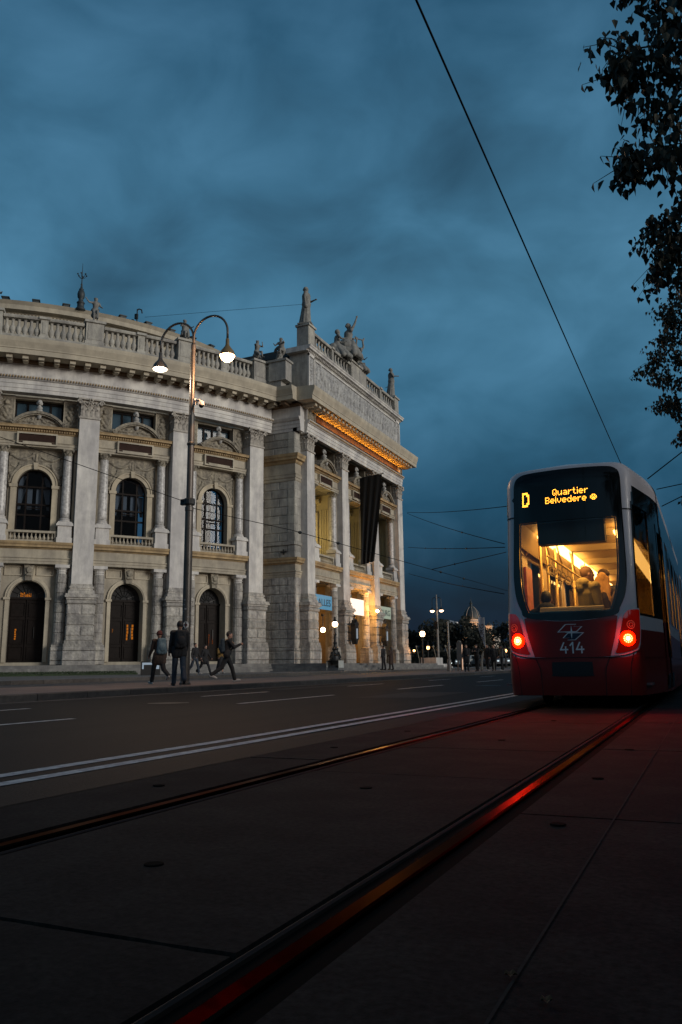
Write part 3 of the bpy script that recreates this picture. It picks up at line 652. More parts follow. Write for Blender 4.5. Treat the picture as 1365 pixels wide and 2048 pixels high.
        m = MB(); k = 16; prism(m, [(-1.03, 9.0), (1.03, 9.0)]+[(1.03*cos(pi*i/k), 12.4+1.03*sin(pi*i/k)) for i in range(k+1)], -.38, -.38, M); m.f = m.f[:1]; m.m = m.m[:1]; P(m, 'pane', WGL, parent=fr)
        m = MB()
        for sg in (-1, 1):
            for (zt, zb, wd0, wd1) in ((13.1, 12.45, .5, .3), (12.3, 10.9, .55, .18), (12.3, 10.9, .2, .05)):
                v = []; n = 14
                for j in range(9):
                    t = j/8; q = zt+(zb-zt)*t; wd = wd0+(wd1-wd0)*t**.7
                    x0 = .08 if zb > 12 else (.42 if wd0 > .3 else .05)
                    for i in range(n+1): v.append(M(sg*((1.0-wd*i/n) if wd0 != .2 else (.42-.3*i/n)), -.55+.02*sin(i*2.1), q))
                m.add(v, [(j*(n+1)+i, j*(n+1)+i+1, (j+1)*(n+1)+i+1, (j+1)*(n+1)+i) for j in range(8) for i in range(n)])
        P(m, 'curtain', CURT, parent=fr, smooth=True, recalc=False)
        m = MB(); box(m, -1.3, 1.3, -2.5, -2.4, 8.8, 14, M); P(m, 'room_wall', DARK, parent=fr)
    # balcony balustrade between the pedestals
    m = MB(); box(m, -1.5, 1.5, .3, .62, 9.24, 9.38, M, 3); box(m, -1.5, 1.5, .3, .62, 8.66, 8.78, M, 3)
    for sg in (-1, 1): box(m, min(sg*1.34, sg*1.5), max(sg*1.34, sg*1.5), .32, .6, 8.78, 9.24, M)
    for i in range(11): lathe(m, [(r*.78, z*.46) for r, z in BALP], -1.22+i*.244, .46, M, 7, 8.78)
    P(m, 'balcony_balustrade', WALL)
    for sg in (-1, 1):
        marble_col(M, sg*1.92)
        if not loggia:   # pilaster strip and dark gap behind each column
            m = MB(); a, b = sorted((sg*2.3, sg*hb)); box(m, a, b, -.55, .3, 8.66, 14.82, M); P(m, 'wall_strip', WALL)
OCH2 = mat('stone_warm', (.46, .40, .29), .85, var=.15, vscale=1.5, bump=.15, bscale=25, stain=.3)
STATL = mat('bust_stone', (.42, .41, .38), .85, var=.25, vscale=8, stain=.2)
CURT = mat('curtain_cloth', (.30, .31, .33), .9, var=.1)
HB = 2.44
for ph in BAYS:
    M = arcM(ph); d = lower_wall(M, 2.85)
    for sg in (-1, 1): doric(M, sg*1.92)
    for sg in (-1, 1):
        zz = 2.15; m = MB(); box(m, *sorted((sg*2.36, sg*2.6)), -.1, .36, 2.1, 7.25, M)
        while zz < 7.1: block(m, *sorted((sg*2.32, sg*2.6)), -.1, .42, zz+.02, min(zz+.6, 7.25), M, .05); zz += .62
        P(m, 'quoin', GREY)
    belt(M, -HB, HB); upper_bay(M, HB)
    # a few lit shapes seen through the door glass
    spots = {45.1: [(-.62, 2.6, .09, .7), ], 35.35: [(.28, 2.6, .1, 1.05), (.62, 2.65, .11, 1.0), (-.7, 3.1, .06, .25)], 25.55: [(-.7, 2.2, .07, .9), (.2, 2.3, .07, .8), (.5, 2.4, .06, .6)]}[ph]
    for x, q, wd, hh in spots:
        m = MB()
        for k in range(5): t = random.uniform(-.3, .3)*wd; box(m, x-wd/2+t*.5, x+wd/2+t, -.655, -.65, q+hh*k/5+.015, q+hh*(k+1)/5-.02, M)
        P(m, 'lit_pane', AMB if ph != 25.55 else emis('lit_door_dim', (1, .22, .04), .12), parent=d)
    if ph == 45.1:
        m = MB()
        for k in range(7): xx = -.45+.1*k; box(m, xx, xx+.07, -.685, -.68, 5.3, 5.36+.12*random.random()+.1, M)
        P(m, 'lit_fanlight', AMB, parent=d)
for ph in PH: pilaster(arcM(ph), 0)
# end strip of the wing beyond the left picture edge, and the wall behind everything
m = MB(); sweep(m, [(-.7, 1.0), (0, 1.0), (0, 18.4), (-.7, 18.4)], 0, radians(A0-49.0)*R0, MA, 6); P(m, 'wing_wall', WALL)
m = MB(); MJ = arcM(20.9); sweep(m, [(-.7, 1.0), (.05, 1.0), (.05, 18.4), (-.7, 18.4)], 0, radians(20.9-18.3)*R0, MJ, 3); P(m, 'wing_wall', WALL)
# steps / stylobate under wing and portico
STEP = mat('step_stone', (.22, .215, .20), .85, var=.25, vscale=2, bump=.3, bscale=20, stain=.35)
m = MB()
for i, (w, z) in enumerate(((2.0, .62), (1.7, .80), (1.4, 1.0))): sweep(m, [(-1, .1), (w, .1), (w, z), (-1, z)], 0, LEN+1, MA, 50)
P(m, 'base_steps', STEP)
m = MB()
for i, (w, z) in enumerate(((4.9, .5), (4.45, .66), (4.0, .82), (3.55, .98))): box(m, 50.9-(w-3.55)*.6, 75.0+(w-3.55)*1.2, -4, w, .05, z, MP)
P(m, 'portico_steps', STEP)
# small cheek blocks at the right end of the steps
m = MB(); block(m, 76.1, 78.2, 1.5, 3.1, .3, 1.55, MP); block(m, 78.2, 79.6, 1.5, 3.1, .3, .95, MP); block(m, 79.6, 81.6, 1.5, 3.1, .3, .7, MP); P(m, 'step_cheek_block', PALE)
LOGG = mat("loggia_plaster", (.52, .46, .30), .8, var=.1, vscale=2)
# ---------------- portico body
def lettered_rust(m, M, s0, s1, z0, z1, h, w0, w1, blk=1.35, ret=False):
    n = max(1, round((z1-z0)/h)); hh = (z1-z0)/n
    for i in range(n):
        a = z0+i*hh; x = s0; off = blk*.5 if i % 2 else blk
        while x < s1-.05:
            e = min(x+off, s1); 
            if s1-e < .3: e = s1
            block(m, x+.012, e-.012, w0, w1, a+.022, a+hh-.022, M, .05); x = e; off = blk
        box(m, s0+.03, s1-.03, w0, w1-.05, a, a+hh, M)
def course_pair(M, s0, s1, w0, w1, nm='pier_masonry'):
    m = MB()
    lettered_rust(m, M, s0, s1, 2.1, 7.27, .645, w0, w1)
    block(m, s0, s1, w0, w1+.1, 1.885, 2.1, M); block(m, s0, (s0+s1)/2, w0, w1+.12, 1.285, 1.865, M); block(m, (s0+s1)/2+.01, s1, w0, w1+.12, 1.285, 1.865, M); block(m, s0, s1, w0, w1+.1, .96, 1.265, M)
    P(m, nm, GREY)
    m = MB(); lettered_rust(m, M, s0, s1, 8.66, 9.6, .47, w0, w1-.02); block(m, s0, s1, w0, w1+.06, 9.61, 9.87, M, .03)
    lettered_rust(m, M, s0, s1, 9.87, 14.5, .66, w0, w1-.03); P(m, nm, GREY2); m = MB(); lettered_rust(m, M, s0, s1, 16.5, 18.3, .6, w0, w1-.03, 1.8); P(m, nm, GREY2)
GREY2 = mat('stone_ashlar', (.40, .385, .335), .88, var=.2, vscale=2.0, bump=.6, bscale=12, stain=.4, isl=.16)
def belts(M, s0, s1, w, mit=True):
    A_ = [[(0, 7.27), (w+.02, 7.27), (w+.02, 7.43), (w+.06, 7.44), (w+.06, 7.6), (w+.12, 7.62), (w+.12, 7.7), (w+.005, 7.72), (w+.005, 8.2), (0, 8.2)],
          [(0, 14.5), (w+.03, 14.5), (w+.03, 14.7), (w+.08, 14.72), (w+.08, 14.9), (w+.12, 15.0), (w+.005, 15.05), (w+.005, 15.8), (0, 15.8)]]
    B_ = [[(0, 8.2), (w+.05, 8.2), (w+.1, 8.28), (w+.26, 8.3), (w+.26, 8.42), (w+.33, 8.5), (w+.36, 8.64), (0, 8.66)],
          [(0, 15.8), (w+.04, 15.8), (w+.12, 15.9), (w+.14, 16.02), (w+.34, 16.06), (w+.34, 16.2), (w+.42, 16.3), (w+.46, 16.48), (0, 16.5)]]
    for pr in A_: m = MB(); sweep(m, pr, s0, s1, M, mit=mit); P(m, 'belt_course', WALL)
    for pr in B_: m = MB(); sweep(m, pr, s0, s1, M, mit=mit); P(m, 'belt_cornice', OCHRE)
    for z0, z1 in ((7.2, 8.7), (14.45, 16.6)): m = MB(); box(m, s0+.01, s1, -.6, -.005, z0, z1, M); P(m, 'pier_core', WALL)
# side wall facing the camera (faces -Y) and its short return facing the road
course_pair(pierM, 0, 3.1, -1.2, 0); belts(pierM, 0, 3.1, 0)
retM = lambda s, w, z: (-27.05+w, 51.6+s, z)
course_pair(retM, 0.0, 1.0, -.6, .0); belts(retM, 0.0, 1.1, 0)
farM = lambda s, w, z: (-27.05-s, 74.4+w, z)
course_pair(farM, 0, 3.5, -1.2, 0); belts(farM, 0, 3.5, 0, False); course_pair(retM, 21.9, 22.8, -.6, 0)
for yc in PY: pilaster(porM(yc), 0, wb=.2)
# bays
for bi, yc in enumerate(PB):
    M = porM(yc); hb = 2.6
    for sg in (-1, 1):
        doric(M, sg*1.95)
        m = MB(); a, b = sorted((sg*2.34, sg*2.66)); box(m, a, b, -.6, .42, 1.0, 7.27, M); P(m, 'jamb', GREY2)
        m = MB(); a, b = sorted((sg*2.36, sg*2.66)); box(m, a, b, -.3, .4, 8.66, 14.82, M); P(m, 'jamb', WALL)
    belt(M, -hb, hb); upper_bay(M, hb, True)
    # cross walls of the loggia with an inner pilaster
    m = MB(); box(m, -3.1, -2.7, -3.4, -.25, 8.66, 14.85, M); P(m, 'loggia_cross_wall', LOGG)
    m = MB(); box(m, 2.7, 3.1, -3.4, -.25, 8.66, 14.85, M); box(m, 2.45, 2.75, -2.3, -1.3, 8.66, 13.4, M)
    corinth(m, M, 2.58, -1.8, .22, 13.3, 14.2, rnd=True); box(m, 2.3, 2.8, -2.5, -1.1, 14.2, 14.5, M)
    for q in range(5): box(m, 2.62, 2.7, -1.15+.16*q, -1.05+.16*q, 9.5, 13.6, M)
    P(m, 'loggia_cross_wall', LOGG)
    m = MB(); arch_wall(m, 3.6, 8.66, 14.9, 1.0, 12.4, 8.7, -3.4, -4.0, M, 14); P(m, 'loggia_back_wall', LOGG)
    m = MB(); arch_band(m, 1.0, 1.2, 12.4, -3.4, -3.25, M); 
    for x in (-.95, -.3, .3, .95): box(m, x-.05, x+.05, -3.8, -3.7, 8.7, 13.2, M)
    for q in (10.8, 12.35): box(m, -1, 1, -3.8, -3.7, q, q+.1, M)
    fr = P(m, 'loggia_window', WOOD); m = MB(); box(m, -1, 1, -3.78, -3.76, 8.7, 13.4, M); P(m, 'pane', SKYGL, parent=fr)
    m = MB(); box(m, -3.6, 3.6, -4, -.3, 14.86, 15.1, M); box(m, -hb-.1, hb+.1, -1.4, -1.3, 15.1, 18.3, M)
    for sg in (-1, 1): box(m, min(sg*2.4, sg*2.7), max(sg*2.4, sg*2.7), -1.4, .3, 16.2, 18.3, M)
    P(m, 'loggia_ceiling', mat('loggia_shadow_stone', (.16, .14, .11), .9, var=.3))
    m = MB(); box(m, -3.6, 3.6, -4, .3, 8.4, 8.64, M); P(m, 'loggia_floor', WALL)
    # ground floor: lobby behind the columns
    m = MB(); arch_wall(m, 3.6, 1.0, 7.3, 1.1, 5.0, 1.0, -3.0, -3.6, M, 14); box(m, 2.7, 3.6, -3.4, -.55, 1, 7.3, M); box(m, -3.6, -2.7, -3.4, -.55, 1, 7.3, M)
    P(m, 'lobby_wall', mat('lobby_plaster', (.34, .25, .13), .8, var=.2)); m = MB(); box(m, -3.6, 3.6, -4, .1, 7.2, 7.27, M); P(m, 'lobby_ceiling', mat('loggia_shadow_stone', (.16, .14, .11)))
    m = MB(); 
    for x in (-1.05, -.5, 0, .5, 1.05): box(m, x-.05, x+.05, -3.4, -3.3, 1.0, 5.9, M)
    for q in (3.3, 5.0): box(m, -1.1, 1.1, -3.4, -3.3, q, q+.12, M)
    dr = P(m, 'entrance_door', WOOD)
    m = MB(); box(m, -1.05, 1.05, -3.38, -3.36, 1.05, 6.0, M); P(m, 'door_glass', [emis('entrance_glow', (1, .42, .08), .45), emis('entrance_glow', (1, .42, .08), .45), emis('entrance_glow_dim', (1, .6, .25), .2)][bi], parent=dr)
    m = MB()
    for k in range(3):   # ornamental fanlight tracery catching the light
        a = .6+.9*k; tube(m, [M(-.5+.5*k+.18*cos(t), -3.2, 5.4+.35*sin(t*1.0)) for t in (0, 1, 2, 3, 4, 5, 6)], .05, 5)
    P(m, 'tracery', OCHRE, parent=dr)

# lamps of the loggia and the entrance
YEL = (1, .74, .30); ORG_ = (1, .50, .13)
light('loggia_lamp', 'POINT', (WX-1.9, PB[0]-.2, 11.2), 170, YEL, .12, parent=TH)
light('loggia_lamp', 'POINT', (WX-2.2, PB[1]-.6, 11.6), 50, YEL, .12, parent=TH)
light('lobby_lamp', 'POINT', (WX-1.6, PB[0], 4.6), 60, ORG_, .12, parent=TH)
light('lobby_lamp', 'POINT', (WX-1.6, PB[1], 4.2), 110, ORG_, .12, parent=TH)
light('lobby_lamp', 'POINT', (WX-1.6, PB[2], 4.2), 18, (1, .72, .42), .12, parent=TH)
# ---------------- attic over the portico
m = MB(); box(m, 52.75, 73.1, -.7, .9, 21.45, 25.0, MP); P(m, 'attic_wall', GREY2)
m = MB()
for yc in (53.3, 72.55):
    for (a, b) in ((-.55, -.42), (.42, .55)): box(m, yc+a, yc+b, .9, 1.02, 21.6, 24.9, MP)
    box(m, yc-.55, yc+.55, .9, 1.02, 24.7, 24.95, MP); box(m, yc-.55, yc+.55, .9, 1.02, 21.6, 21.85, MP)
box(m, 53.95, 71.95, .9, 1.0, 24.62, 24.75, MP); box(m, 53.95, 71.95, .9, 1.0, 21.75, 21.9, MP); P(m, 'relief_frame', PALE)
random.seed(11); m = MB(); sh = []
y = 54.2
while y < 71.8:   # procession of dancing figures
    hh = random.uniform(2.1, 2.5); b = 21.95+random.uniform(0, .15); lean = random.uniform(-.35, .35); t = b+hh
    sh += [(y+lean, t-.16, y+lean, t-.1, .15), (y+lean*.8, t-.45, y+lean*.3, t-1.1, .2), (y+lean*.3, t-1.1, y-.18, b+.55, .14), (y+lean*.3, t-1.1, y+.22, b+.5, .14), (y-.18, b+.55, y-.1+lean*.5, b+.05, .1), (y+.22, b+.5, y+.3, b+.05, .1)]
    for sg in (-1, 1): ax = y+lean*.8+sg*random.uniform(.35, .55); az = t-random.uniform(-.05, .8); sh += [(y+lean*.8, t-.42, (y+ax)/2+.1*sg, t-.6, .09), ((y+ax)/2+.1*sg, t-.6, ax, az, .075), (ax, az, ax+.05, az+.02, .11)]
    for q in range(4): a = random.uniform(-.35, .35); sh.append((y+a, b+random.uniform(.2, 1.4), y+a+random.uniform(-.3, .3), b+random.uniform(.1, 1.2), .07))
    y += random.uniform(.52, .72)
relief(m, 53.95, 71.95, 21.9, 24.62, .9, .42, MP, [(a, b, c_, d, r*1.12) for a, b, c_, d, r in sh], .055)
for yc in (53.3, 72.55): relief(m, yc-.42, yc+.42, 21.85, 24.7, .92, .16, MP, [(yc+random.uniform(-.25, .25), 22+i*.2, yc+random.uniform(-.25, .25), 22.1+i*.2, .1) for i in range(13)], .06)
P(m, 'frieze_relief', mat('relief_stone', (.42, .42, .40), .85, var=.25, vscale=5, stain=.35))
m = MB(); PR = [(-.8, 25.0), (1.0, 25.0), (1.05, 25.1), (1.28, 25.14), (1.28, 25.26), (1.36, 25.34), (1.38, 25.42), (-.8, 25.42)]
sweep(m, PR, 52.35, 73.5, MP)
for i in range(80): s = 52.5+i*20.9/80; box(m, s, s+.12, 1.0, 1.1, 25.02, 25.12, MP)
P(m, 'attic_cornice', PALE)
# ---------------- balustrades
def roof_balus(M, segs, zb, zt, w=.8, nb=6, n=6):
    """segs: list of (s0, s1) runs between pedestals"""
    for (s0, s1) in segs:
        m = MB(); sweep(m, [(w-.28, zt-.22), (w+.28, zt-.22), (w+.32, zt-.12), (w+.32, zt-.03), (w+.26, zt), (w-.26, zt), (w-.32, zt-.1)], s0, s1, M, n)
        b = P(m, 'roof_balustrade', GREY2); m = MB(); sweep(m, [(w-.26, zb), (w+.26, zb), (w+.22, zb+.14), (w-.22, zb+.14)], s0, s1, M, n)
        P(m, 'balustrade_foot', GREY2, parent=b)
        for i in range(nb):
            m = MB(); s = s0+(s1-s0)*(i+.5)/nb; k = (zt-.22-zb-.14); lathe(m, [(r*1.75, z*k) for r, z in BALP], s, w, M, 9, zb+.14); P(m, 'baluster', GREY2, parent=b, smooth=True)
def pedestal(M, s, hw, zb, zt, w=.8, hd=.45, nm='roof_pedestal', cap=True):
    m = MB(); box(m, s-hw, s+hw, w-hd, w+hd, zb, zt-.16, M, 2); box(m, s-hw-.05, s+hw+.05, w-hd-.05, w+hd+.06, zb, zb+.2, M, 2)
    box(m, s-hw-.1, s+hw+.1, w-hd-.1, w+hd+.12, zt-.16, zt, M, 2); box(m, s-hw+.12, s+hw-.12, w+hd, w+hd+.025, zb+.35, zt-.35, M, 2); P(m, nm, GREY2)
m = MB(); sweep(m, [(.0, 21.5), (1.35, 21.5), (1.3, 22.02), (.0, 22.02)], 0, LEN, MA, 60); P(m, 'balustrade_plinth', GREY2)
for ph in PH: pedestal(arcM(ph), 0, .56, 22.02, 23.72)
for ph in BAYS: pedestal(arcM(ph), 0, .23, 22.02, 23.5, hd=.3)
hs = radians(9.8)*R0/2
for ph in BAYS: roof_balus(arcM(ph), [(-hs+.64, -.25), (.25, hs-.64)], 22.02, 23.5, nb=6)
roof_balus(arcM(54.85), [(-1.5, hs-.64)], 22.02, 23.5, nb=8)
# low parapet between the wing and the portico
m = MB(); MJ2 = arcM(20.65); sweep(m, [(.3, 22.0), (1.15, 22.0), (1.15, 23.4), (.3, 23.4)], .6, 1.7, MJ2, 2); P(m, 'parapet', GREY2)
m = MB(); box(m, .6, 3.2, .35, 1.15, 21.5, 22.05, pierM); box(m, 1.6, 3.2, .45, 1.05, 22.05, 23.3, pierM); box(m, 1.6, 3.2, .38, 1.12, 23.3, 23.42, pierM)
box(m, .15, 1.6, .3, 1.25, 22.05, 23.55, pierM); box(m, .05, 1.7, .2, 1.35, 23.55, 23.72, pierM); P(m, 'parapet', GREY2)
for yc in (53.35, 72.5): pedestal(MP, yc, .55, 25.42, 27.4, w=.45, hd=.52, nm='attic_pedestal')
pedestal(MP, 62.95, 1.7, 25.42, 27.4, w=.35, hd=.6, nm='attic_pedestal')
for a, b in ((53.95, 57.3), (57.65, 61.2), (64.7, 68.2), (68.55, 71.9)): roof_balus(MP, [(a, b)], 25.42, 27.1, w=.6, nb=6, n=1)
for yc in (57.48, 68.38): pedestal(MP, yc, .18, 25.42, 27.1, w=.6, hd=.3)
m = MB(); box(m, 52.9, 73, -6, .1, 25.0, 25.6, MP); P(m, 'portico_roof', ROOF)
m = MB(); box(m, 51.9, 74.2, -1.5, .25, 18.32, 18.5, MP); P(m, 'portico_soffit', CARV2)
# ---------------- auditorium roof drum and upper cornice
DR = 24.0
def drM(s, w, z): a = s/DR; return (CX+(DR+w)*cos(a), CY-(DR+w)*sin(a), z)
m = MB(); s0, s1 = DR*radians(-20), DR*radians(120)
sweep(m, [(-.5, 21), (0, 21), (0, 29.1), (-.5, 29.1)], s0, s1, drM, 60); P(m, 'auditorium_wall', WALL)
m = MB(); sweep(m, [(-.5, 29.1), (.15, 29.1), (.3, 29.22), (.75, 29.32), (.75, 29.7), (.95, 29.98), (-.5, 30.0)], s0, s1, drM, 60)
for i in range(220): s = s0+(s1-s0)*i/220; box(m, s, s+.13, .1, .34, 28.85, 29.1, drM)
P(m, 'auditorium_cornice', CORN)
m = MB(); sweep(m, [(-.5, 29.98), (.8, 29.99), (.5, 30.14), (-.5, 30.2)], s0, s1, drM, 60); lathe(m, [(24, 30.1), (17, 30.9), (8, 31.6), (.5, 31.8)], CX, CY, ID, 48)
for i in range(26):
    s = s0+(s1-s0)*(i+.5)/26; box(m, s-.22, s+.22, .2, .8, 29.98, 30.22, drM); box(m, s-.3, s+.3, .15, .86, 30.22, 30.3, drM)
P(m, 'auditorium_roof', ROOF)
# spire finial on the roof
SK = .68
sp = thing('roof_spire', 'slender dark metal spire with small balls above the curved wing roof', 'spire', (-44.8, 47.3, 30.2))
sx, sy = -44.8, 47.3
m = MB(); lathe(m, [(.62, 0), (.55, .25), (.42, .35), (.42, .9), (.5, .95), (.4, 1.1), (.3, 1.2), (.28, 1.5), (.42, 1.7), (.46, 2.1), (.36, 2.5), (.22, 2.6), (.3, 2.75), (.15, 2.9), (.1, 3.3), (.14, 3.4), (.07, 3.5), (.06, 4.2), (.05, 4.6), (.02, 6.2)], sx, sy, lambda a, b, c: (sx+(a-sx)*SK, sy+(b-sy)*SK, 29.9+(c-29.9)*SK), 12, 29.9); m.build('shaft', ROOF, sp, smooth=True)
m = MB(); 
for k in range(8):
    a = 2*pi*k/6; r = .36; tube(m, [(sx, sy, 32.7), (sx+r*.6*cos(a), sy+r*.6*sin(a), 32.85), (sx+r*cos(a), sy+r*sin(a), 33.05)], .02, 5); ell(m, (sx+r*cos(a), sy+r*sin(a), 33.08), .07, seg=8, rings=6)
m.build('ball_ring', ROOF, sp)
wv = thing('weather_mast', 'small dark mast with a hooked sensor on the roof edge', 'mast', (-42.5, 51.66, 30.2))
wx, wy = -42.5, 51.66
m = MB(); tube(m, [(wx, wy, 29.6), (wx, wy, 31.4)], .05, 6); tube(m, [(wx, wy, 31.3), (wx+.12, wy+.08, 31.42), (wx+.3, wy+.2, 31.35), (wx+.34, wy+.24, 31.05)], .06, 6); box(m, wx-.2, wx+.05, wy-.1, wy+.1, 30.5, 30.95); box(m, wx-.5, wx-.35, wy-.1, wy+.1, 29.8, 30.5); m.build('mast', IRON, wv)
# ---------------- the tram
XC, YT = -1.78, 11.8
TR = thing('tram', 'red and white city tram seen from behind, lit inside, number 414', 'tram', (XC, YT, 0), local=True)
ctrl = [(0, 0), (.4, .02), (.7, .07), (.86, .15), (.93, .28), (.97, .5), (1.06, 1.1), (1.14, 1.7), (1.19, 2.4), (1.2, 3.2), (1.2, 12)]
cp = []
for i in range(len(ctrl)-1):
    a = [np.array(c_, float) for c_ in ((-.4, .02) if i == 0 else ctrl[i-1], ctrl[i], ctrl[i+1], ctrl[min(i+2, len(ctrl)-1)])]
    for k in range(20):
        t = k/20; cp.append(.5*((2*a[1])+(-a[0]+a[2])*t+(2*a[0]-5*a[1]+4*a[2]-a[3])*t*t+(-a[0]+3*a[1]-3*a[2]+a[3])*t**3))
cp.append(np.array(ctrl[-1], float)); cp = np.array(cp); cT = np.concatenate([[0], np.cumsum(np.hypot(*np.diff(cp, axis=0).T))])
def S(t, z, off=0.):
    """point of the tram skin: t along the plan outline from the rear centre, z height"""
    sg = 1 if t >= 0 else -1; a = abs(t); x = np.interp(a, cT, cp[:, 0]); y = np.interp(a, cT, cp[:, 1])
    if off:
        x2 = np.interp(a+.01, cT, cp[:, 0]); y2 = np.interp(a+.01, cT, cp[:, 1]); x1 = np.interp(max(a-.01, 0), cT, cp[:, 0]); y1 = np.interp(max(a-.01, 0), cT, cp[:, 1])
        tx, ty = x2-x1, y2-y1; l_ = math.hypot(tx, ty) or 1; x += off*ty/l_; y -= off*tx/l_
    ins = 0
    if z > 3.36:
        q = min(1, (z-3.36)/.30); ins = .20*(1-sqrt(max(0, 1-q*q)))
        x *= 1-ins/1.0; y = y*(1-ins*.2)+ins*.9
    if z < .55: k = (.55-z)/.4; x *= 1-.02*k*k; y += .03*k*k
    rk = .42*max(0, (z-1.25)/2.05)*max(0, 1-y/2.2)
    return (sg*x, y+rk, z)
def grid(m, ts, zs, test=None, off=0., mi=0):
    V = [S(t, z, off) for t in ts for z in zs]; nz = len(zs)
    F = [(i*nz+j, (i+1)*nz+j, (i+1)*nz+j+1, i*nz+j+1) for i in range(len(ts)-1) for j in range(nz-1) if test is None or test((ts[i]+ts[i+1])/2, (zs[j]+zs[j+1])/2)]
    m.add(V, F, mi)
def smoothpoly(pts, k=8):
    """closed Catmull-Rom through pts; a point may carry a third value 1 for a sharp corner"""
    n = len(pts); o = []
    for i in range(n):
        p = [np.array(pts[(i+d) % n][:2], float) for d in (-1, 0, 1, 2)]
        if len(pts[i]) > 2: p[0] = p[1]
        if len(pts[(i+1) % n]) > 2: p[3] = p[2]
        for q in range(k):
            t = q/k; o.append(.5*((2*p[1])+(-p[0]+p[2])*t+(2*p[0]-5*p[1]+4*p[2]-p[3])*t*t+(-p[0]+3*p[1]-3*p[2]+p[3])*t**3))
    return o
def decal(m, poly, off, rings=7, c=None, mi=0, hole=None):
    """skin patch bounded by poly (t,z); ring to 'hole' or fan to the centre"""
    n = len(poly); V = []; F = []
    if hole is None:
        c = np.array(c if c is not None else np.mean(poly, axis=0)); inner = [c]*n
    else: inner = hole
    for r in range(rings+1):
        f = r/rings
        for i in range(n): p = np.array(inner[i])*(1-f)+np.array(poly[i])*f; V.append(S(p[0], p[1], off))
    for r in range(rings):
        for i in range(n): a = r*n+i; b = r*n+(i+1) % n; F.append((a, b, b+n, a+n))
    m.add(V, F, mi)
TWHITE = mat('tram_white', (.62, .57, .58), .38, var=.03, spec=.4, coat=.12)
TRED = mat('tram_red', (.21, .018, .013), .34, var=.06, spec=.4, coat=.25)
TBLK = mat('tram_black_glass', (.007, .008, .008), .08, var=0, spec=.35)
SEAM = mat('seam_black', (.006, .006, .006), .7, var=0)
TGL = glass('tram_glass', (1, .97, .9), .02, .02, .94, .35)
TGS = glass('tram_side_glass', (1, .9, .7), .03, .03, .13, .4)
mirror = lambda P_: [(-p[0],)+tuple(p[1:]) for p in P_][::-1]
half_s = [(0, 1.245), (.3, 1.26), (.63, 1.31), (.70, 1.42), (.775, 1.60), (.815, 1.87), (.815, 2.2), (.805, 2.9), (.80, 3.40), (.755, 3.53), (.62, 3.575), (.2, 3.59)]
surr = smoothpoly(half_s+[(-p[0], p[1]) for p in half_s[:0:-1]], 6)
half_w = [(0, 1.36), (.3, 1.36), (.54, 1.362), (.60, 1.42), (.655, 1.60), (.70, 1.87), (.715, 2.2), (.71, 2.68), (.705, 2.75, 1), (.68, 2.755), (.5, 2.755), (.2, 2.755)]
wpoly = smoothpoly(half_w+[(-p[0],)+tuple(p[1:]) for p in half_w[:0:-1]], 6)
def inpoly(P_, x, y):
    c_ = False; n = len(P_); j = n-1
    for i in range(n):
        if (P_[i][1] > y) != (P_[j][1] > y) and x < (P_[j][0]-P_[i][0])*(y-P_[i][1])/(P_[j][1]-P_[i][1])+P_[i][0]: c_ = not c_
        j = i
    return c_
wshr = [(p[0]*1.045, p[1]+(.03 if p[1] > 2 else -.03)) for p in wpoly]
# side window / door band openings on the right side in t
SIDE_WIN = [(1.0, 1.95, 1.33, 2.95), (2.62, 3.28, .45, 2.75), (3.36, 4.02, .45, 2.75), (4.7, 6.3, 1.33, 2.8), (6.5, 8.1, 1.33, 2.8), (8.7, 10.0, .45, 2.75), (10.4, 11.9, 1.33, 2.8)]
def side_open(t, z, g=0.): return any(a-g < abs(t) < b+g and c_-g < z < d+g for a, b, c_, d in SIDE_WIN)
ts = sorted(set([round(v, 4) for v in list(np.arange(-1.4, 1.401, .04))+list(np.arange(1.4, 13.0, .12))+list(-np.arange(1.4, 13.0, .12))+[s_*v for q in SIDE_WIN for v in q[:2] for s_ in (1, -1)]]))
zs = sorted(set([round(v, 4) for v in list(np.arange(.2, 3.3, .05))+list(np.arange(3.2, 3.655, .013))+[3.655, 3.66]+[v for q in SIDE_WIN for v in q[2:]]]))
m = MB(); grid(m, ts, zs, lambda t, z: not (abs(t) < .9 and inpoly(wshr, t, z)) and not side_open(t, z))
m.build('body_shell', TWHITE, TR, smooth=True, recalc=False)
m = MB(); v = [S(t, 3.655) for t in ts]; v2 = [(p[0]*.0, max(p[1], .8), 3.72) for p in v]; m.add(v+v2, [(i, i+1, len(v)+i+1, len(v)+i) for i in range(len(v)-1)]); m.build('roof', TWHITE, TR, recalc=False)
m = MB(); decal(m, surr, .009, 12, hole=wpoly); decal(m, wpoly, -.01, 1, hole=[(p[0]*.97, 1.36+(p[1]-1.36)*.97+.02) for p in wpoly]); m.build('rear_window_surround', TBLK, TR, smooth=True, recalc=False)
m = MB(); decal(m, wpoly, .0, 6, c=(0, 2.1)); m.build('rear_window', TGL, TR, smooth=True, recalc=False)
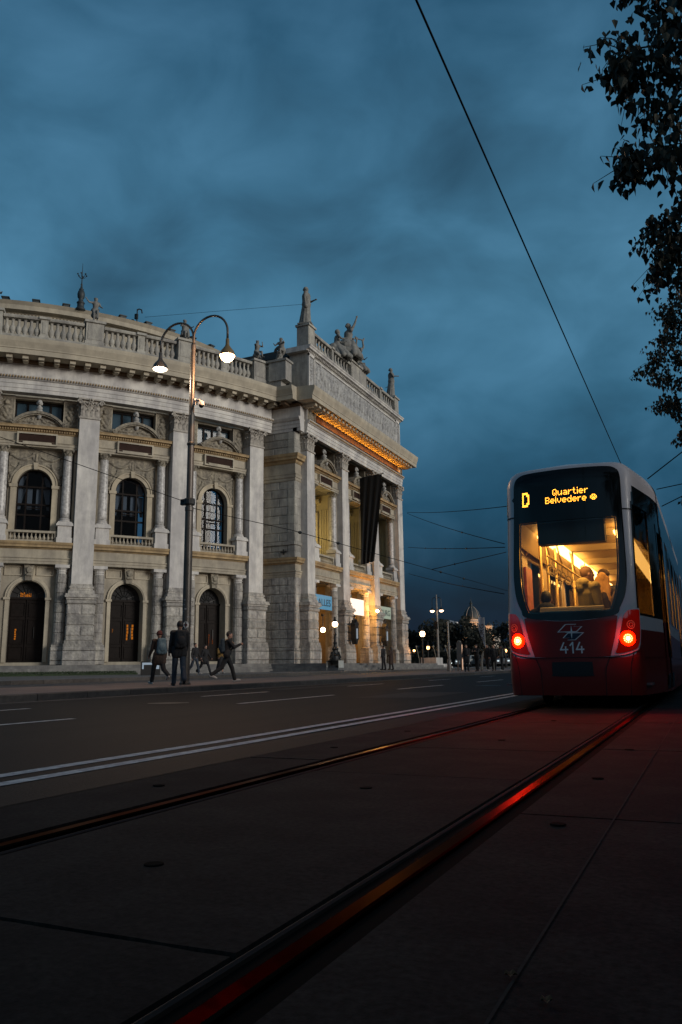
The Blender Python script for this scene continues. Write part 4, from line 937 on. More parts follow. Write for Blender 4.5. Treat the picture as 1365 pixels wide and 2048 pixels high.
# lower red skin (everything below the lamp line and between the lamps)
red = [(-.60, 1.305, 1), (-.3, 1.25), (0, 1.235), (.3, 1.25), (.60, 1.305, 1), (.655, 1.29, 1), (.61, 1.05), (.525, .735, 1), (.2, .722), (0, .72), (-.2, .722), (-.525, .735, 1), (-.61, 1.05), (-.655, 1.29, 1)]
m = MB(); decal(m, smoothpoly(red, 6), .0035, 10, c=(0, 1.0))
grid(m, [v for v in ts], [.2, .3, .4, .5, .6, .7, .72], None, .0035)
def redside(t, z): return (z < 1.12) and abs(t) > 1.02 and not side_open(t, z)
grid(m, ts, [v for v in zs if v >= .7 and v < 1.16], redside, .0035)
for sg in (1, -1):
    P_ = [(sg*.525, .71, 1), (sg*.72, .72), (sg*.9, .775), (sg*1.0, .86), (sg*1.03, 1.1, 1), (sg*1.05, 1.1, 1), (sg*1.05, .70, 1), (sg*.8, .70, 1)]
    decal(m, smoothpoly(P_, 6), .0038, 4, c=(sg*.86, .73))
m.build('red_panel', TRED, TR, smooth=True, recalc=False)
# black side band around windows
m = MB(); grid(m, ts, [v for v in zs if 1.27 <= v <= 3.25], lambda t, z: abs(t) > .95+max(0, (z-2.9))*.3 and not side_open(t, z), .004)
m.build('side_window_band', TBLK, TR, smooth=True, recalc=False)
m = MB(); grid(m, ts, [v for v in zs if 1.27 <= v <= 3.0], lambda t, z: side_open(t, z), -.012); grid(m, ts, [v for v in zs if .4 <= v <= 1.4], lambda t, z: side_open(t, z), -.012)
m.build('side_window', TGS, TR, smooth=True, recalc=False)
# doors on the right: leaves with frames
for k, (a, b) in enumerate(((2.62, 3.28), (3.36, 4.02), (8.7, 10.0))):
    m = MB()
    for t0_, t1_, z0, z1 in ((a-.04, a+.03, .25, 2.85), (b-.03, b+.04, .25, 2.85), (a, b, 2.72, 2.85), (a, b, .25, .48)):
        grid(m, [t0_, (t0_+t1_)/2, t1_], [z0, z1], None, .012)
    grid(m, [a+.03, b-.03], [.3, .44], None, .016, 0)
    dr = m.build('door', TBLK, TR, recalc=False)
    m = MB(); tube(m, [S(b-.12, .9, -.07), S(b-.12, 2.2, -.07)], .018, 6); m.build('handrail', mat('handrail_yellow', (.75, .42, .04), .35, var=0), dr)
m = MB(); grid(m, [2.6, 2.75, 3.25], [.45, 1.27], None, .018); m.build('door_panel', TRED, TR, recalc=False)
# seams
def seam(name, pts, w=.006):
    m = MB(); tube(m, [S(t, z, .004) for t, z in pts], w, 5); return m.build(name, SEAM, TR, recalc=False)
seam('bumper_seam', [(-1.05+.05*i, .722+.13*max(0, (abs(-1.05+.05*i)-.5)/.5)**2) for i in range(43)])
for sg in (1, -1):
    seam('panel_seam', [(sg*a, b) for a, b in ((.515, .73), (.49, .66), (.455, .58), (.445, .5), (.44, .2))]); seam('panel_seam', [(sg*a, b) for a, b in ((.845, .8), (.80, .66), (.775, .52), (.77, .2))])
    seam('pillar_seam', [(sg*t, 2.87) for t in (.80, .85, .9, .95, 1.0)], .011)
# number plate recess
m = MB(); decal(m, smoothpoly([(-.275, .65), (-.24, .662), (.24, .662), (.275, .65), (.28, .5), (.25, .465), (-.25, .465), (-.28, .5)], 5), .01, 3); m.build('coupler_cover', mat('black_plastic', (.012, .012, .012), .5, var=.1), TR, recalc=False)
# logo (two arrow shapes with a star) and the number 414
def flat(name, polys, mt, off, parent=TR):
    m = MB()
    for P_ in polys:
        k = len(m.v); m.add([S(x, z, off) for x, z in P_], [tuple(range(len(P_)))])
    return m.build(name, mt, parent, recalc=False)
LW = mat('marking_white', (.9, .84, .82), .4, var=0); LB = mat('marking_blue', (.015, .022, .05), .4, var=0); LR = mat('marking_red', (.30, .012, .012), .4, var=0)
lx, lz = 0.02, 1.08
up_ = [(-.20, 0), (-.085, .112), (.07, .112), (.035, .075), (.155, .075), (.075, 0)]
dn_ = [(.175, -.008), (.05, -.115), (-.065, -.115), (-.03, -.083), (-.13, -.083), (-.055, -.008)]
sc = lambda P_, k: [(sum(p[0] for p in P_)/len(P_)+(p[0]-sum(q[0] for q in P_)/len(P_))*k, sum(p[1] for p in P_)/len(P_)+(p[1]-sum(q[1] for q in P_)/len(P_))*k*.98) for p in P_]
tr_ = lambda P_: [(lx+a, lz+b) for a, b in P_]
lg = flat('logo', [tr_(up_), tr_(dn_)], LW, .006); 
flat('logo_upper', [tr_(sc(up_, .86))], LR, .0085, lg); flat('logo_lower', [tr_(sc(dn_, .84))], LB, .0085, lg)
star = []
for i in range(8):
    a = pi/2+i*pi/4; r = (.095 if i in (0, 4) else .10) if i % 2 == 0 else .017; star.append((.0+r*cos(a), r*sin(a)))
flat('logo_star', [tr_(star)], LW, .011, lg)
def strokes(name, segs, w, mt, off, parent=TR):
    P_ = []
    for (x0, z0, x1, z1) in segs:
        dx, dz = x1-x0, z1-z0; l_ = math.hypot(dx, dz); nx, nz = -dz/l_*w/2, dx/l_*w/2; ex, ez = dx/l_*w/2, dz/l_*w/2
        P_.append([(x0+nx-ex, z0+nz-ez), (x1+nx+ex, z1+nz+ez), (x1-nx+ex, z1-nz+ez), (x0-nx-ex, z0-nz-ez)])
    return flat(name, P_, mt, off, parent)
def four(x): return [(x+.045, .93, x, .835), (x, .835, x+.095, .835), (x+.07, .872, x+.07, .79)]
for k, (nm, sg_) in enumerate((('digit', four(-.145)), ('digit', [(.025, .93, .025, .79), (.022, .93, -.01, .895)]), ('digit', four(.075)))): strokes(nm, sg_, .02, LW, .006+.0004*k)
# tail lamp units
LENS = mat('lamp_lens_red', (.05, .004, .004), .12, var=0, spec=.8, coat=1, emit=(1, .012, .004), es=.08)
for sg in (1, -1):
    fr_ = [(.69, 1.30, 1), (.745, 1.36), (.80, 1.385), (.985, 1.40), (1.02, 1.36), (1.02, 1.1), (.99, .95), (.955, .865), (.90, .80, 1), (.75, .755), (.525, .74, 1), (.60, 1.0), (.65, 1.2)]
    le_ = [(.735, 1.29), (.775, 1.345), (.82, 1.37), (.975, 1.375), (1.0, 1.34), (.995, 1.12), (.965, .96), (.93, .885), (.885, .835), (.75, .79), (.60, .775), (.625, .86), (.675, 1.05), (.705, 1.18)]
    m = MB(); decal(m, smoothpoly([(sg*p[0],)+tuple(p[1:]) for p in fr_], 6), .005, 5, c=(sg*.8, 1.05)); lu = m.build('tail_lamp', TWHITE, TR, smooth=True, recalc=False)
    m = MB(); decal(m, smoothpoly([(sg*p[0],)+tuple(p[1:]) for p in le_], 6), .009, 6, c=(sg*.82, 1.06)); m.build('lens', LENS, lu, smooth=True, recalc=False)
    c = (sg*.77, .975)
    def disc(nm, c_, r, off, mt, k=22):
        m = MB(); decal(m, [(c_[0]+r*cos(2*pi*i/k), c_[1]+r*sin(2*pi*i/k)) for i in range(k)], off, 3, c=c_); return m.build(nm, mt, lu, recalc=False)
    disc('brake_ring', c, .105, .011, emis('brake_glow', (1, .0015, .0), 32)); disc('brake_light', c, .068, .014, emis('brake_light', (1, .004, .0004), 80)); disc('brake_core', c, .03, .017, emis('brake_core', (1, .5, .2), 10))
    m = MB()
    for i in range(12): a = 2*pi*i/12; p = S(c[0]+.052*cos(a), c[1]+.052*sin(a), .018); ell(m, p, .009, seg=6, rings=4)
    m.build('led', emis('brake_dots', (1, .35, .12), 7), lu, recalc=False)
    m = MB(); k = 20; cc = (sg*.825, 1.165)
    decal(m, [(cc[0]+.06*cos(2*pi*i/k), cc[1]+.06*sin(2*pi*i/k)) for i in range(k)], .012, 1, hole=[(cc[0]+.048*cos(2*pi*i/k), cc[1]+.048*sin(2*pi*i/k)) for i in range(k)])
    for i in range(7): a = 2*pi*i/7; ell(m, S(cc[0]+.028*cos(a), cc[1]+.028*sin(a), .013), .009, seg=6, rings=4)
    m.build('indicator', mat('indicator_glass', (.35, .1, .08), .2, var=0, emit=(1, .1, .05), es=.15), lu, recalc=False)
    p = S(c[0], c[1], .30); light('brake_lamp', 'SPOT', (p[0]*1.0, p[1]-.02, p[2]), 30, (1, .015, .003), .06, parent=TR, rot=(0, -1, -.48), ang=1.4)
    p = S(c[0], c[1], .09); light('brake_glow_lamp', 'POINT', (p[0], p[1], p[2]), 3, (1, .02, .004), .03, parent=TR)
# LED destination display behind the upper glass
FONT = {'D': ['11110', '10011', '10001', '10001', '10001', '10011', '11110'], 'Q': ['01110', '10001', '10001', '10001', '10101', '10010', '01101'], 'u': ['00000', '00000', '10001', '10001', '10001', '10011', '01101'], 'a': ['00000', '00000', '01110', '00001', '01111', '10001', '01111'], 'r': ['0000', '0000', '1011', '1100', '1000', '1000', '1000'], 't': ['0100', '0100', '1110', '0100', '0100', '0100', '0011'], 'i': ['1', '0', '1', '1', '1', '1', '1'], 'e': ['00000', '00000', '01110', '10001', '11111', '10000', '01110'], 'B': ['11110', '10001', '10001', '11110', '10001', '10001', '11110'], 'l': ['1', '1', '1', '1', '1', '1', '1'], 'v': ['00000', '00000', '10001', '10001', '10001', '01010', '00100'], 'd': ['00001', '00001', '01101', '10011', '10001', '10001', '01111'], '*': ['0011100', '0110110', '1010101', '1101011', '1011101', '0110110', '0011100']}
LED = emis('led_amber', (1, .36, .03), 5.5)
def ledtext(name, txt, x0, x1, z1, h, gap=.74):
    cols_ = []; 
    for ch in txt:
        g = FONT[ch]
        for c_ in range(len(g[0])): cols_.append([row[c_] for row in g])
        cols_.append(['0']*7)
    cols_ = cols_[:-1]; px = (x1-x0)/len(cols_); pz = h/7; m = MB()
    for i, c_ in enumerate(cols_):
        for j, b in enumerate(c_):
            if b == '1':
                a, z = x0+i*px, z1-(j+1)*pz; e = gap
                m.add([S(a, z, .01), S(a+px*e, z, .01), S(a+px*e, z+pz*e, .01), S(a, z+pz*e, .01)], [(0, 1, 2, 3)])
    return m.build(name, LED, DSP, recalc=False)
DSP = (lambda m: (decal(m, smoothpoly([(-.68, 3.37), (.62, 3.37), (.62, 2.95), (-.68, 2.95)], 2), .008, 3), m.build('destination_display', mat('display_black', (.004, .004, .004), .15, var=0), TR, recalc=False))[1])(MB())
# the line letter is drawn larger
m = MB(); g = FONT['D']
for j in range(14):
    for i in range(5):
        if g[j//2][i] == '1':
            for q in (0, 1):
                a, z, px, pz = -.655+i*.022+q*.011, 3.255-(j+1)*.0168, .011, .0168
                m.add([S(a, z, .01), S(a+px*.8, z, .01), S(a+px*.8, z+pz*.72, .01), S(a, z+pz*.72, .01)], [(0, 1, 2, 3)])
m.build('line_letter', LED, DSP, recalc=False)
ledtext('display_text', 'Quartier', -.185, .335, 3.262, .105); ledtext('display_text', 'Belvedere', -.295, .31, 3.140, .105); ledtext('display_symbol', '*', .365, .46, 3.13, .09)
# ---------------- inside of the tram
INT = mat('tram_lining', (.34, .22, .085), .5, var=.05); INT2 = mat('tram_ceiling', (.40, .27, .11), .6, var=.05); GRF = mat('interior_grey', (.12, .11, .10), .5, var=.05)
m = MB(); box(m, -1.02, 1.02, .35, 2.2, .33, .36); box(m, -1.15, 1.15, 2.2, 12, .33, .36); m.build('floor', GRF, TR)
m = MB(); sweep(m, [(-1.13, 2.55), (-.95, 2.85), (-.78, 2.92), (.78, 2.92), (.95, 2.85), (1.13, 2.55), (1.13, 3.1), (-1.13, 3.1)], 0, 1, lambda s, w, z: (w*(.8 if s < .5 else 1), .75+11.2*s, z)); m.build('ceiling', INT2, TR)
for yy_ in (2.4, 4.2, 6.4, 8.8): 
    m = MB(); sweep(m, [(-1.1, 2.5), (-.9, 2.74), (-.75, 2.80), (.75, 2.80), (.9, 2.74), (1.1, 2.5), (1.1, 3.0), (-1.1, 3.0)], 0, .16, lambda s, w, z, y0=yy_: (w, y0+s, z)); m.build('ceiling_arch', mat('ceiling_arch_cream', (.62, .52, .32), .5, var=0), TR)
for sg in (-1, 1):
    m = MB(); box(m, sg*.62-.11, sg*.62+.11, 1.9, 11.6, 2.76, 2.80); m.build('ceiling_light', emis('strip_light', (1, .55, .15), 8), TR)
    m = MB()
    for y0, y1, z0, z1 in ((.55, 12, .36, 1.3), (.55, 12, 2.5, 2.75), (1.95, 2.6, 1.3, 2.6), (4.05, 4.7, 1.3, 2.6), (6.3, 6.5, 1.3, 2.6), (8.1, 8.7, 1.3, 2.6), (10, 10.4, 1.3, 2.6)):
        n_ = 6
        for i in range(n_):
            a, b = y0+(y1-y0)*i/n_, y0+(y1-y0)*(i+1)/n_; xa, xb = [np.interp(q, cp[:, 1], cp[:, 0])-.09 for q in (a, b)]
            m.add([(sg*xa, a, z0), (sg*xb, b, z0), (sg*xb, b, z1), (sg*xa, a, z1), (sg*(xa-.05), a, z0), (sg*(xb-.05), b, z0), (sg*(xb-.05), b, z1), (sg*(xa-.05), a, z1)], [(4, 5, 6, 7), (0, 1, 2, 3), (0, 1, 5, 4), (3, 2, 6, 7)])
    m.build('side_lining', INT, TR, recalc=False)
m = MB(); box(m, -1.15, 1.15, 11.9, 12.0, .3, 3.1); m.build('gangway_wall', INT, TR)
m = MB(); box(m, -.46, .52, .48, .72, 2.43, 2.83); box(m, -.44, .5, .5, .7, 2.83, 2.95); m.build('display_housing', mat('housing_dark', (.035, .028, .02), .6, var=0), TR)
PLM = mat('pole_metal', (.62, .45, .20), .25, metal=.7, var=0)
for x, y_ in ((-.86, .95), (-.62, 2.1), (-.74, 2.15), (-.68, 3.3), (-.5, 4.2), (.7, 2.3), (.6, 4.3)):
    m = MB(); tube(m, [(x, y_, .36), (x, y_, 2.8)], .026, 8); m.build('grab_pole', PLM, TR, smooth=True)
m = MB(); tube(m, [(-.42, 1.0, 2.32), (-.42, 8, 2.32)], .018, 6); 
for y_ in (1.2, 2.4, 4, 6): tube(m, [(-.42, y_, 2.32), (-.52, y_, 2.8)], .015, 6)
rail_ = m.build('handrail', PLM, TR, smooth=True)
for y_ in (1.15, 1.45, 1.9, 2.35, 3.0, 3.7):
    m = MB(); tube(m, [(-.42, y_, 2.31), (-.42, y_, 2.2)], .012, 5); tube(m, [(-.42+.055*sin(2*pi*i/14), y_, 2.12-.08*cos(2*pi*i/14)) for i in range(15)], .011, 6, cap=False); m.build('strap_loop', mat('strap_grey', (.25, .18, .1), .5, var=0), rail_)
m = MB(); box(m, -.5, .42, .50, .60, 1.30, 1.44); tube(m, [(-.5, .55, 1.45), (.42, .55, 1.45)], .03, 8); m.build('rear_ledge', mat('ledge_cream', (.55, .40, .18), .4, var=0), TR)
for x, y_ in ((-.62, 1.25), (.62, 1.1), (-.7, 3.2), (.7, 3.6), (-.7, 4.9)):
    m = MB(); box(m, x-.22, x+.22, y_-.45, y_, .72, .80); box(m, x-.2, x+.2, y_-.42, y_-.05, .36, .72); box(m, x-.22, x+.22, y_-.5, y_-.42, .75, 1.35); tube(m, [(x-.18, y_-.46, 1.4), (x+.18, y_-.46, 1.4)], .02, 6); m.build('seat', mat('seat_fabric', (.10, .05, .03), .8, var=.1), TR)
m = MB(); box(m, -1.02, -.98, 2.05, 2.55, 1.35, 2.3); m.build('info_poster', mat('poster_red', (.35, .07, .05), .5, var=.5, vscale=9), TR)
# leading section far ahead
m = MB(); box(m, -1.1, 1.1, 12.0, 12.6, .5, 3.3); m.build('gangway_bellows', SEAM, TR)
m = MB(); sweep(m, [(-1.2, .25), (1.2, .25), (1.2, 3.1), (1.0, 3.4), (-1.0, 3.4), (-1.2, 3.1)], 0, 1, lambda s, w, z: (w, 12.6+20*s, z)); m.build('front_section', TWHITE, TR)
m = MB()
for sg in (-1, 1): box(m, sg*1.21-.005, sg*1.21+.005, 12.7, 32.5, 1.3, 3.0)
m.build('front_section_windows', TBLK, TR)
m = MB(); 
for y_ in (2.0, 3.8):
    for x in (-.72, .72): lathe(m, [(.28, -.06), (.3, -.05), (.3, .05), (.28, .06)], 0, .31, lambda s, w, z, yy=y_, x=x: (x+z, yy+s, w), 18)
m.build('wheel', SEAM, TR)
m = MB(); box(m, -.95, .95, .5, 11.5, .18, .34); m.build('underframe', SEAM, TR)
# side stop lamp and mirror arm on the left
m = MB(); tube(m, [(-1.2, 3.2, 2.55), (-1.38, 3.15, 2.6)], .02, 6); box(m, -1.46, -1.32, 3.05, 3.2, 2.15, 2.58); m.build('side_camera', mat('camera_tan', (.25, .12, .06), .5, var=.1), TR)
light('cabin_light', 'AREA', (0, 3.7, 2.7), 46, (1, .54, .13), 1.3, parent=TR, shape='RECTANGLE', sy=6.2, eul=(0, 0, 0))

light('cabin_light', 'AREA', (0, .85, 2.40), 9, (1, .56, .16), .5, parent=TR, shape='RECTANGLE', sy=.15, eul=(radians(28), 0, 0))  # added fill inside the rear window to brighten the passengers
# ---------------- figures
def fuse(name, mb, mt, parent, vox, smooth=True, extra=None):
    """one continuous skin out of overlapping tapered volumes"""
    o = mb.build(name, mt, parent, recalc=True)
    md = o.modifiers.new('r', 'REMESH'); md.mode = 'VOXEL'; md.voxel_size = vox; md.use_smooth_shade = smooth
    ms = o.modifiers.new('s', 'SMOOTH'); ms.factor = .5; ms.iterations = 2
    dg = bpy.context.evaluated_depsgraph_get(); me = bpy.data.meshes.new_from_object(o.evaluated_get(dg)); old = o.data; o.modifiers.clear(); o.data = me; bpy.data.meshes.remove(old)
    if extra:   # fingers: slim chains rooted inside the palm, same object
        bm = bmesh.new(); bm.from_mesh(me)
        vs = [bm.verts.new(p) for p in extra.v]
        for f in extra.f:
            try: bm.faces.new([vs[i] for i in f]).smooth = True
            except ValueError: pass
        bm.to_mesh(me); bm.free()
    return o
FAT = 1.
def cap(m, a, b, ra, rb, seg=10):
    ra *= FAT; rb *= FAT
    a, b = Vector(a), Vector(b); n = 3; tube(m, [a.lerp(b, i/n) for i in range(n+1)], [ra+(rb-ra)*i/n for i in range(n+1)], seg)
    ell(m, a, ra, seg=seg, rings=6); ell(m, b, rb, seg=seg, rings=6)
def rotx(v, a): return Vector((v[0], v[1]*cos(a)-v[2]*sin(a), v[1]*sin(a)+v[2]*cos(a)))
def joints(H=1.75, lean=0, legs=((0, 0), (0, 0)), arms=((0, .1, .2, 0), (0, .1, .2, 0)), sit=0, head=0, floor=0):
    """legs: (thigh forward deg, knee bend deg); arms: (forward deg, out deg, elbow bend deg, elbow twist inward deg); left first"""
    k = H/1.75; J = {}; D_ = radians
    hz = .93*k
    th, sh_ = .44*k, .42*k; J['pelvis'] = Vector((0, 0, 0))
    low = 0
    for i, sg in enumerate((-1, 1)):
        hp = Vector((sg*.095*k, 0, -.02*k)); a, kb = D_(legs[i][0]), D_(legs[i][1])
        kn = hp+Vector((0, sin(a)*th, -cos(a)*th)); an = kn+Vector((0, sin(a-kb)*sh_, -cos(a-kb)*sh_))
        fd = a-kb+(legs[i][2] if len(legs[i]) > 2 else 0)*pi/180; f_ = Vector((0, cos(fd*.6), sin(fd*.6)))
        J['hip%d' % i], J['knee%d' % i], J['ank%d' % i], J['toe%d' % i], J['heel%d' % i] = hp, kn, an, an+f_*.17*k+Vector((sg*.02, 0, -.055*k)), an-f_*.04*k+Vector((0, 0, -.05*k))
        low = min(low, an.z-.085*k, J['toe%d' % i].z-.03*k)
    L_ = D_(lean); up_v = Vector((0, sin(L_), cos(L_)))
    J['waist'] = up_v*.16*k; J['chest'] = up_v*.38*k; J['neck'] = up_v*.52*k; 
    hv = Vector((0, sin(L_*.4), cos(L_*.4))); J['headc'] = J['neck']+hv*.165*k
    for i, sg in enumerate((-1, 1)):
        s_ = up_v*.475*k+Vector((sg*.185*k, 0, 0)); fo, ou, el, tw = [D_(q) for q in (list(arms[i])+[0]*4)[:4]]
        d1 = Vector((sg*sin(ou), cos(ou)*sin(fo+L_), -cos(ou)*cos(fo+L_))); e_ = s_+d1*.28*k
        d2 = Vector((sg*sin(ou)*.5-sg*sin(tw), cos(ou)*sin(fo+L_+el), -cos(ou)*cos(fo+L_+el))).normalized(); w_ = e_+d2*.25*k
        J['sho%d' % i], J['elb%d' % i], J['wri%d' % i], J['hd%d' % i] = s_, e_, w_, d2
    sh = Vector((0, 0, -low+floor))
    for q in J: 
        if not q.startswith('hd'): J[q] = J[q]+sh
    J['k'] = k; J['head'] = D_(head); return J
def body(J, m, F, hair_only=False):
    k = J['k']; c = cap
    c(m, J['hip0'], J['hip1'], .1*k, .1*k); c(m, J['pelvis'], J['waist'], .125*k, .115*k); c(m, J['waist'], J['chest'], .115*k, .135*k)
    c(m, J['sho0'], J['sho1'], .062*k, .062*k); c(m, J['chest'], J['neck'], .11*k, .055*k); c(m, J['neck'], J['headc'], .052*k, .055*k)
    hc = J['headc']; R = Matrix.Rotation(J['head'], 3, 'Z'); ell(m, hc, (.078*k, .098*k, .118*k), R=R, seg=16, rings=10)
    f = R @ Vector((0, 1, 0)); s_ = R @ Vector((1, 0, 0))
    for p, r in ((hc+f*.095*k-Vector((0, 0, .012*k)), (.014*k, .022*k, .022*k)), (hc+f*.075*k-Vector((0, 0, .082*k)), (.032*k, .028*k, .028*k)), (hc+f*.083*k-Vector((0, 0, .05*k)), (.026*k, .02*k, .009*k)), (hc+s_*.078*k, (.012*k, .022*k, .03*k)), (hc-s_*.078*k, (.012*k, .022*k, .03*k)), (hc+f*.08*k+Vector((0, 0, .025*k)), (.05*k, .018*k, .012*k))): ell(m, p, r, R=R, seg=8, rings=6)
    for i in (0, 1):
        c(m, J['hip%d' % i], J['knee%d' % i], .083*k, .055*k); c(m, J['knee%d' % i], J['ank%d' % i], .053*k, .038*k); c(m, J['ank%d' % i], J['toe%d' % i], .036*k, .03*k); c(m, J['ank%d' % i], J['heel%d' % i], .036*k, .034*k)
        c(m, J['sho%d' % i], J['elb%d' % i], .05*k, .038*k); c(m, J['elb%d' % i], J['wri%d' % i], .037*k, .026*k)
        w, d = J['wri%d' % i], J['hd%d' % i]; sg = -1 if i == 0 else 1
        x = Vector((0, 0, 1)).cross(d); x = x.normalized() if x.length > .1 else Vector((0, 1, 0)); n = d.cross(x).normalized(); ax = x if abs(x.y) > abs(n.y) else n; pn = n if ax is x else x
        c(m, w, w+d*.075*k, .024*k, .03*k); c(m, w+d*.05*k+ax*.02*k, w+d*.08*k+ax*.025*k, .018*k, .017*k)
        inw = pn*(1 if pn.x*-sg > 0 else -1)
        for q, ln in enumerate((.062, .075, .07, .055)):
            b0 = w+d*.07*k+ax*(.03-.02*q)*k; b1 = b0+(d*.8+inw*.35).normalized()*ln*.5*k; b2 = b1+(d*.45+inw*.8).normalized()*ln*.5*k
            tube(F, [b0-d*.02*k, b0, b1, b2, b2+(b2-b1)*.05], [.0085*k, .0095*k, .0085*k, .007*k, .003*k], 6)
        b0 = w+d*.02*k+ax*.022*k; b1 = b0+(d*.6+ax*.7).normalized()*.04*k; b2 = b1+(d*.85+inw*.4).normalized()*.03*k; tube(F, [b0, b1, b2, b2+(b2-b1)*.05], [.012*k, .011*k, .009*k, .004*k], 6)
SKIN = mat('skin', (.38, .21, .15), .55, var=.08, vscale=30)
HAIRD = mat('hair_dark', (.018, .012, .010), .6, var=.2, vscale=40)
def cloth(nm, c): return mat('cloth_'+nm, c, .85, var=.15, vscale=14, bump=.2, bscale=60)
BLK = cloth('black', (.014, .014, .016)); NAVY = cloth('navy', (.018, .024, .04)); JEAN = cloth('denim', (.03, .042, .06)); BRN = cloth('brown', (.05, .03, .022)); OLV = cloth('olive', (.30, .22, .08)); GRYC = cloth('grey', (.06, .06, .06)); WSH = cloth('white_shoe', (.42, .40, .38)); TEAL = cloth('teal_bag', (.09, .14, .17)); TAN = cloth('tan', (.35, .22, .13)); MUST = cloth('mustard', (.16, .09, .02)); GRN = cloth('dark_green', (.02, .035, .03)); MAR = cloth('maroon', (.08, .018, .014))
def person(loc, heading, label, J, coat=BLK, trou=BLK, shoe=BLK, hair=HAIRD, hairstyle='short', coatlen=0., skirt=0., group=None, bag=None, vox=.013, hat=None, hood=False, held=None, strap=None, puffy=1.):
    """heading: degrees, 0 = away along the road, 90 = to the left"""
    t = thing('person', label, 'person', loc, radians(heading), group=group, local=True); k = J['k']
    m = MB(); F = MB(); body(J, m, F); fuse('body', m, SKIN, t, vox*.75, extra=F)
    m = MB(); p = puffy
    cap(m, J['waist']-Vector((0, 0, .06)), J['chest'], .148*k*p, .165*k*p, 14); cap(m, J['sho0'], J['sho1'], .082*k*p, .082*k*p); cap(m, J['chest'], J['neck']-Vector((0, 0, .01)), .15*k*p, .07*k); cap(m, J['neck']-Vector((0, .01, .0)), J['neck']+Vector((0, .005, .03*k)), .068*k, .062*k); cap(m, J['hip0']+Vector((0, 0, .06)), J['hip1']+Vector((0, 0, .06)), .12*k*p, .12*k*p)
    for i in (0, 1): cap(m, J['sho%d' % i], J['elb%d' % i], .07*k*p, .058*k*p); cap(m, J['elb%d' % i], J['wri%d' % i], .056*k*p, .042*k*p)
    if coatlen: 
        for i in (0, 1): a = J['hip%d' % i]; b = a.lerp(J['knee%d' % i], min(1, coatlen)); cap(m, a, b, .125*k, .12*k)
        cap(m, J['pelvis'], J['pelvis'].lerp((J['knee0']+J['knee1'])/2, coatlen), .13*k, .12*k)
    if hood: ell(m, J['neck']+Vector((0, -.10, .02)), (.15, .10, .10)); ell(m, J['neck']+Vector((0, -.14, -.05)), (.11, .07, .10))
    fuse('jacket', m, coat, t, vox)
    if skirt:
        m = MB(); c0 = J['pelvis']; c1 = (J['ank0']+J['ank1'])/2; c1 = c0.lerp(c1, skirt); tube(m, [c0+Vector((0, 0, .08)), c0, c0.lerp(c1, .5), c1], [.13*k, .16*k, .19*k, .25*k], 18); fuse('skirt', m, trou, t, vox)
    else:
        m = MB(); cap(m, J['hip0'], J['hip1'], .115*k, .115*k); cap(m, J['pelvis'], J['waist'], .125*k, .12*k)
        for i in (0, 1): cap(m, J['hip%d' % i], J['knee%d' % i], .098*k, .078*k); cap(m, J['knee%d' % i], J['ank%d' % i]+Vector((0, 0, .01)), .075*k, .066*k)
        fuse('trousers', m, trou, t, vox)
    for i in (0, 1):
        m = MB(); cap(m, J['ank%d' % i]-Vector((0, 0, .02)), J['toe%d' % i], .046*k, .038*k); cap(m, J['heel%d' % i], J['toe%d' % i], .04*k, .036*k); fuse('shoe', m, shoe, t, .011)
    hc = J['headc']; R = Matrix.Rotation(J['head'], 3, 'Z'); B_ = lambda x, y, z: hc+R @ Vector((x*k, y*k, z*k)); m = MB()
    if hat: ell(m, B_(0, -.012, .045), (.098*k, .112*k, .1*k), R=R, seg=16, rings=9); tube(m, [B_(.094*cos(2*pi*i/16), -.01+.108*sin(2*pi*i/16), .02) for i in range(17)], .016*k, 6); fuse('beanie', m, hat, t, .011)
    else:
        ell(m, B_(0, -.018, .03), (.088*k, .102*k, .108*k), R=R, seg=14, rings=9)
        if hairstyle == 'long':
            for x in (-.05, 0, .05): cap(m, B_(x, -.06, .0), B_(x*1.3, -.09, -.24), .055*k, .045*k)
        if hairstyle == 'longwavy':
            for x in (-.07, -.025, .03, .075):
                for j in range(5): cap(m, B_(x+.012*sin(j*2+x*40), -.055-.01*j, .02-.07*j), B_(x*1.15+.012*sin(j*2+2+x*40), -.065-.01*j, -.05-.07*j), .045*k, .043*k)
        if hairstyle == 'bun': ell(m, B_(0, -.1, .1), (.045*k,)*3)
        if hairstyle == 'curly':
            random.seed(5)
            for j in range(60): a, b = random.uniform(0, 2*pi), random.uniform(-.1, 1.4); ell(m, B_(.088*cos(a)*cos(b), -.015+.1*sin(a)*cos(b)-.01, .04+.095*sin(b)), .024*k, seg=6, rings=5)
        fuse('hair', m, hair, t, .011)
        # trim: keep the face clear
    if bag:
        m = MB(); c_ = J['chest']+Vector((0, -.20*k, -.06*k)); [cap(m, c_+Vector((sx, 0, -.19)), c_+Vector((sx*.8, 0, .16)), .085, .075) for sx in (-.085, 0, .085)]; ell(m, c_+Vector((0, -.07, -.06)), (.12, .07, .13)); ell(m, c_+Vector((0, -.0, .19)), (.15, .085, .06))
        bg = fuse('backpack', m, bag, t, .014); bg['label'] = 'backpack worn on the shoulders'
        m = MB()
        for sg in (-1, 1): q = [c_+Vector((sg*.1, .06, .2)), J['neck']+Vector((sg*.11, .0, .02)), J['chest']+Vector((sg*.13, .17, .02)), J['waist']+Vector((sg*.16, .08, .03))]; tube(m, q, [.02]*4, 6)
        fuse('backpack_strap', m, TAN if strap is None else strap, t, .011)
    if held: held(t, J)
    return t
def W_(a=24, b=8): return ((a, b), (-a*.8, b*3+8, 25))
GRP = 'pedestrians on the pavement in front of the theatre'
def zp(y): return gz(y)+.15
def zq(y): return gz(y)+.283
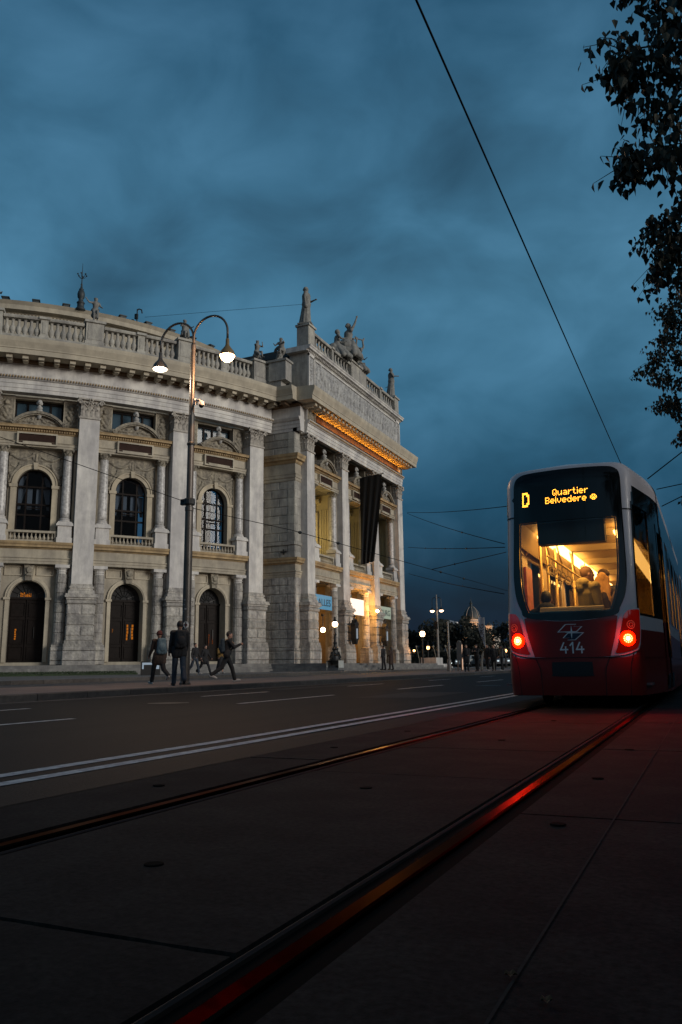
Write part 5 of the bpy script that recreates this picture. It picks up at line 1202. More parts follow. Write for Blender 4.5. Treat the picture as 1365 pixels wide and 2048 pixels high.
def tote(t, J):
    m = MB(); w = J['wri0']; box(m, w.x-.04, w.x+.02, w.y-.12, w.y+.16, w.z-.38, w.z-.08); tube(m, [w+Vector((0, -.08, -.1)), w+Vector((0, 0, .03)), w+Vector((0, .1, -.1))], .012, 5); m.build('tote_bag', WSH, t)
def sidebag(t, J):
    m = MB(); w = J['pelvis']; cap(m, w+Vector((.22, -.02, .0)), w+Vector((.22, .02, .08)), .12, .10); fuse('shoulder_bag', m, BLK, t, .014)
def book(t, J):
    m = MB(); w = J['wri1']; box(m, w.x-.03, w.x+.05, w.y-.02, w.y+.08, w.z-.1, w.z+.16); m.build('phone', IRON, t)
# group of two walking away beside the lamp post
person((-15.75, 20.85, zp(21)), 62, 'woman in maroon beanie with a pale blue grey backpack, walking left of the lamp post', joints(1.68, 3, ((26, 12), (-20, 42, 25)), ((8, 8, 25), (-12, 8, 20)), head=-12), BRN, BLK, WSH, hat=MAR, bag=TEAL, group=GRP, coatlen=.45)
person((-13.64, 18.97, zp(19)), 46, 'tall man in black jacket and wide blue jeans in front of the lamp post', joints(1.80, 2, ((16, 8), (-10, 30, 15)), ((-5, 10, 18), (12, 8, 30)), head=10), BLK, JEAN, BLK, bag=BLK, strap=BLK, group=GRP, coatlen=.2, puffy=1.08)
person((-15.1, 23.75, zp(23.6)), -52, 'walker in black with a big dark teal backpack, right of the lamp post', joints(1.74, 8, ((25, 10), (-24, 30, 25)), ((30, 10, 75, 30), (30, 10, 80, 30))), BLK, BLK, WSH, bag=cloth('petrol', (.02, .035, .05)), group=GRP, held=sidebag)
person((-25.7, 37.2, zq(37)), -95, 'young woman in black jacket and jeans with a cream bag strap across her chest', joints(1.70, 2, ((20, 8), (-18, 26, 25)), ((10, 8, 20), (-14, 8, 20))), BLK, JEAN, WSH, hairstyle='bun', group=GRP)
person((-26.0, 38.6, zq(38)), -100, 'woman in open black coat striding wide behind the three friends', joints(1.68, 3, ((30, 8), (-28, 22, 25)), ((16, 8, 25), (-18, 8, 25))), BLK, BLK, BLK, hairstyle='long', group=GRP, coatlen=.5)
person((-25.6, 39.6, zq(39)), -110, 'woman in long black skirt and mustard jacket carrying a white bag', joints(1.66, 0, ((8, 4), (-6, 10)), ((5, 12, 30), (10, 8, 90, 25))), MUST, BLK, WSH, hairstyle='long', group=GRP, skirt=.8, held=tote)
person((-22.0, 56.0, zq(57)), 80, 'man in dark jacket standing before the portico steps with his back to the road', joints(1.78, 0, ((4, 2), (-4, 6)), ((0, 10, 12), (0, 10, 12))), BLK, BLK, BLK, group=GRP)
person((-21.95, 57.4, zq(57)), 84, 'person in a dark knee length coat standing next to the man at the portico', joints(1.68, 0, ((5, 2), (-5, 8)), ((0, 14, 60, 30), (0, 12, 30))), BRN, BLK, BLK, hairstyle='long', group=GRP, coatlen=1.0, puffy=1.1)
G2 = 'people waiting on the pavement beyond the mast'
person((-14.75, 52.6, zp(52)), 200, 'woman in black with a pale scarf, nearest the mast among the waiting people', joints(1.74, 0, ((5, 2), (-5, 6)), ((5, 6, 60, 30), (0, 10, 20))), BLK, BLK, BLK, hairstyle='long', group=G2, coatlen=.7)
person((-14.2, 53.2, zp(53)), 170, 'man in black looking down at a phone, second from the mast', joints(1.74, 6, ((4, 2), (-4, 6)), ((35, 6, 70, 30), (35, 6, 70, 30))), BLK, BLK, BLK, group=G2, held=book, coatlen=.2)
person((-14.3, 56.4, zp(56)), 150, 'tall figure in black with white shoes standing under the beach flag', joints(1.82, 0, ((4, 2), (-4, 4)), ((0, 8, 15), (0, 8, 15))), BLK, BLK, WSH, group=G2, coatlen=.3, puffy=1.15)
person((-13.75, 56.0, zp(56)), 185, 'dark clad figure between the beach flag and the couple by the tram', joints(1.76, 0, ((7, 2), (-7, 4)), ((0, 8, 15), (0, 8, 15))), BLK, BLK, BLK, group=G2, coatlen=.5)
person((-13.05, 55.4, zp(55)), 120, 'person in dark grey jacket with grey backpack, second from the tram', joints(1.70, 0, ((4, 2), (-4, 6)), ((10, 8, 40, 10), (0, 10, 20))), GRYC, BLK, WSH, group=G2, bag=GRYC, hairstyle='long')
person((-12.75, 57.4, zp(57)), 175, 'person in dark brown jacket, the one closest to the tram', joints(1.74, 0, ((4, 2), (-4, 6)), ((10, 8, 40, 10), (0, 10, 20))), BRN, BLK, WSH, group=G2, coatlen=.2)
# passengers in the tram
G3 = 'passengers inside the tram'
def tp(x, y, z=.36): return (XC+x, YT+y, z)
person(tp(.15, 1.15), -52, 'young man in olive hooded jacket holding a strap, looking right, inside the tram', joints(1.74, 0, ((2, 2), (-2, 4)), ((112, 42, 60, -4), (5, 10, 20)), head=-14), OLV, BLK, BLK, hair=cloth('hair_brown', (.14, .07, .03)), group=G3, hood=True, vox=.010, puffy=1.1)
person(tp(.29, 1.8), 8, 'woman with long wavy blonde hair and brown jacket seen from behind in the tram', joints(1.70, 0, ((2, 2), (-2, 4)), ((0, 10, 20), (0, 10, 20))), BRN, BLK, BLK, hair=cloth('hair_blonde', (.55, .30, .10)), hairstyle='longwavy', group=G3, vox=.010, coatlen=.2)
person(tp(.22, 2.7), 175, 'tall passenger with dark curly hair behind the blonde woman', joints(1.84, 0, ((2, 2), (-2, 4)), ((0, 10, 20), (0, 10, 20)), head=10), NAVY, BLK, BLK, hair=cloth('hair_darkbrown', (.05, .025, .012)), hairstyle='curly', group=G3, vox=.010)
sitL = ((88, 88), (88, 88))
person(tp(-.47, .92, .38), 5, 'seated passenger in black with dark hair, left in the rear window', joints(1.78, 0, sitL, ((20, 8, 60, 20), (20, 8, 60, 20))), BLK, BLK, BLK, group=G3, hood=True, vox=.010)
person(tp(-.60, 2.95, .36), 185, 'seated passenger with pale cap further back on the left of the tram', joints(1.66, 8, sitL, ((20, 8, 60, 20), (20, 8, 60, 20))), BRN, BLK, BLK, hat=cloth('cap_cream', (.3, .2, .1)), group=G3, vox=.010)
person(tp(.60, .98, .36), -8, 'seated passenger with brown hair at the right edge of the rear window', joints(1.76, 0, sitL, ((20, 8, 60, 20), (20, 8, 60, 20))), BRN, BLK, BLK, hair=cloth('hair_brown', (.14, .07, .03)), hairstyle='long', group=G3, vox=.010)
# ---------------- statues
def robed(loc, heading, label, H, J, name='statue', cat='statue', extra=None, robe=1., vox=None, fat=1.25):
    global FAT; FAT = fat
    t = thing(name, label, cat, loc, radians(heading), group='stone figures on the theatre roof', local=True); k = J['k']
    m = MB(); F = MB(); body(J, m, F); vox = vox or .02*k
    if robe:
        c0 = J['pelvis']; base = (J['ank0']+J['ank1'])/2
        cap(m, J['waist'], J['chest'], .14*k, .15*k); cap(m, J['pelvis'], J['waist'], .16*k, .135*k)
        for i in range(11):
            a = 2*pi*i/11; r0, r1 = .1*k, .2*k*robe; cap(m, c0+Vector((r0*cos(a), r0*sin(a), .02)), Vector((base.x+r1*cos(a), base.y+r1*sin(a)-.02, .05*k)), .055*k, .06*k, 7)
        for i in range(4): cap(m, J['sho1']+Vector((0, 0, -.02)), J['pelvis']+Vector((-.12*k+.06*i*k, .13*k, .05*k)), .035*k, .04*k, 6)
    hc = J['headc']; ell(m, hc+Vector((0, -.025*k, .035*k)), (.092*k, .11*k, .105*k)); ell(m, hc+Vector((0, -.11*k, 0)), (.05*k,)*3)
    if extra: extra(m, J)
    for v_, f_ in ((F.v, F.f),): m.add(v_, f_)
    fuse('figure', m, STAT, t, vox); FAT = 1.
    return t
def mask_ball(m, J):
    w = J['wri1']+J['hd1']*.2*J['k']; ell(m, w, .11*J['k']); box(m, -.34*J['k'], .34*J['k'], -.3*J['k'], .3*J['k'], -.02, .06*J['k'])
def plinth(m, J): box(m, -.3*J['k'], .3*J['k'], -.28*J['k'], .28*J['k'], -.02, .05*J['k'])
robed((-26.95, 53.35, 27.4), -78, 'robed muse statue holding a mask, on the left corner pedestal of the portico', 3, joints(3.35, 0, ((2, 2), (-4, 10)), ((25, 12, 70, 35), (2, 22, 8)), head=0), extra=mask_ball)
def dagger(m, J): w = J['wri0']+J['hd0']*.1; cap(m, w, w+Vector((-.1, -.35, -.12))*J['k'], .02*J['k'], .015*J['k']); plinth(m, J)
robed((-26.95, 72.4, 27.4), -75, 'robed muse statue with crown and dagger, on the right corner pedestal of the portico', 3, joints(3.1, 0, ((2, 2), (-4, 10)), ((-15, 18, 20), (30, 8, 70, 40)), head=-5), extra=dagger)
def lyre(m, J):
    k = J['k']; w = J['pelvis']+Vector((-.12, .60, .10))*k
    for sg in (-1, 1): tube(m, [w+Vector((0, sg*.05, -.15))*k, w+Vector((0, sg*.16, -.02))*k, w+Vector((0, sg*.13, .2))*k, w+Vector((0, sg*.2, .34))*k], [.05*k, .045*k, .035*k, .03*k], 8)
    cap(m, w+Vector((0, -.17, .25))*k, w+Vector((0, .17, .25))*k, .022*k, .022*k); ell(m, w+Vector((0, 0, -.2))*k, (.16*k, .08*k, .13*k))
    c = J['pelvis']; ell(m, c+Vector((0, -.1, -.12))*k, (.32*k, .3*k, .28*k)); ell(m, c+Vector((0, -.05, -.36))*k, (.42*k, .34*k, .22*k))
    for i in range(9): a = pi*i/8; cap(m, c+Vector((.2*cos(a), .1, .02))*k, c+Vector((.42*cos(a), .5*sin(a), -.5))*k, .07*k, .09*k)
robed((-27.0, 61.6, 27.35), -35, 'seated god statue raising one arm and holding a lyre, centre group over the portico', 4, joints(4.3, 6, ((80, 78), (66, 66)), ((55, 12, 50, 0), (148, 8, 8, 0)), head=-10), robe=0, extra=lyre, vox=.06)
def muse_seat(m, J):
    k = J['k']; c = J['pelvis']
    for i in range(10): a = 2*pi*i/10; cap(m, c+Vector((.12*cos(a), .12*sin(a), 0))*k, Vector((c.x+.42*k*cos(a), c.y+.3*k+.4*k*sin(a), .05)), .1*k, .11*k)
    ell(m, c+Vector((0, -.15, -.2))*k, (.35*k, .3*k, .3*k)); ell(m, J['headc']+Vector((0, -.04, .03))*k, (.13*k, .14*k, .14*k))
robed((-27.2, 59.6, 27.1), -60, 'seated draped muse leaning beside the god statue over the portico', 3, joints(3.1, 10, ((80, 80), (75, 75)), ((30, 20, 60, 20), (25, 18, 70, 25)), head=20), robe=0, extra=muse_seat, vox=.055)
robed((-27.1, 64.3, 27.3), -110, 'draped muse half hidden behind the lyre on the far side of the centre group', 3, joints(2.5, 10, ((80, 80), (75, 75)), ((30, 20, 60, 20), (25, 18, 70, 25)), head=-20), robe=0, extra=muse_seat, vox=.055)
def putto(ph, label, heading, arms, legs, extra=None, w=.8, H=1.9):
    M = arcM(ph); p = M(0, w, 23.72)
    def ex(m, J):
        k = J['k']; ell(m, J['headc'], (.115*k, .13*k, .15*k)); ell(m, J['waist'], (.16*k, .13*k, .2*k)); ell(m, J['pelvis']+Vector((0, -.05, -.1))*k, (.2*k, .18*k, .14*k))
        for i in range(9): a = random.uniform(0, 2*pi); ell(m, J['headc']+Vector((.1*cos(a), -.02, .08+.05*sin(a)))*k, .05*k)
        box(m, -.45, .45, -.35, .35, -.05, .10)
        ell(m, J['pelvis']+Vector((0, -.1, -.3))*k, (.26*k, .22*k, .2*k))
        if extra: extra(m, J)
    robed(p, heading, label, H, joints(H, 8, legs, arms), name='putto_statue', extra=ex, robe=0, vox=.04, fat=1.45)
putto(40.2, 'putto statue with raised hand on the pedestal left of the lamp, legs apart', 230, ((10, 25, 40), (60, 60, 95)), ((60, 60), (40, 40)))
def drape(m, J):
    for i in range(6): cap(m, J['sho0']+Vector((0, 0, 0)), J['pelvis']+Vector((-.25+.1*i, .2, -.3)), .06, .08)
putto(30.4, 'putto statue wrapped in drapery on the pedestal behind the lamp arch', 240, ((25, 35, 60), (25, 30, 70)), ((75, 75), (70, 70)), drape)
putto(20.65, 'putto statue playing a pipe with bent legs, last pedestal before the portico', 250, ((60, 25, 95, 40), (60, 25, 95, 40)), ((80, 70), (55, 35)))
putto(49.95, 'putto statue holding a round wreath at the far left end of the balustrade', 222, ((30, 30, 50), (70, 50, 60)), ((60, 60), (60, 60)), lambda m, J: tube(m, [J['wri1']+Vector((.28*cos(2*pi*i/14)+.1, 0, .35+.3*sin(2*pi*i/14))) for i in range(15)], .07, 7))
M = pierM; p = M(.75, .8, 23.72)
robed(p, 185, 'crouching putto with scroll beside the attic corner of the portico', 2, joints(2.1, 12, ((80, 90), (60, 80)), ((50, 30, 60, 20), (20, 35, 60, 20))), name='putto_statue', robe=0, vox=.04, extra=lambda m, J: (ell(m, J['headc'], (.13, .14, .16)), ell(m, J['waist'], (.2, .17, .22)), tube(m, [(.2+.5*cos(t*.5)*(1-t/16), -.3, .9+.55*sin(t*.5)*(1-t/16)) for t in range(14)], .12, 8), cap(m, (.4, -.3, .1), (.1, -.35, 1.6), .25, .15)))
# ---------------- street lamp by the road
PSTEEL = mat('pole_paint', (.085, .075, .065), .42, metal=.35, var=.2, vscale=2)
px, py = -14.15, 20.0; pz = zp(20)
sl_ = thing('street_lamp', 'tall grey street lamp with two curved arms and bell lamps at the kerb', 'street lamp', (px, py, pz))
m = MB(); lathe(m, [(.17, 0), (.17, .05), (.135, .1), (.13, 1.2), (.125, 5.2), (.135, 5.22), (.135, 5.34), (.105, 5.36), (.1, 8.3), (.08, 8.32), (.078, 8.5), (.066, 10.4), (.08, 10.5), (.08, 10.62), (.055, 10.68)], px, py, ID, 16, pz); m.build('pole', PSTEEL, sl_, smooth=False)
LAMPW = emis('lamp_white', (1, .80, .60), 6); LAMPO = emis('lamp_warm', (1, .55, .25), 30)
for sg, bulb, en, col_ in ((-1, LAMPW, 350, (1, .80, .60)), (1, LAMPO, 620, (1, .52, .24))):
    m = MB(); pts = [(px, py, pz+10.55), (px+sg*.01, py, pz+10.8)]+[(px+sg*.64-sg*.64*cos(pi*i/14), py, pz+10.85+.64*sin(pi*i/14)) for i in range(1, 15)]+[(px+sg*1.28, py, pz+10.62)]
    tube(m, pts, .037, 8); a = m.build('arm', PSTEEL, sl_, smooth=True)
    cx_ = px+sg*1.28; shm = PSTEEL if sg < 0 else mat('lamp_shade_brown', (.16, .11, .05), .4, var=.1)  # brown shade on the road-side head only
    m = MB(); lathe(m, [(.03, .5), (.055, .47), (.06, .30), (.075, .24), (.13, .16), (.21, .06), (.245, -.04), (.25, -.08), (.235, -.085), (.20, -.0), (.06, .2)], cx_, py, ID, 20, pz+10.12); ls = m.build('lamp_shade', shm, a, smooth=True)
    m = MB(); lathe(m, [(.225, -.07), (.225, -.10), (.17, -.2 if sg > 0 else -.13), (.09, -.27 if sg > 0 else -.15), (.01, -.29 if sg > 0 else -.155)], cx_, py, ID, 18, pz+10.12); m.build('diffuser', bulb, ls, smooth=True)
    light('street_lamp_light', 'POINT', (cx_, py, pz+9.72), en, col_, .12, parent=sl_)
m = MB(); lathe(m, [(.16, 0), (.17, .03), (.17, .16), (.16, .2)], px, py, ID, 12, pz+5.4); box(m, px-.3, px-.1, py-.06, py+.06, pz+5.42, pz+5.6); m.build('wire_clamp', IRON, sl_)
m = MB(); lathe(m, [(.115, 0), (.125, .02), (.125, .07), (.115, .09)], px, py, ID, 12, pz+7.3); m.build('band', IRON, sl_)
m = MB(); tube(m, [(px-.13, py-.04, pz+.8), (px-.13, py-.04, pz+1.2)], .012, 5); tube(m, [(px-.085, py-.02, pz+7.4), (px-.075, py-.02, pz+10.4)], .012, 5); m.build('cable', mat('cable_cream', (.35, .28, .18), .5, var=0), sl_)
m = MB()
def polM(s, w, z, r=.133): a = radians(-60)+s/r*1.0; return (px+(r+w)*cos(a), py+(r+w)*sin(a), z)
k = 18
m.add([polM(.085*cos(2*pi*i/k), .004, pz+1.75+.1*sin(2*pi*i/k)) for i in range(k)], [tuple(range(k))]); m.build('round_sticker', mat('sticker_white', (.5, .48, .46), .5, var=.3, vscale=25), sl_)
m = MB(); m.add([polM(.045*cos(2*pi*i/k), .006, pz+1.74+.04*sin(2*pi*i/k)) for i in range(k)], [tuple(range(k))]); m.build('sticker_centre', mat('sticker_dark', (.06, .02, .02), .5, var=0), sl_)
random.seed(8)
for i in range(9):
    m = MB(); s_, z_ = random.uniform(-.12, .16), random.uniform(1.5, 2.5); w_, h_ = random.uniform(.02, .05), random.uniform(.02, .06)
    m.add([polM(s_-w_, .003, pz+z_), polM(s_+w_, .003, pz+z_), polM(s_+w_, .003, pz+z_+h_), polM(s_-w_, .003, pz+z_+h_)], [(0, 1, 2, 3)]); m.build('sticker', mat('sticker_grey', (.22, .22, .22), .6, var=.5, vscale=30), sl_)
cm = thing('security_camera', 'small white dome security camera on the upper part of the street lamp', 'camera', (px+.1, py, pz+8.75))
m = MB(); box(m, px+.06, px+.12, py-.04, py+.04, pz+8.62, pz+8.82); tube(m, [(px+.1, py, pz+8.74), (px+.3, py-.04, pz+8.72), (px+.38, py-.05, pz+8.66)], .035, 7); lathe(m, [(.05, .12), (.085, .09), (.095, 0), (.09, -.02)], px+.39, py-.05, ID, 12, pz+8.55); m.build('housing', mat('camera_white', (.62, .55, .50), .4, var=0), cm, smooth=False)
m = MB(); ell(m, (px+.39, py-.05, pz+8.53), .078, seg=12, rings=8); m.build('lens_dome', TBLK, cm, smooth=True)
# ---------------- overhead wires
WIRE = mat('wire_dark', (.008, .008, .010), .9, var=0, spec=.05)
def wire(label, a, b, r=.012, sag=.0, ins=(), n=10, name='overhead_wire'):
    t = thing(name, label, 'wire', a, group='tram wires and span wires over the road'); m = MB(); A, B = Vector(a), Vector(b)
    f = lambda u: A.lerp(B, u)-Vector((0, 0, sag*4*u*(1-u))); tube(m, [f(i/n) for i in range(n+1)], r, 10); m.build('wire', WIRE, t, smooth=True)
    for u in ins:
        m = MB(); p, q = f(u-.004), f(u+.004); tube(m, [p, f(u-.002), f(u), f(u+.002), q], [.02, .05, .06, .05, .02], 7); m.build('insulator', IRON, t)
wire('thick contact wire running above the tram track from the top edge to the tram', (-1.575, -3, 5.6), (-1.72, 90, 5.62), .009, 0, n=2)
wire('wire rising to the left from the collar of the street lamp', (-14.25, 19.95, pz+5.5), (-23.5, 12.1, 9.5), .011)
wire('wire running from the street lamp along the far lane, carrying dark clamps', (-14.05, 20.05, pz+5.3), (-12.3, 23.2, 5.15), .011)
wire('long span wire over the far lane in front of the portico', (-12.3, 23.2, 5.15), (-10.4, 50, 5.0), .012, ins=(.02, .12, .5, .62))
wire('upper wire from the portico corner to behind the tram roof', (-26.0, 73.4, 15.7), (-8.55, 39.1, 8.47), .02, .15)
wire('wire falling from the portico corner towards the tram window', (-26.0, 73.4, 15.6), (-8.76, 39.0, 6.57), .02, .15, ins=(.72,))
wire('level wire across the dark sky between portico and tram', (-26.0, 73.4, 12.2), (-8.75, 39.0, 6.4), .02, .1, ins=(.3, .55, .75))
wire('short rising wire between the long span wire and the tram', (-11.6, 36.0, 5.15), (-8.7, 39.0, 6.15), .018, ins=(.3,))
wire('low wire right of the portico just above the tree tops', (-26.0, 73.4, 9.6), (-8.9, 39.0, 4.1), .02, .1)
wire('upper wire slanting up to the right beyond the tram roof', (-.98, 19.98, 4.97), (2.9, 20.1, 7.7), .014)
wire('middle nearly level wire to the right of the tram', (-.8, 19.99, 4.70), (3.0, 20.1, 5.2), .011)
wire('lower slanting wire to the right of the tram', (-.72, 19.99, 4.28), (3.0, 20.1, 5.9), .012)
wire('thin guy wire from the left muse statue down to the wing roof', (-27.1, 53.2, 29.3), (-37.5, 46.5, 27.5), .012, name='guy_wire')
# ---------------- portico fittings
GLOBE = emis('globe_warm', (1, .62, .32), 16); GLS = emis('globe_small', (1, .45, .15), 10)
t = thing('candelabra_lamp', 'black ornate lamp post with glowing globe on a stone block before the portico', 'street lamp', (-23.5, 50.75, .6))
m = MB(); block(m, -23.95, -23.05, 50.3, 51.2, .3, 1.15); m.build('stone_block', mat('block_pale', (.42, .44, .42), .8, var=.15), t)
m = MB(); lathe(m, [(.42, 0), (.42, .08), (.34, .12), (.30, .3), (.34, .38), (.22, .5), (.2, .7), (.25, .78), (.15, .9), (.11, 1.1), (.14, 1.2), (.09, 1.3), (.08, 1.7), (.12, 1.78), (.07, 1.86), (.05, 2.2), (.1, 2.24), (.16, 2.28)], -23.5, 50.75, ID, 12, 1.15)
for a in (0, pi/2, pi, 3*pi/2): tube(m, [(-23.5+.3*cos(a), 50.75+.3*sin(a), 1.25), (-23.5+.42*cos(a), 50.75+.42*sin(a), 1.35), (-23.5+.25*cos(a), 50.75+.25*sin(a), 1.75)], .05, 6)
m.build('post', IRON, t)
m = MB(); ell(m, (-23.5, 50.75, 3.63), .2, seg=16, rings=12); m.build('globe', GLOBE, t, smooth=True)
m = MB(); lathe(m, [(.17, 0), (.12, .1), (.05, .2), (.08, .26), (.02, .36)], -23.5, 50.75, ID, 10, 3.8); 
for k in range(4): a = pi/4+k*pi/2; tube(m, [(-23.5+.21*cos(a)*sin(q), 50.75+.21*sin(a)*sin(q), 3.63-.21*cos(q)) for q in (.3, .9, 1.57, 2.2, 2.8)], .012, 4)
m.build('crown', IRON, t)
light('globe_light', 'POINT', (-23.5, 50.75, 3.63), 260, (1, .48, .20), .22, parent=t)
t = thing('wall_globe_lamp', 'round glowing globe lamp in the left entrance bay below the blue sign', 'lamp', (-26.4, 54.85, 3.48)); m = MB(); ell(m, (-26.4, 54.85, 3.48), .19, seg=14, rings=10); m.build('globe', GLOBE, t, smooth=True); m = MB(); tube(m, [(-26.4, 54.85, 3.66), (-26.4, 54.85, 4.6)], .03, 6); box(m, -26.47, -26.33, 54.7, 55.0, 4.5, 4.7); m.build('hanger', IRON, t); light('globe_light', 'POINT', (-26.3, 54.75, 3.5), 60, (1, .5, .18), .2, parent=t)
t = thing('wall_globe_lamp', 'small glowing lamp beside the dark lantern in the middle entrance bay', 'lamp', (-27.0, 62.25, 3.5)); m = MB(); ell(m, (-26.9, 62.25, 3.53), .12, seg=12, rings=8); m.build('globe', GLS, t, smooth=True); m = MB(); tube(m, [(-27.0, 61.9, 3.4), (-26.9, 62.25, 3.42)], .02, 5); m.build('bracket', IRON, t)
t = thing('flood_lamp', 'dazzling orange flood lamp on the right pillar of the middle bay', 'lamp', (-25.95, 64.75, 5.45)); m = MB(); ell(m, (-25.85, 64.6, 5.45), .13, seg=12, rings=8); m.build('bulb', emis('flood_core', (1, .62, .25), 60), t, smooth=True); m = MB(); box(m, -26.0, -25.8, 64.72, 65.0, 5.35, 5.6); m.build('housing', IRON, t); light('flood_light', 'POINT', (-25.75, 64.0, 5.6), 520, (1, .42, .07), .15, parent=t)
t = thing('ground_lamp', 'little warm lamp on the plinth at the right corner of the portico', 'lamp', (-25.9, 73.5, 2.1)); m = MB(); ell(m, (-25.75, 73.6, 2.2), .11, seg=10, rings=8); m.build('bulb', GLS, t, smooth=True); m = MB(); box(m, -25.95, -25.65, 73.4, 73.7, 1.95, 2.1); m.build('foot', IRON, t); light('ground_light', 'POINT', (-25.4, 73.2, 2.3), 30, (1, .45, .15), .1, parent=t)
for yc, lb in ((59.6, 'dark iron wall lantern with pale strip on the second pillar, left of the middle bay'), (66.3, 'dark iron wall lantern with pale strip on the third pillar above the couple')):
    X = -25.95; t = thing('wall_lantern', lb, 'lantern', (X, yc, 2.4), group='iron lanterns on the portico pillars'); m = MB()
    f4 = lambda s, w, z, yc=yc, X=X: (X+w, yc+s, z)
    prism(m, [(-.22, 2.75), (-.34, 2.95), (-.34, 3.95), (-.42, 4.1), (-.34, 4.2), (-.2, 4.2), (-.1, 4.45), (.1, 4.45), (.2, 4.2), (.34, 4.2), (.42, 4.1), (.34, 3.95), (.34, 2.95), (.22, 2.75), (.08, 2.5), (-.08, 2.5)], -.1, .3, f4)
    tube(m, [f4(0, .1, 4.4), f4(0, .1, 4.85)], .05, 6); ell(m, f4(0, .1, 4.72), .09, seg=8, rings=6)
    for sg in (-1, 1): tube(m, [f4(sg*.05, .1, 4.4), f4(sg*.22, .1, 4.5), f4(sg*.24, .1, 4.62)], .03, 5); tube(m, [f4(sg*.34, .1, 3.3), f4(sg*.46, .1, 3.2), f4(sg*.36, .1, 3.0)], .025, 5)
    m.build('frame', IRON, t); m = MB(); box(m, -.13, .13, .305, .32, 2.95, 3.75, f4); m.build('lit_pane', emis('lantern_pane', (.75, .85, .95), .35), t)
def sign(yc0, yc1, z0, z1, col, txt, label, lit=0, tcol=(.02, .03, .05), X=-26.75, ty=None):
    t = thing('hanging_sign', label, 'sign', (X, (yc0+yc1)/2, z0)); m = MB(); box(m, X-.03, X, yc0, yc1, z0, z1)
    m.build('board', emis('sign_'+txt[:2]+'_lit', col, lit) if lit else mat('sign_'+str(round(col[2], 2)), col, .6, var=.05, emit=col, es=.15), t)
    m = MB(); 
    for yy in (yc0+.2, yc1-.2): tube(m, [(X-.01, yy, z1), (X-.01, yy, z1+1.1)], .015, 5)
    m.build('hanger', IRON, t)
    if txt: letters(txt, lambda s, w, z: (X+.012+w*.2, s, z), ty[0], ty[1], z0+.28, z1-.3, 0, mat('sign_text_dark', tcol, .6, var=0), 'lettering', t)
sign(54.3, 57.25, 5.08, 6.18, (.10, .30, .48), 'ALLES', 'sky blue hanging banner sign with the dark word ALLES in the left entrance bay', ty=(54.72, 56.98))
sign(60.9, 63.75, 5.02, 6.35, (1.0, .78, .62), '', 'glowing white hanging sign in the middle entrance bay', lit=1.5)
sign(67.3, 70.2, 5.03, 6.12, (.34, .42, .34), 'BURG', 'pale green hanging sign with dark letters BURG in the right entrance bay', ty=(67.75, 69.95))
# black banner on a rod
t = thing('mourning_banner', 'long black banner hanging from a rod on the middle of the portico', 'banner', (-26.5, 62.9, 9.5))
m = MB(); V = []; n_, r_ = 30, 40
for j in range(r_+1):
    u = j/r_; z = 17.0-7.4*u
    for i in range(n_+1):
        q = i/n_; wd = 2.1*(1-.52*max(0, u-.08)**1.15); x = -26.6+wd*q; V.append((x, 62.9+.12*sin(q*22+u*3)*(.15+u)+.35*u*q, z-(.35 if u == 1 else 0)*(1-q)*.8+.12*(1-u)*q))
m.add(V, [(j*(n_+1)+i, j*(n_+1)+i+1, (j+1)*(n_+1)+i+1, (j+1)*(n_+1)+i) for j in range(r_) for i in range(n_)]); m.build('cloth', mat('banner_black', (.008, .008, .008), .9, var=.2), t, smooth=True, recalc=False)
m = MB(); tube(m, [(-27.3, 62.9, 16.9), (-24.4, 62.9, 17.18)], .035, 7); ell(m, (-24.4, 62.9, 17.18), .07, seg=8, rings=6); m.build('rod', IRON, t)
# cross mounting plates of wire anchors on the pier
t = thing('wire_anchor', 'dark cross shaped wire anchor on the pier beside the portico', 'anchor', (-28.0, 51.55, 9.3)); m = MB(); box(m, -28.25, -27.75, 51.5, 51.58, 9.05, 9.15); box(m, -28.05, -27.95, 51.5, 51.58, 8.9, 9.3); tube(m, [(-28, 51.55, 9.1), (-28, 51.3, 9.1)], .04, 6); m.build('plate', IRON, t)
# lit low display case at the foot of the wing and planting strip
t = thing('display_case', 'low glowing display case on the pavement between the first two doors', 'display case', (-26.8, 35.2, .38)); 
dM = lambda s, w, z: (-26.85+s*.72-w*.3, 34.85+s*.69+w*.3, z)
m = MB(); box(m, -.5, .5, 0, .3, .38, 1.06, dM); m.build('case', IRON, t)
m = MB(); box(m, -.44, .44, -.02, -.005, .92, 1.03, dM); box(m, .24, .44, -.02, -.005, .7, .92, dM); box(m, -.44, -.36, -.02, -.005, .7, .92, dM); m.build('lit_glass', emis('case_glow', (.65, .8, .95), .38), t)
LEAFG = mat('planting_green', (.03, .05, .02), .8, var=.4, vscale=8)
m = MB(); random.seed(6); MH = arcM(56)
box(m, 0, radians(56-36.5)*R0*1.05, 2.5, 3.5, .3, .50, MH, 30)
for i in range(5000):
    s, w, z = random.uniform(0, 12.8), random.uniform(2.4, 3.6), random.uniform(.45, .60); p = Vector(MH(s, w, z)); d = Vector((random.uniform(-1, 1), random.uniform(-1, 1), random.uniform(0, 1))).normalized()*.07; e = d.orthogonal().normalized()*.03
    m.add([p-e, p+d*.5-e*.2, p+d, p+e], [(0, 1, 2, 3)])
tag(m.build('low_planting', LEAFG, recalc=False), 'low dark planting strip at the foot of the curved wing', 'planting', kind='stuff')
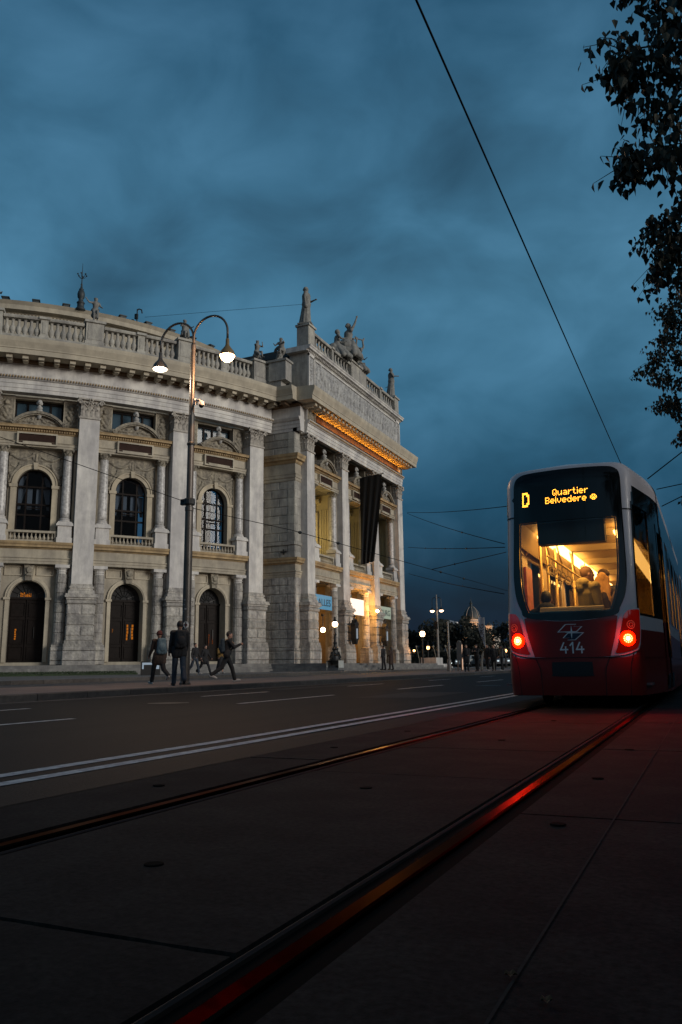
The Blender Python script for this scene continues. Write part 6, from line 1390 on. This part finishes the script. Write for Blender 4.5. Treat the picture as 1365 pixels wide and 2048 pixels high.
# ---------------- street trees on the right, leaves hanging into the picture
LEAF = mat('leaf_dark', (.014, .017, .005), .6, var=.45, vscale=5); BARK = mat('bark', (.05, .04, .03), .9, var=.3, bump=.5)
def street_tree(label, base, edge, ydep, seed, n, ls, zt):
    """edge: list of (z, xmin) outline of the crown towards the track; leaves hang from real twigs"""
    random.seed(seed); t = thing('street_tree', label, 'tree', base, group='leafy street trees at the right of the track'); bx_, by_, bz_ = base
    m = MB(); tube(m, [(bx_, by_, bz_), (bx_+.02, by_, bz_+1.5), (bx_-.05, by_+.05, bz_+3.2), (bx_-.1, by_, bz_+4.6), (bx_-.05, by_, zt-2), (bx_, by_, zt-.5)], [.2, .16, .14, .12, .08, .03], 10); m.build('trunk', BARK, t, smooth=True)
    mb = MB(); ml = MB(); ez = [e[0] for e in edge][::-1]; ex = [e[1] for e in edge][::-1]
    def leaf_(p, s):
        ax = Vector((random.gauss(0, .35), random.gauss(0, .35), -1)).normalized(); sd_ = Vector((random.gauss(0, 1), random.gauss(0, 1), random.gauss(0, .25))); sd_ = (sd_-ax*sd_.dot(ax)).normalized(); nn = ax.cross(sd_)
        w = s*random.uniform(.34, .46); f_ = s*.09
        P_ = [p, p+ax*s*.22+sd_*w+nn*f_, p+ax*s*.5+sd_*w*.8+nn*f_, p+ax*s*1.15, p+ax*s*.5-sd_*w*.8+nn*f_, p+ax*s*.22-sd_*w+nn*f_, p+ax*s*.45]
        ml.add(P_, [(0, 1, 6), (1, 2, 6), (2, 3, 6), (3, 4, 6), (4, 5, 6), (5, 0, 6)])
    tips = [(e[1], ydep+random.uniform(-.25, .25), e[0], 1) for e in edge]
    for _ in range(n):
        z = random.uniform(edge[-1][0], zt-.4); xm = np.interp(z, ez, ex); q = random.random()**1.15; tips.append((xm+.06+(bx_+1.2-xm)*q, ydep+random.uniform(-.8, .8)*min(1, .3+q*1.5), z, 0))
    boughs = []
    zlo = edge[-1][0]; nb = max(4, int((zt-zlo)/.55))
    for i in range(nb):
        zz = zlo+.2+(zt-.8-zlo)*i/nb; xm = np.interp(zz, ez, ex); st = Vector((bx_-.05, by_, zz-.9)); en = Vector((xm+.35, ydep+random.uniform(-.2, .2), zz+random.uniform(-.1, .15)))
        pts = [st, st.lerp(en, .3)+Vector((0, random.uniform(-.2, .2), .35)), st.lerp(en, .65)+Vector((0, random.uniform(-.2, .2), .32)), en]
        tube(mb, pts, [.045, .03, .018, .008], 6, cap=False); boughs += [pts[1].lerp(pts[2], u) for u in (0, .5)]+[pts[2].lerp(pts[3], u) for u in (0, .35, .7, 1)]
    for (x, y, z, edge_) in tips:
        en = Vector((x, y, z)); st = min(boughs, key=lambda q: (q-en).length); md = st.lerp(en, .5)+Vector((0, 0, .07))
        tube(mb, [st, md, en], [.007, .005, .0025], 4, cap=False)
        for _ in range(7 if edge_ else 15):
            u = random.uniform(.35, 1.0); p = (md.lerp(en, u*2-1) if u > .5 else st.lerp(md, u*2))+Vector((random.gauss(0, .085), random.gauss(0, .12), random.gauss(0, .085)))
            xl = np.interp(p.z, ez, ex)
            if p.x < xl-.03: p.x = xl+random.uniform(0, .15)
            leaf_(p, ls*random.uniform(.7, 1.2))
        leaf_(en, ls*.9); leaf_(en+Vector((.05, 0, -.03)), ls*.8)
    c = ml.build('foliage', LEAF, t, recalc=False); mb.build('branches', BARK, t)
street_tree('nearest street tree, large heart shaped leaves at the top right corner', (2.5, 8.9, 0), [(8.35, -.5), (8.07, -.26), (7.85, .02), (7.70, -.05), (7.58, .25), (7.50, -.50), (7.42, -.68), (7.2, -.45), (7.05, -.74), (6.9, -.40), (6.66, -.38), (6.5, -.2), (6.30, -.62), (6.1, -.45), (5.92, -.72), (5.84, -.40), (5.78, .0), (5.70, .08), (5.48, .12), (5.3, .4)], 8.5, 3, 680, .105, 10.0)
street_tree('second street tree with leaves reaching in at the middle of the right edge', (3.0, 12.6, 0), [(7.35, .2), (7.28, -.02), (7.21, -.22), (6.95, -.5), (6.84, -.56), (6.6, -.25), (6.4, -.3), (6.22, -.55), (6.12, -.5), (6.0, -.05), (5.8, .3)], 12.0, 5, 450, .10, 9.0)
street_tree('third street tree with small leaves above the tram roof', (3.6, 19.8, 0), [(9.2, .2), (8.69, -.62), (8.3, -.3), (7.95, -.6), (7.84, -.84), (7.5, -.62), (7.30, -1.0), (7.21, -1.14), (6.9, -.6), (6.6, -.5), (6.38, -.82), (6.2, -.3), (5.9, -.1), (5.6, -.36), (5.3, .0), (4.9, .1), (4.5, -.05), (4.21, -.3), (4.0, .1)], 19.0, 7, 1500, .09, 10.6)
# ---------------- far background
def far_tree(label, x, y, h, r, seed, z0=.5):
    random.seed(seed); t = thing('park_tree', label, 'tree', (x, y, z0), group='dark park trees behind the portico'); m = MB(); tube(m, [(x, y, z0), (x+.1, y, z0+h*.3), (x, y, z0+h*.6)], [.3, .22, .12], 8)
    for k in range(5): a = 2*pi*k/5; tube(m, [(x, y, z0+h*.3), (x+r*.6*cos(a), y+r*.6*sin(a), z0+h*.65)], [.12, .04], 5)
    m.build('trunk', BARK, t); m = MB(); cl_ = [(random.uniform(-.6, .6)*r, random.uniform(-.6, .6)*r, z0+h*random.uniform(.35, .85), random.uniform(.28, .5)*r) for _ in range(14)]
    for i in range(1100):
        c = random.choice(cl_); d = Vector((random.gauss(0, 1), random.gauss(0, 1), random.gauss(0, .9))).normalized()*c[3]*random.uniform(.6, 1.05); p = Vector((x+c[0], y+c[1], c[2]))+d
        a = Vector((random.uniform(-1, 1), random.uniform(-1, 1), random.uniform(-1, 1))).normalized()*random.uniform(.15, .34); b = a.orthogonal().normalized()*random.uniform(.1, .25); m.add([p-a, p+b, p+a, p-b*1.2], [(0, 1, 2, 3)])
    m.build('crown', mat('leaf_far', (.009, .011, .005), .8, var=.4, vscale=1.5), t, recalc=False)
TL = [(-46.5, 121, 6.6, 3.6, 'rounded park tree just right of the portico corner'), (-42.8, 124, 6.0, 3.0, 'low park tree behind the glowing lantern'), (-39.6, 123, 8.0, 3.2, 'park tree left of the far double street lamp'), (-37.6, 127, 9.4, 3.2, 'tallest park tree behind the silver mast'), (-34.6, 126, 7.2, 3.0, 'park tree in front of the dome'), (-31.9, 124, 6.7, 3.4, 'park tree under the lit dome windows'), (-28.6, 127, 7.6, 3.2, 'park tree beside the small church tower'), (-24.8, 130, 7.4, 3.4, 'park tree ending behind the tram'), (-20.5, 132, 8.2, 3.5, 'park tree hidden mostly by the tram body')]
for i, (x, y, h, r, lb) in enumerate(TL): far_tree(lb, x, y, h, r, 20+i)
m = MB(); random.seed(31); box(m, -52, -14, 108, 109.5, .4, 2.7)
for i in range(5000):
    p = Vector((random.uniform(-52, -14), random.uniform(107.8, 109.6), random.uniform(.5, 2.95))); a = Vector((random.uniform(-1, 1), random.uniform(-1, 1), random.uniform(-1, 1))).normalized()*.22; b = a.orthogonal().normalized()*.16; m.add([p-a, p+b, p+a, p-b], [(0, 1, 2, 3)])
tag(m.build('clipped_hedge', mat('leaf_far', (.009, .011, .005)), recalc=False), 'long clipped dark hedge along the park in front of the trees', 'hedge')
# domed museum and side turret
WARM = (1, .55, .28)
t = thing('domed_building', 'distant museum dome with ribbed dark cupola and warmly lit drum above the trees', 'building', (-110, 405, 0)); X, Y = -110, 405
ST2 = mat('stone_far', (.36, .31, .26), .9, var=.2)
m = MB(); lathe(m, [(4.5, 0), (4.5, 2.0), (4.2, 2.2), (4.2, 5.2), (4.7, 5.4), (4.7, 5.8), (4.3, 6.0), (4.3, 6.9)], X, Y, ID, 24, 17.6)
for k in range(12):
    a = 2*pi*(k+.5)/12; lathe(m, [(.3, 0), (.3, 3.2)], X+4.4*cos(a), Y+4.4*sin(a), ID, 8, 19.6)
m.build('drum', ST2, t)
m = MB()
for k in range(12): a = 2*pi*k/12; c_, s_ = cos(a), sin(a); m.add([(X+4.25*c_-.45*s_, Y+4.25*s_+.45*c_, 19.8), (X+4.25*c_+.45*s_, Y+4.25*s_-.45*c_, 19.8), (X+4.25*c_+.45*s_, Y+4.25*s_-.45*c_, 22.3), (X+4.25*c_, Y+4.25*s_, 22.8), (X+4.25*c_-.45*s_, Y+4.25*s_+.45*c_, 22.3)], [(0, 1, 2, 3, 4)])
m.build('drum_windows', DARK, t)
m = MB(); lathe(m, [(4.3, 0), (4.25, 1.2), (3.95, 2.6), (3.3, 4.2), (2.3, 5.6), (1.2, 6.6), (1.0, 6.8)], X, Y, ID, 24, 24.4); cu_ = m.build('cupola', ROOF, t, smooth=True)
m = MB()
for k in range(8): a = 2*pi*(k+.5)/8; tube(m, [(X+(r+.06)*cos(a), Y+(r+.06)*sin(a), 24.4+z) for r, z in ((4.3, 0), (4.25, 1.2), (3.95, 2.6), (3.3, 4.2), (2.3, 5.6), (1.2, 6.6))], .17, 5)
m.build('rib', ST2, cu_)
m = MB(); lathe(m, [(1.1, 0), (1.1, .3), (.7, .5), (.7, 1.6), (.95, 1.8), (.6, 2.4), (.25, 3.0), (.2, 3.6), (.06, 4.0), (.05, 5.0)], X, Y, ID, 12, 31); m.build('lantern_top', ROOF, t)
m = MB(); box(m, X-12, X+12, Y-3, Y+10, 0, 17.6); m.build('museum_wall', ST2, t)
light('facade_flood', 'POINT', (X+7, Y-9, 17), 5200, WARM, .5, parent=t); light('facade_flood', 'POINT', (X-1.5, Y-6.5, 18.5), 900, WARM, .5, parent=t)
t = thing('corner_turret', 'small distant turret with domed roof right of the big dome', 'turret', (-101.4, 407, 0)); X, Y = -101.4, 407
m = MB(); box(m, X-1.5, X+1.5, Y-1.5, Y+1.5, 0, 20.6); box(m, X-1.7, X+1.7, Y-1.7, Y+1.7, 20.6, 21.2); m.build('tower_wall', ST2, t); m = MB(); lathe(m, [(1.5, 0), (1.4, .5), (.9, 1.1), (.3, 1.4), (.05, 2.0)], X, Y, ID, 12, 21.2); m.build('turret_roof', ROOF, t)
m = MB(); 
for sx_ in (-.7, .7): box(m, X+sx_-.3, X+sx_+.3, Y-1.54, Y-1.5, 18, 20)
m.build('turret_window', DARK, t); light('turret_flood', 'POINT', (X, Y-4, 18.5), 200, WARM, .4, parent=t)
t = thing('rooftop_pavilion', 'pale square column with tilted cap rising above the park trees left of the dome', 'monument', (-39.8, 134, 0)); m = MB(); box(m, -40.2, -39.4, 134, 134.6, 0, 7.7); m.build('column', ST2, t); m = MB(); m.add([(-40.5, 133.9, 8.1), (-39.0, 133.9, 7.7), (-39.0, 134.7, 7.7), (-40.5, 134.7, 8.1), (-40.5, 133.9, 8.6), (-39.0, 133.9, 8.2), (-39.0, 134.7, 8.2), (-40.5, 134.7, 8.6)], [(0, 1, 2, 3), (4, 5, 6, 7), (0, 1, 5, 4), (1, 2, 6, 5), (2, 3, 7, 6), (3, 0, 4, 7)]); m.build('cap', LW, t)
# far double street lamp with signal box
X, Y = -25.7, 81.0; z0 = gz(81)+.28
t = thing('street_lamp', 'far double armed street lamp with two lit heads over the park trees', 'street lamp', (X, Y, z0)); m = MB(); lathe(m, [(.13, 0), (.12, 3), (.09, 6.6), (.05, 7.6)], X, Y, ID, 10, z0); m.build('pole', mat('pole_grey', (.25, .24, .22), .5, var=.1), t)
for sg in (-1, 1):
    m = MB(); tube(m, [(X, Y, z0+7.0)]+[(X+sg*.24-sg*.24*cos(pi*i/8), Y, z0+7.0+.3*sin(pi*i/8)) for i in range(9)]+[(X+sg*.5, Y, z0+6.2)], .03, 6); a = m.build('arm', IRON, t); m = MB(); lathe(m, [(.05, .3), (.2, .1), (.24, 0)], X+sg*.5, Y, ID, 12, z0+5.95); m.build('lamp_shade', IRON, a); m = MB(); ell(m, (X+sg*.5, Y, z0+5.9), (.22, .22, .15), seg=12, rings=8); m.build('bulb', emis('bulb_peach', (1, .66, .42), 8), a, smooth=True)
m = MB(); box(m, X-.25, X+.1, Y-.3, Y-.1, z0+4.0, z0+4.75); lathe(m, [(.2, 0), (.12, .12)], X-.1, Y-.2, ID, 10, z0+4.75); m.build('signal_box', IRON, t)
def park_lamp(label, X, Y, zb, zl, r, on=True, grp='glowing lanterns beside and behind the portico'):
    t = thing('park_lantern', label, 'lantern', (X, Y, zb), group=grp); m = MB(); lathe(m, [(.16, 0), (.16, .25), (.08, .4), (.06, zl-zb-r-.2), (.13, zl-zb-r-.05), (.15, zl-zb-r)], X, Y, ID, 10, zb); m.build('post', IRON, t)
    m = MB(); ell(m, (X, Y, zl), (r, r, r*1.15), seg=12, rings=9); m.build('glass', emis('park_globe', (1, .60, .33), 9) if r > .2 else emis('park_globe_dim', (1, .45, .16), 7), t, smooth=True)
    m = MB(); lathe(m, [(r*.9, 0), (r*.5, .15), (.04, .3), (.02, .5)], X, Y, ID, 8, zl+r*.9)
    for k in range(4): a = pi/4+k*pi/2; tube(m, [(X+r*1.05*cos(a)*sin(q), Y+r*1.05*sin(a)*sin(q), zl-r*1.2*cos(q)) for q in (.3, .9, 1.57, 2.2, 2.8)], .018, 4)
    m.build('cap', IRON, t)
park_lamp('large glowing lantern just right of the portico steps', -24.0, 71.0, .5, 3.66, .26)
park_lamp('smaller orange lantern low in front of the park hedge', -26.7, 80.7, .55, 2.62, .18)
park_lamp('orange globe lantern next to the grey information stele', -23.5, 81.7, .5, 2.46, .15)
park_lamp('small orange lantern between the waiting people and the tram', -19.1, 82.9, .5, 2.2, .17)
for k, (X, Y) in enumerate(((-27.9, 80.4), (-26.2, 80.9), (-25.0, 81.3))):
    t = thing('bowed_post', 'thin pale bowed post with a ball head before the dark hedge', 'post', (X, Y, .55), group='pale bowed posts before the hedge'); m = MB(); tube(m, [(X+.35, Y, .55), (X+.3, Y, 1.4), (X+.15, Y, 2.2), (X, Y, 2.7)], .04, 6); m.build('stem', mat('post_pale', (.22, .21, .17), .7, var=.1), t); m = MB(); ell(m, (X, Y, 2.75), .12, seg=10, rings=7); m.build('ball', mat('post_pale', (.22, .21, .17)), t)
# silver mast, stele, beach flag
X, Y = -17.4, 57.4; z0 = zp(57)
t = thing('mast', 'silver metal mast covered in stickers standing at the kerb', 'mast', (X, Y, z0)); m = MB(); lathe(m, [(.17, 0), (.16, .8), (.10, .85), (.09, 2.0), (.07, 2.05), (.055, 3.6)], X, Y, ID, 12, z0); m.build('pole', mat('mast_silver', (.20, .19, .18), .4, metal=.5, var=.2), t)
for k in range(9):
    m = MB(); z = z0+.9+random.random()*1.3; m.add([(X+.02*q[0]+.03+.095*cos(-1.2+q[0]*.5), Y+.10*sin(-1.2+q[0]*.5), z+q[1]) for q in ((0, 0), (1, 0), (1, .08), (0, .08))], [(0, 1, 2, 3)]); m.build('sticker', mat('sticker_light', (.4, .38, .36), .6, var=.3, vscale=20), t)
X, Y = -16.75, 57.9
t = thing('information_stele', 'tall narrow grey stele on two legs with a warm edge light', 'stele', (X, Y, z0)); m = MB(); box(m, X-.2, X+.2, Y-.05, Y+.05, z0+.75, z0+2.05); ell(m, (X, Y, z0+2.1), (.16, .06, .12), seg=10, rings=6); m.build('panel', mat('stele_grey', (.13, .12, .11), .5, var=.1), t)
for sg in (-1, 1): m = MB(); box(m, X+sg*.14-.04, X+sg*.14+.04, Y-.04, Y+.04, z0, z0+.75); m.build('leg', mat('stele_leg', (.28, .18, .12), .5, var=.1), t)
m = MB(); box(m, X+.2, X+.235, Y-.05, Y+.03, z0+.1, z0+1.9); m.build('edge_light', emis('stele_edge', (1, .62, .42), .8), t)
X, Y = -15.0, 58.1; z0 = zp(58)
t = thing('beach_flag', 'tall white feather flag with black letters BURG above the waiting people', 'flag', (X, Y, z0)); m = MB(); tube(m, [(X+.17, Y, z0), (X+.16, Y, z0+2.2), (X+.15, Y, z0+3.85)], .02, 6); m.build('pole', mat('pole_white', (.4, .38, .33), .5, var=0), t)
m = MB(); V = []; 
for j in range(13):
    u = j/12; z = z0+1.75+2.1*u; wd = .06+.38*min(1, u*1.9)
    for i in range(5): V.append((X+.16-wd*i/4, Y+.03*sin(i*1.5+u*5), z))
m.add(V, [(j*5+i, j*5+i+1, j*5+i+6, j*5+i+5) for j in range(12) for i in range(4)]); m.build('cloth', mat('flag_cloth', (.36, .37, .42), .8, var=.1), t, smooth=True, recalc=False)
letters('BURG', lambda s, w, z: (X+.16-z, Y-.045-w*.1, s), z0+2.1, z0+3.35, .05, .36, 0, mat('flag_text', (.01, .01, .01), .7, var=0), 'lettering', t)
t = thing('fabric_arch', 'pale grey draped arch under the feather flag', 'tent', (X+.1, Y+.4, z0)); m = MB(); 
pts = [(X+.15-.42*cos(pi*i/14), Y+.4, z0+.15+1.3*sin(pi*i/14)**.7) for i in range(15)]; tube(m, [(pts[0][0]-.03, Y+.4, z0)]+pts+[(pts[-1][0]+.03, Y+.4, z0)], [.07]+[.09-.0*i for i in range(15)]+[.07], 8); m.build('cloth', mat('tarp_grey', (.27, .26, .23), .8, var=.2, vscale=6), t, smooth=True)
# parked cars far away, noses towards the camera
def car(label, x, y, col, rz=0):
    t = thing('parked_car', label, 'car', (x, y, gz(y)+.28), rz, group='cars parked at the park', local=True)
    m = MB(); Pf = [(-2.1, .35), (-2.1, .72), (-1.95, .86), (-1.0, .95), (-.45, 1.40), (1.1, 1.42), (1.75, .98), (2.05, .9), (2.1, .4)]; prism(m, [(q[0], q[1]) for q in Pf], -.85, .85, lambda s, w, z: (w*(1-.12*max(0, z-.95)/.45), s, z)); m.build('body', mat('car_paint_'+str(int(col[0]*100)), col, .3, var=0, coat=.5), t)
    m = MB(); m.add([(-.66, -.97, 1.0), (.66, -.97, 1.0), (.6, -.5, 1.36), (-.6, -.5, 1.36)], [(0, 1, 2, 3)]); 
    for sg in (-1, 1): m.add([(sg*.865, -.85, .97), (sg*.865, 1.5, .98), (sg*.80, 1.0, 1.36), (sg*.80, -.45, 1.36)], [(0, 1, 2, 3)])
    m.build('windows', TBLK, t, recalc=False)
    for sx_ in (-1, 1):
        for yy in (-1.35, 1.35):
            m = MB(); tube(m, [(sx_*.72, yy, .32), (sx_*.9, yy, .32)], .32, 16); w = m.build('wheel', SEAM, t); m = MB(); tube(m, [(sx_*.88, yy, .32), (sx_*.91, yy, .32)], .19, 12); m.build('rim', mat('rim_grey', (.3, .3, .3), .4, metal=.6, var=0), w)
        m = MB(); ell(m, (sx_*.62, -2.08, .68), (.17, .05, .09), seg=10, rings=6); m.build('headlight', emis('headlight_dim', (.8, .95, 1), .9), t)
car('white parked car far off between the stele and the first waiting person', -27.2, 97, (.45, .47, .46)); car('dark parked car far off behind the waiting people', -24.9, 97.5, (.05, .055, .06)); car('silver parked car far off next to the tram', -22.4, 98, (.32, .32, .32))
# white glint: bicycle rack / scooter lamp by the steps
t = thing('scooter_lamp', 'small bright white lamp low beside the step block right of the portico', 'lamp', (-23.2, 74.5, .6)); m = MB(); ell(m, (-23.0, 76.2, .98), (.16, .1, .09), seg=10, rings=6); m.build('bulb', emis('cool_glint', (.85, 1, 1), 3), t); m = MB(); tube(m, [(-23.0, 76.3, .5), (-23.0, 76.3, .95)], .05, 6); m.build('stem', IRON, t)
# two dry leaves on the slabs near the camera
for i, (x, y, a) in enumerate(((-.42, 1.72, .4), (-.33, 1.62, 1.9))):
    m = MB(); k = 8; V = [(x+.014*cos(2*pi*j/k+a)*(1.5 if j == 0 else 1)*.8, y+.014*sin(2*pi*j/k+a), .008+.006*(j % 2)) for j in range(k)]; m.add(V+[(x, y, .006)], [(j, (j+1) % k, k) for j in range(k)]); tag(m.build('dry_leaf', mat('dry_leaf', (.07, .035, .01), .8, var=.3), recalc=False), 'small dry brown leaf lying on the concrete slabs', 'leaf', 'dry leaves on the slabs')
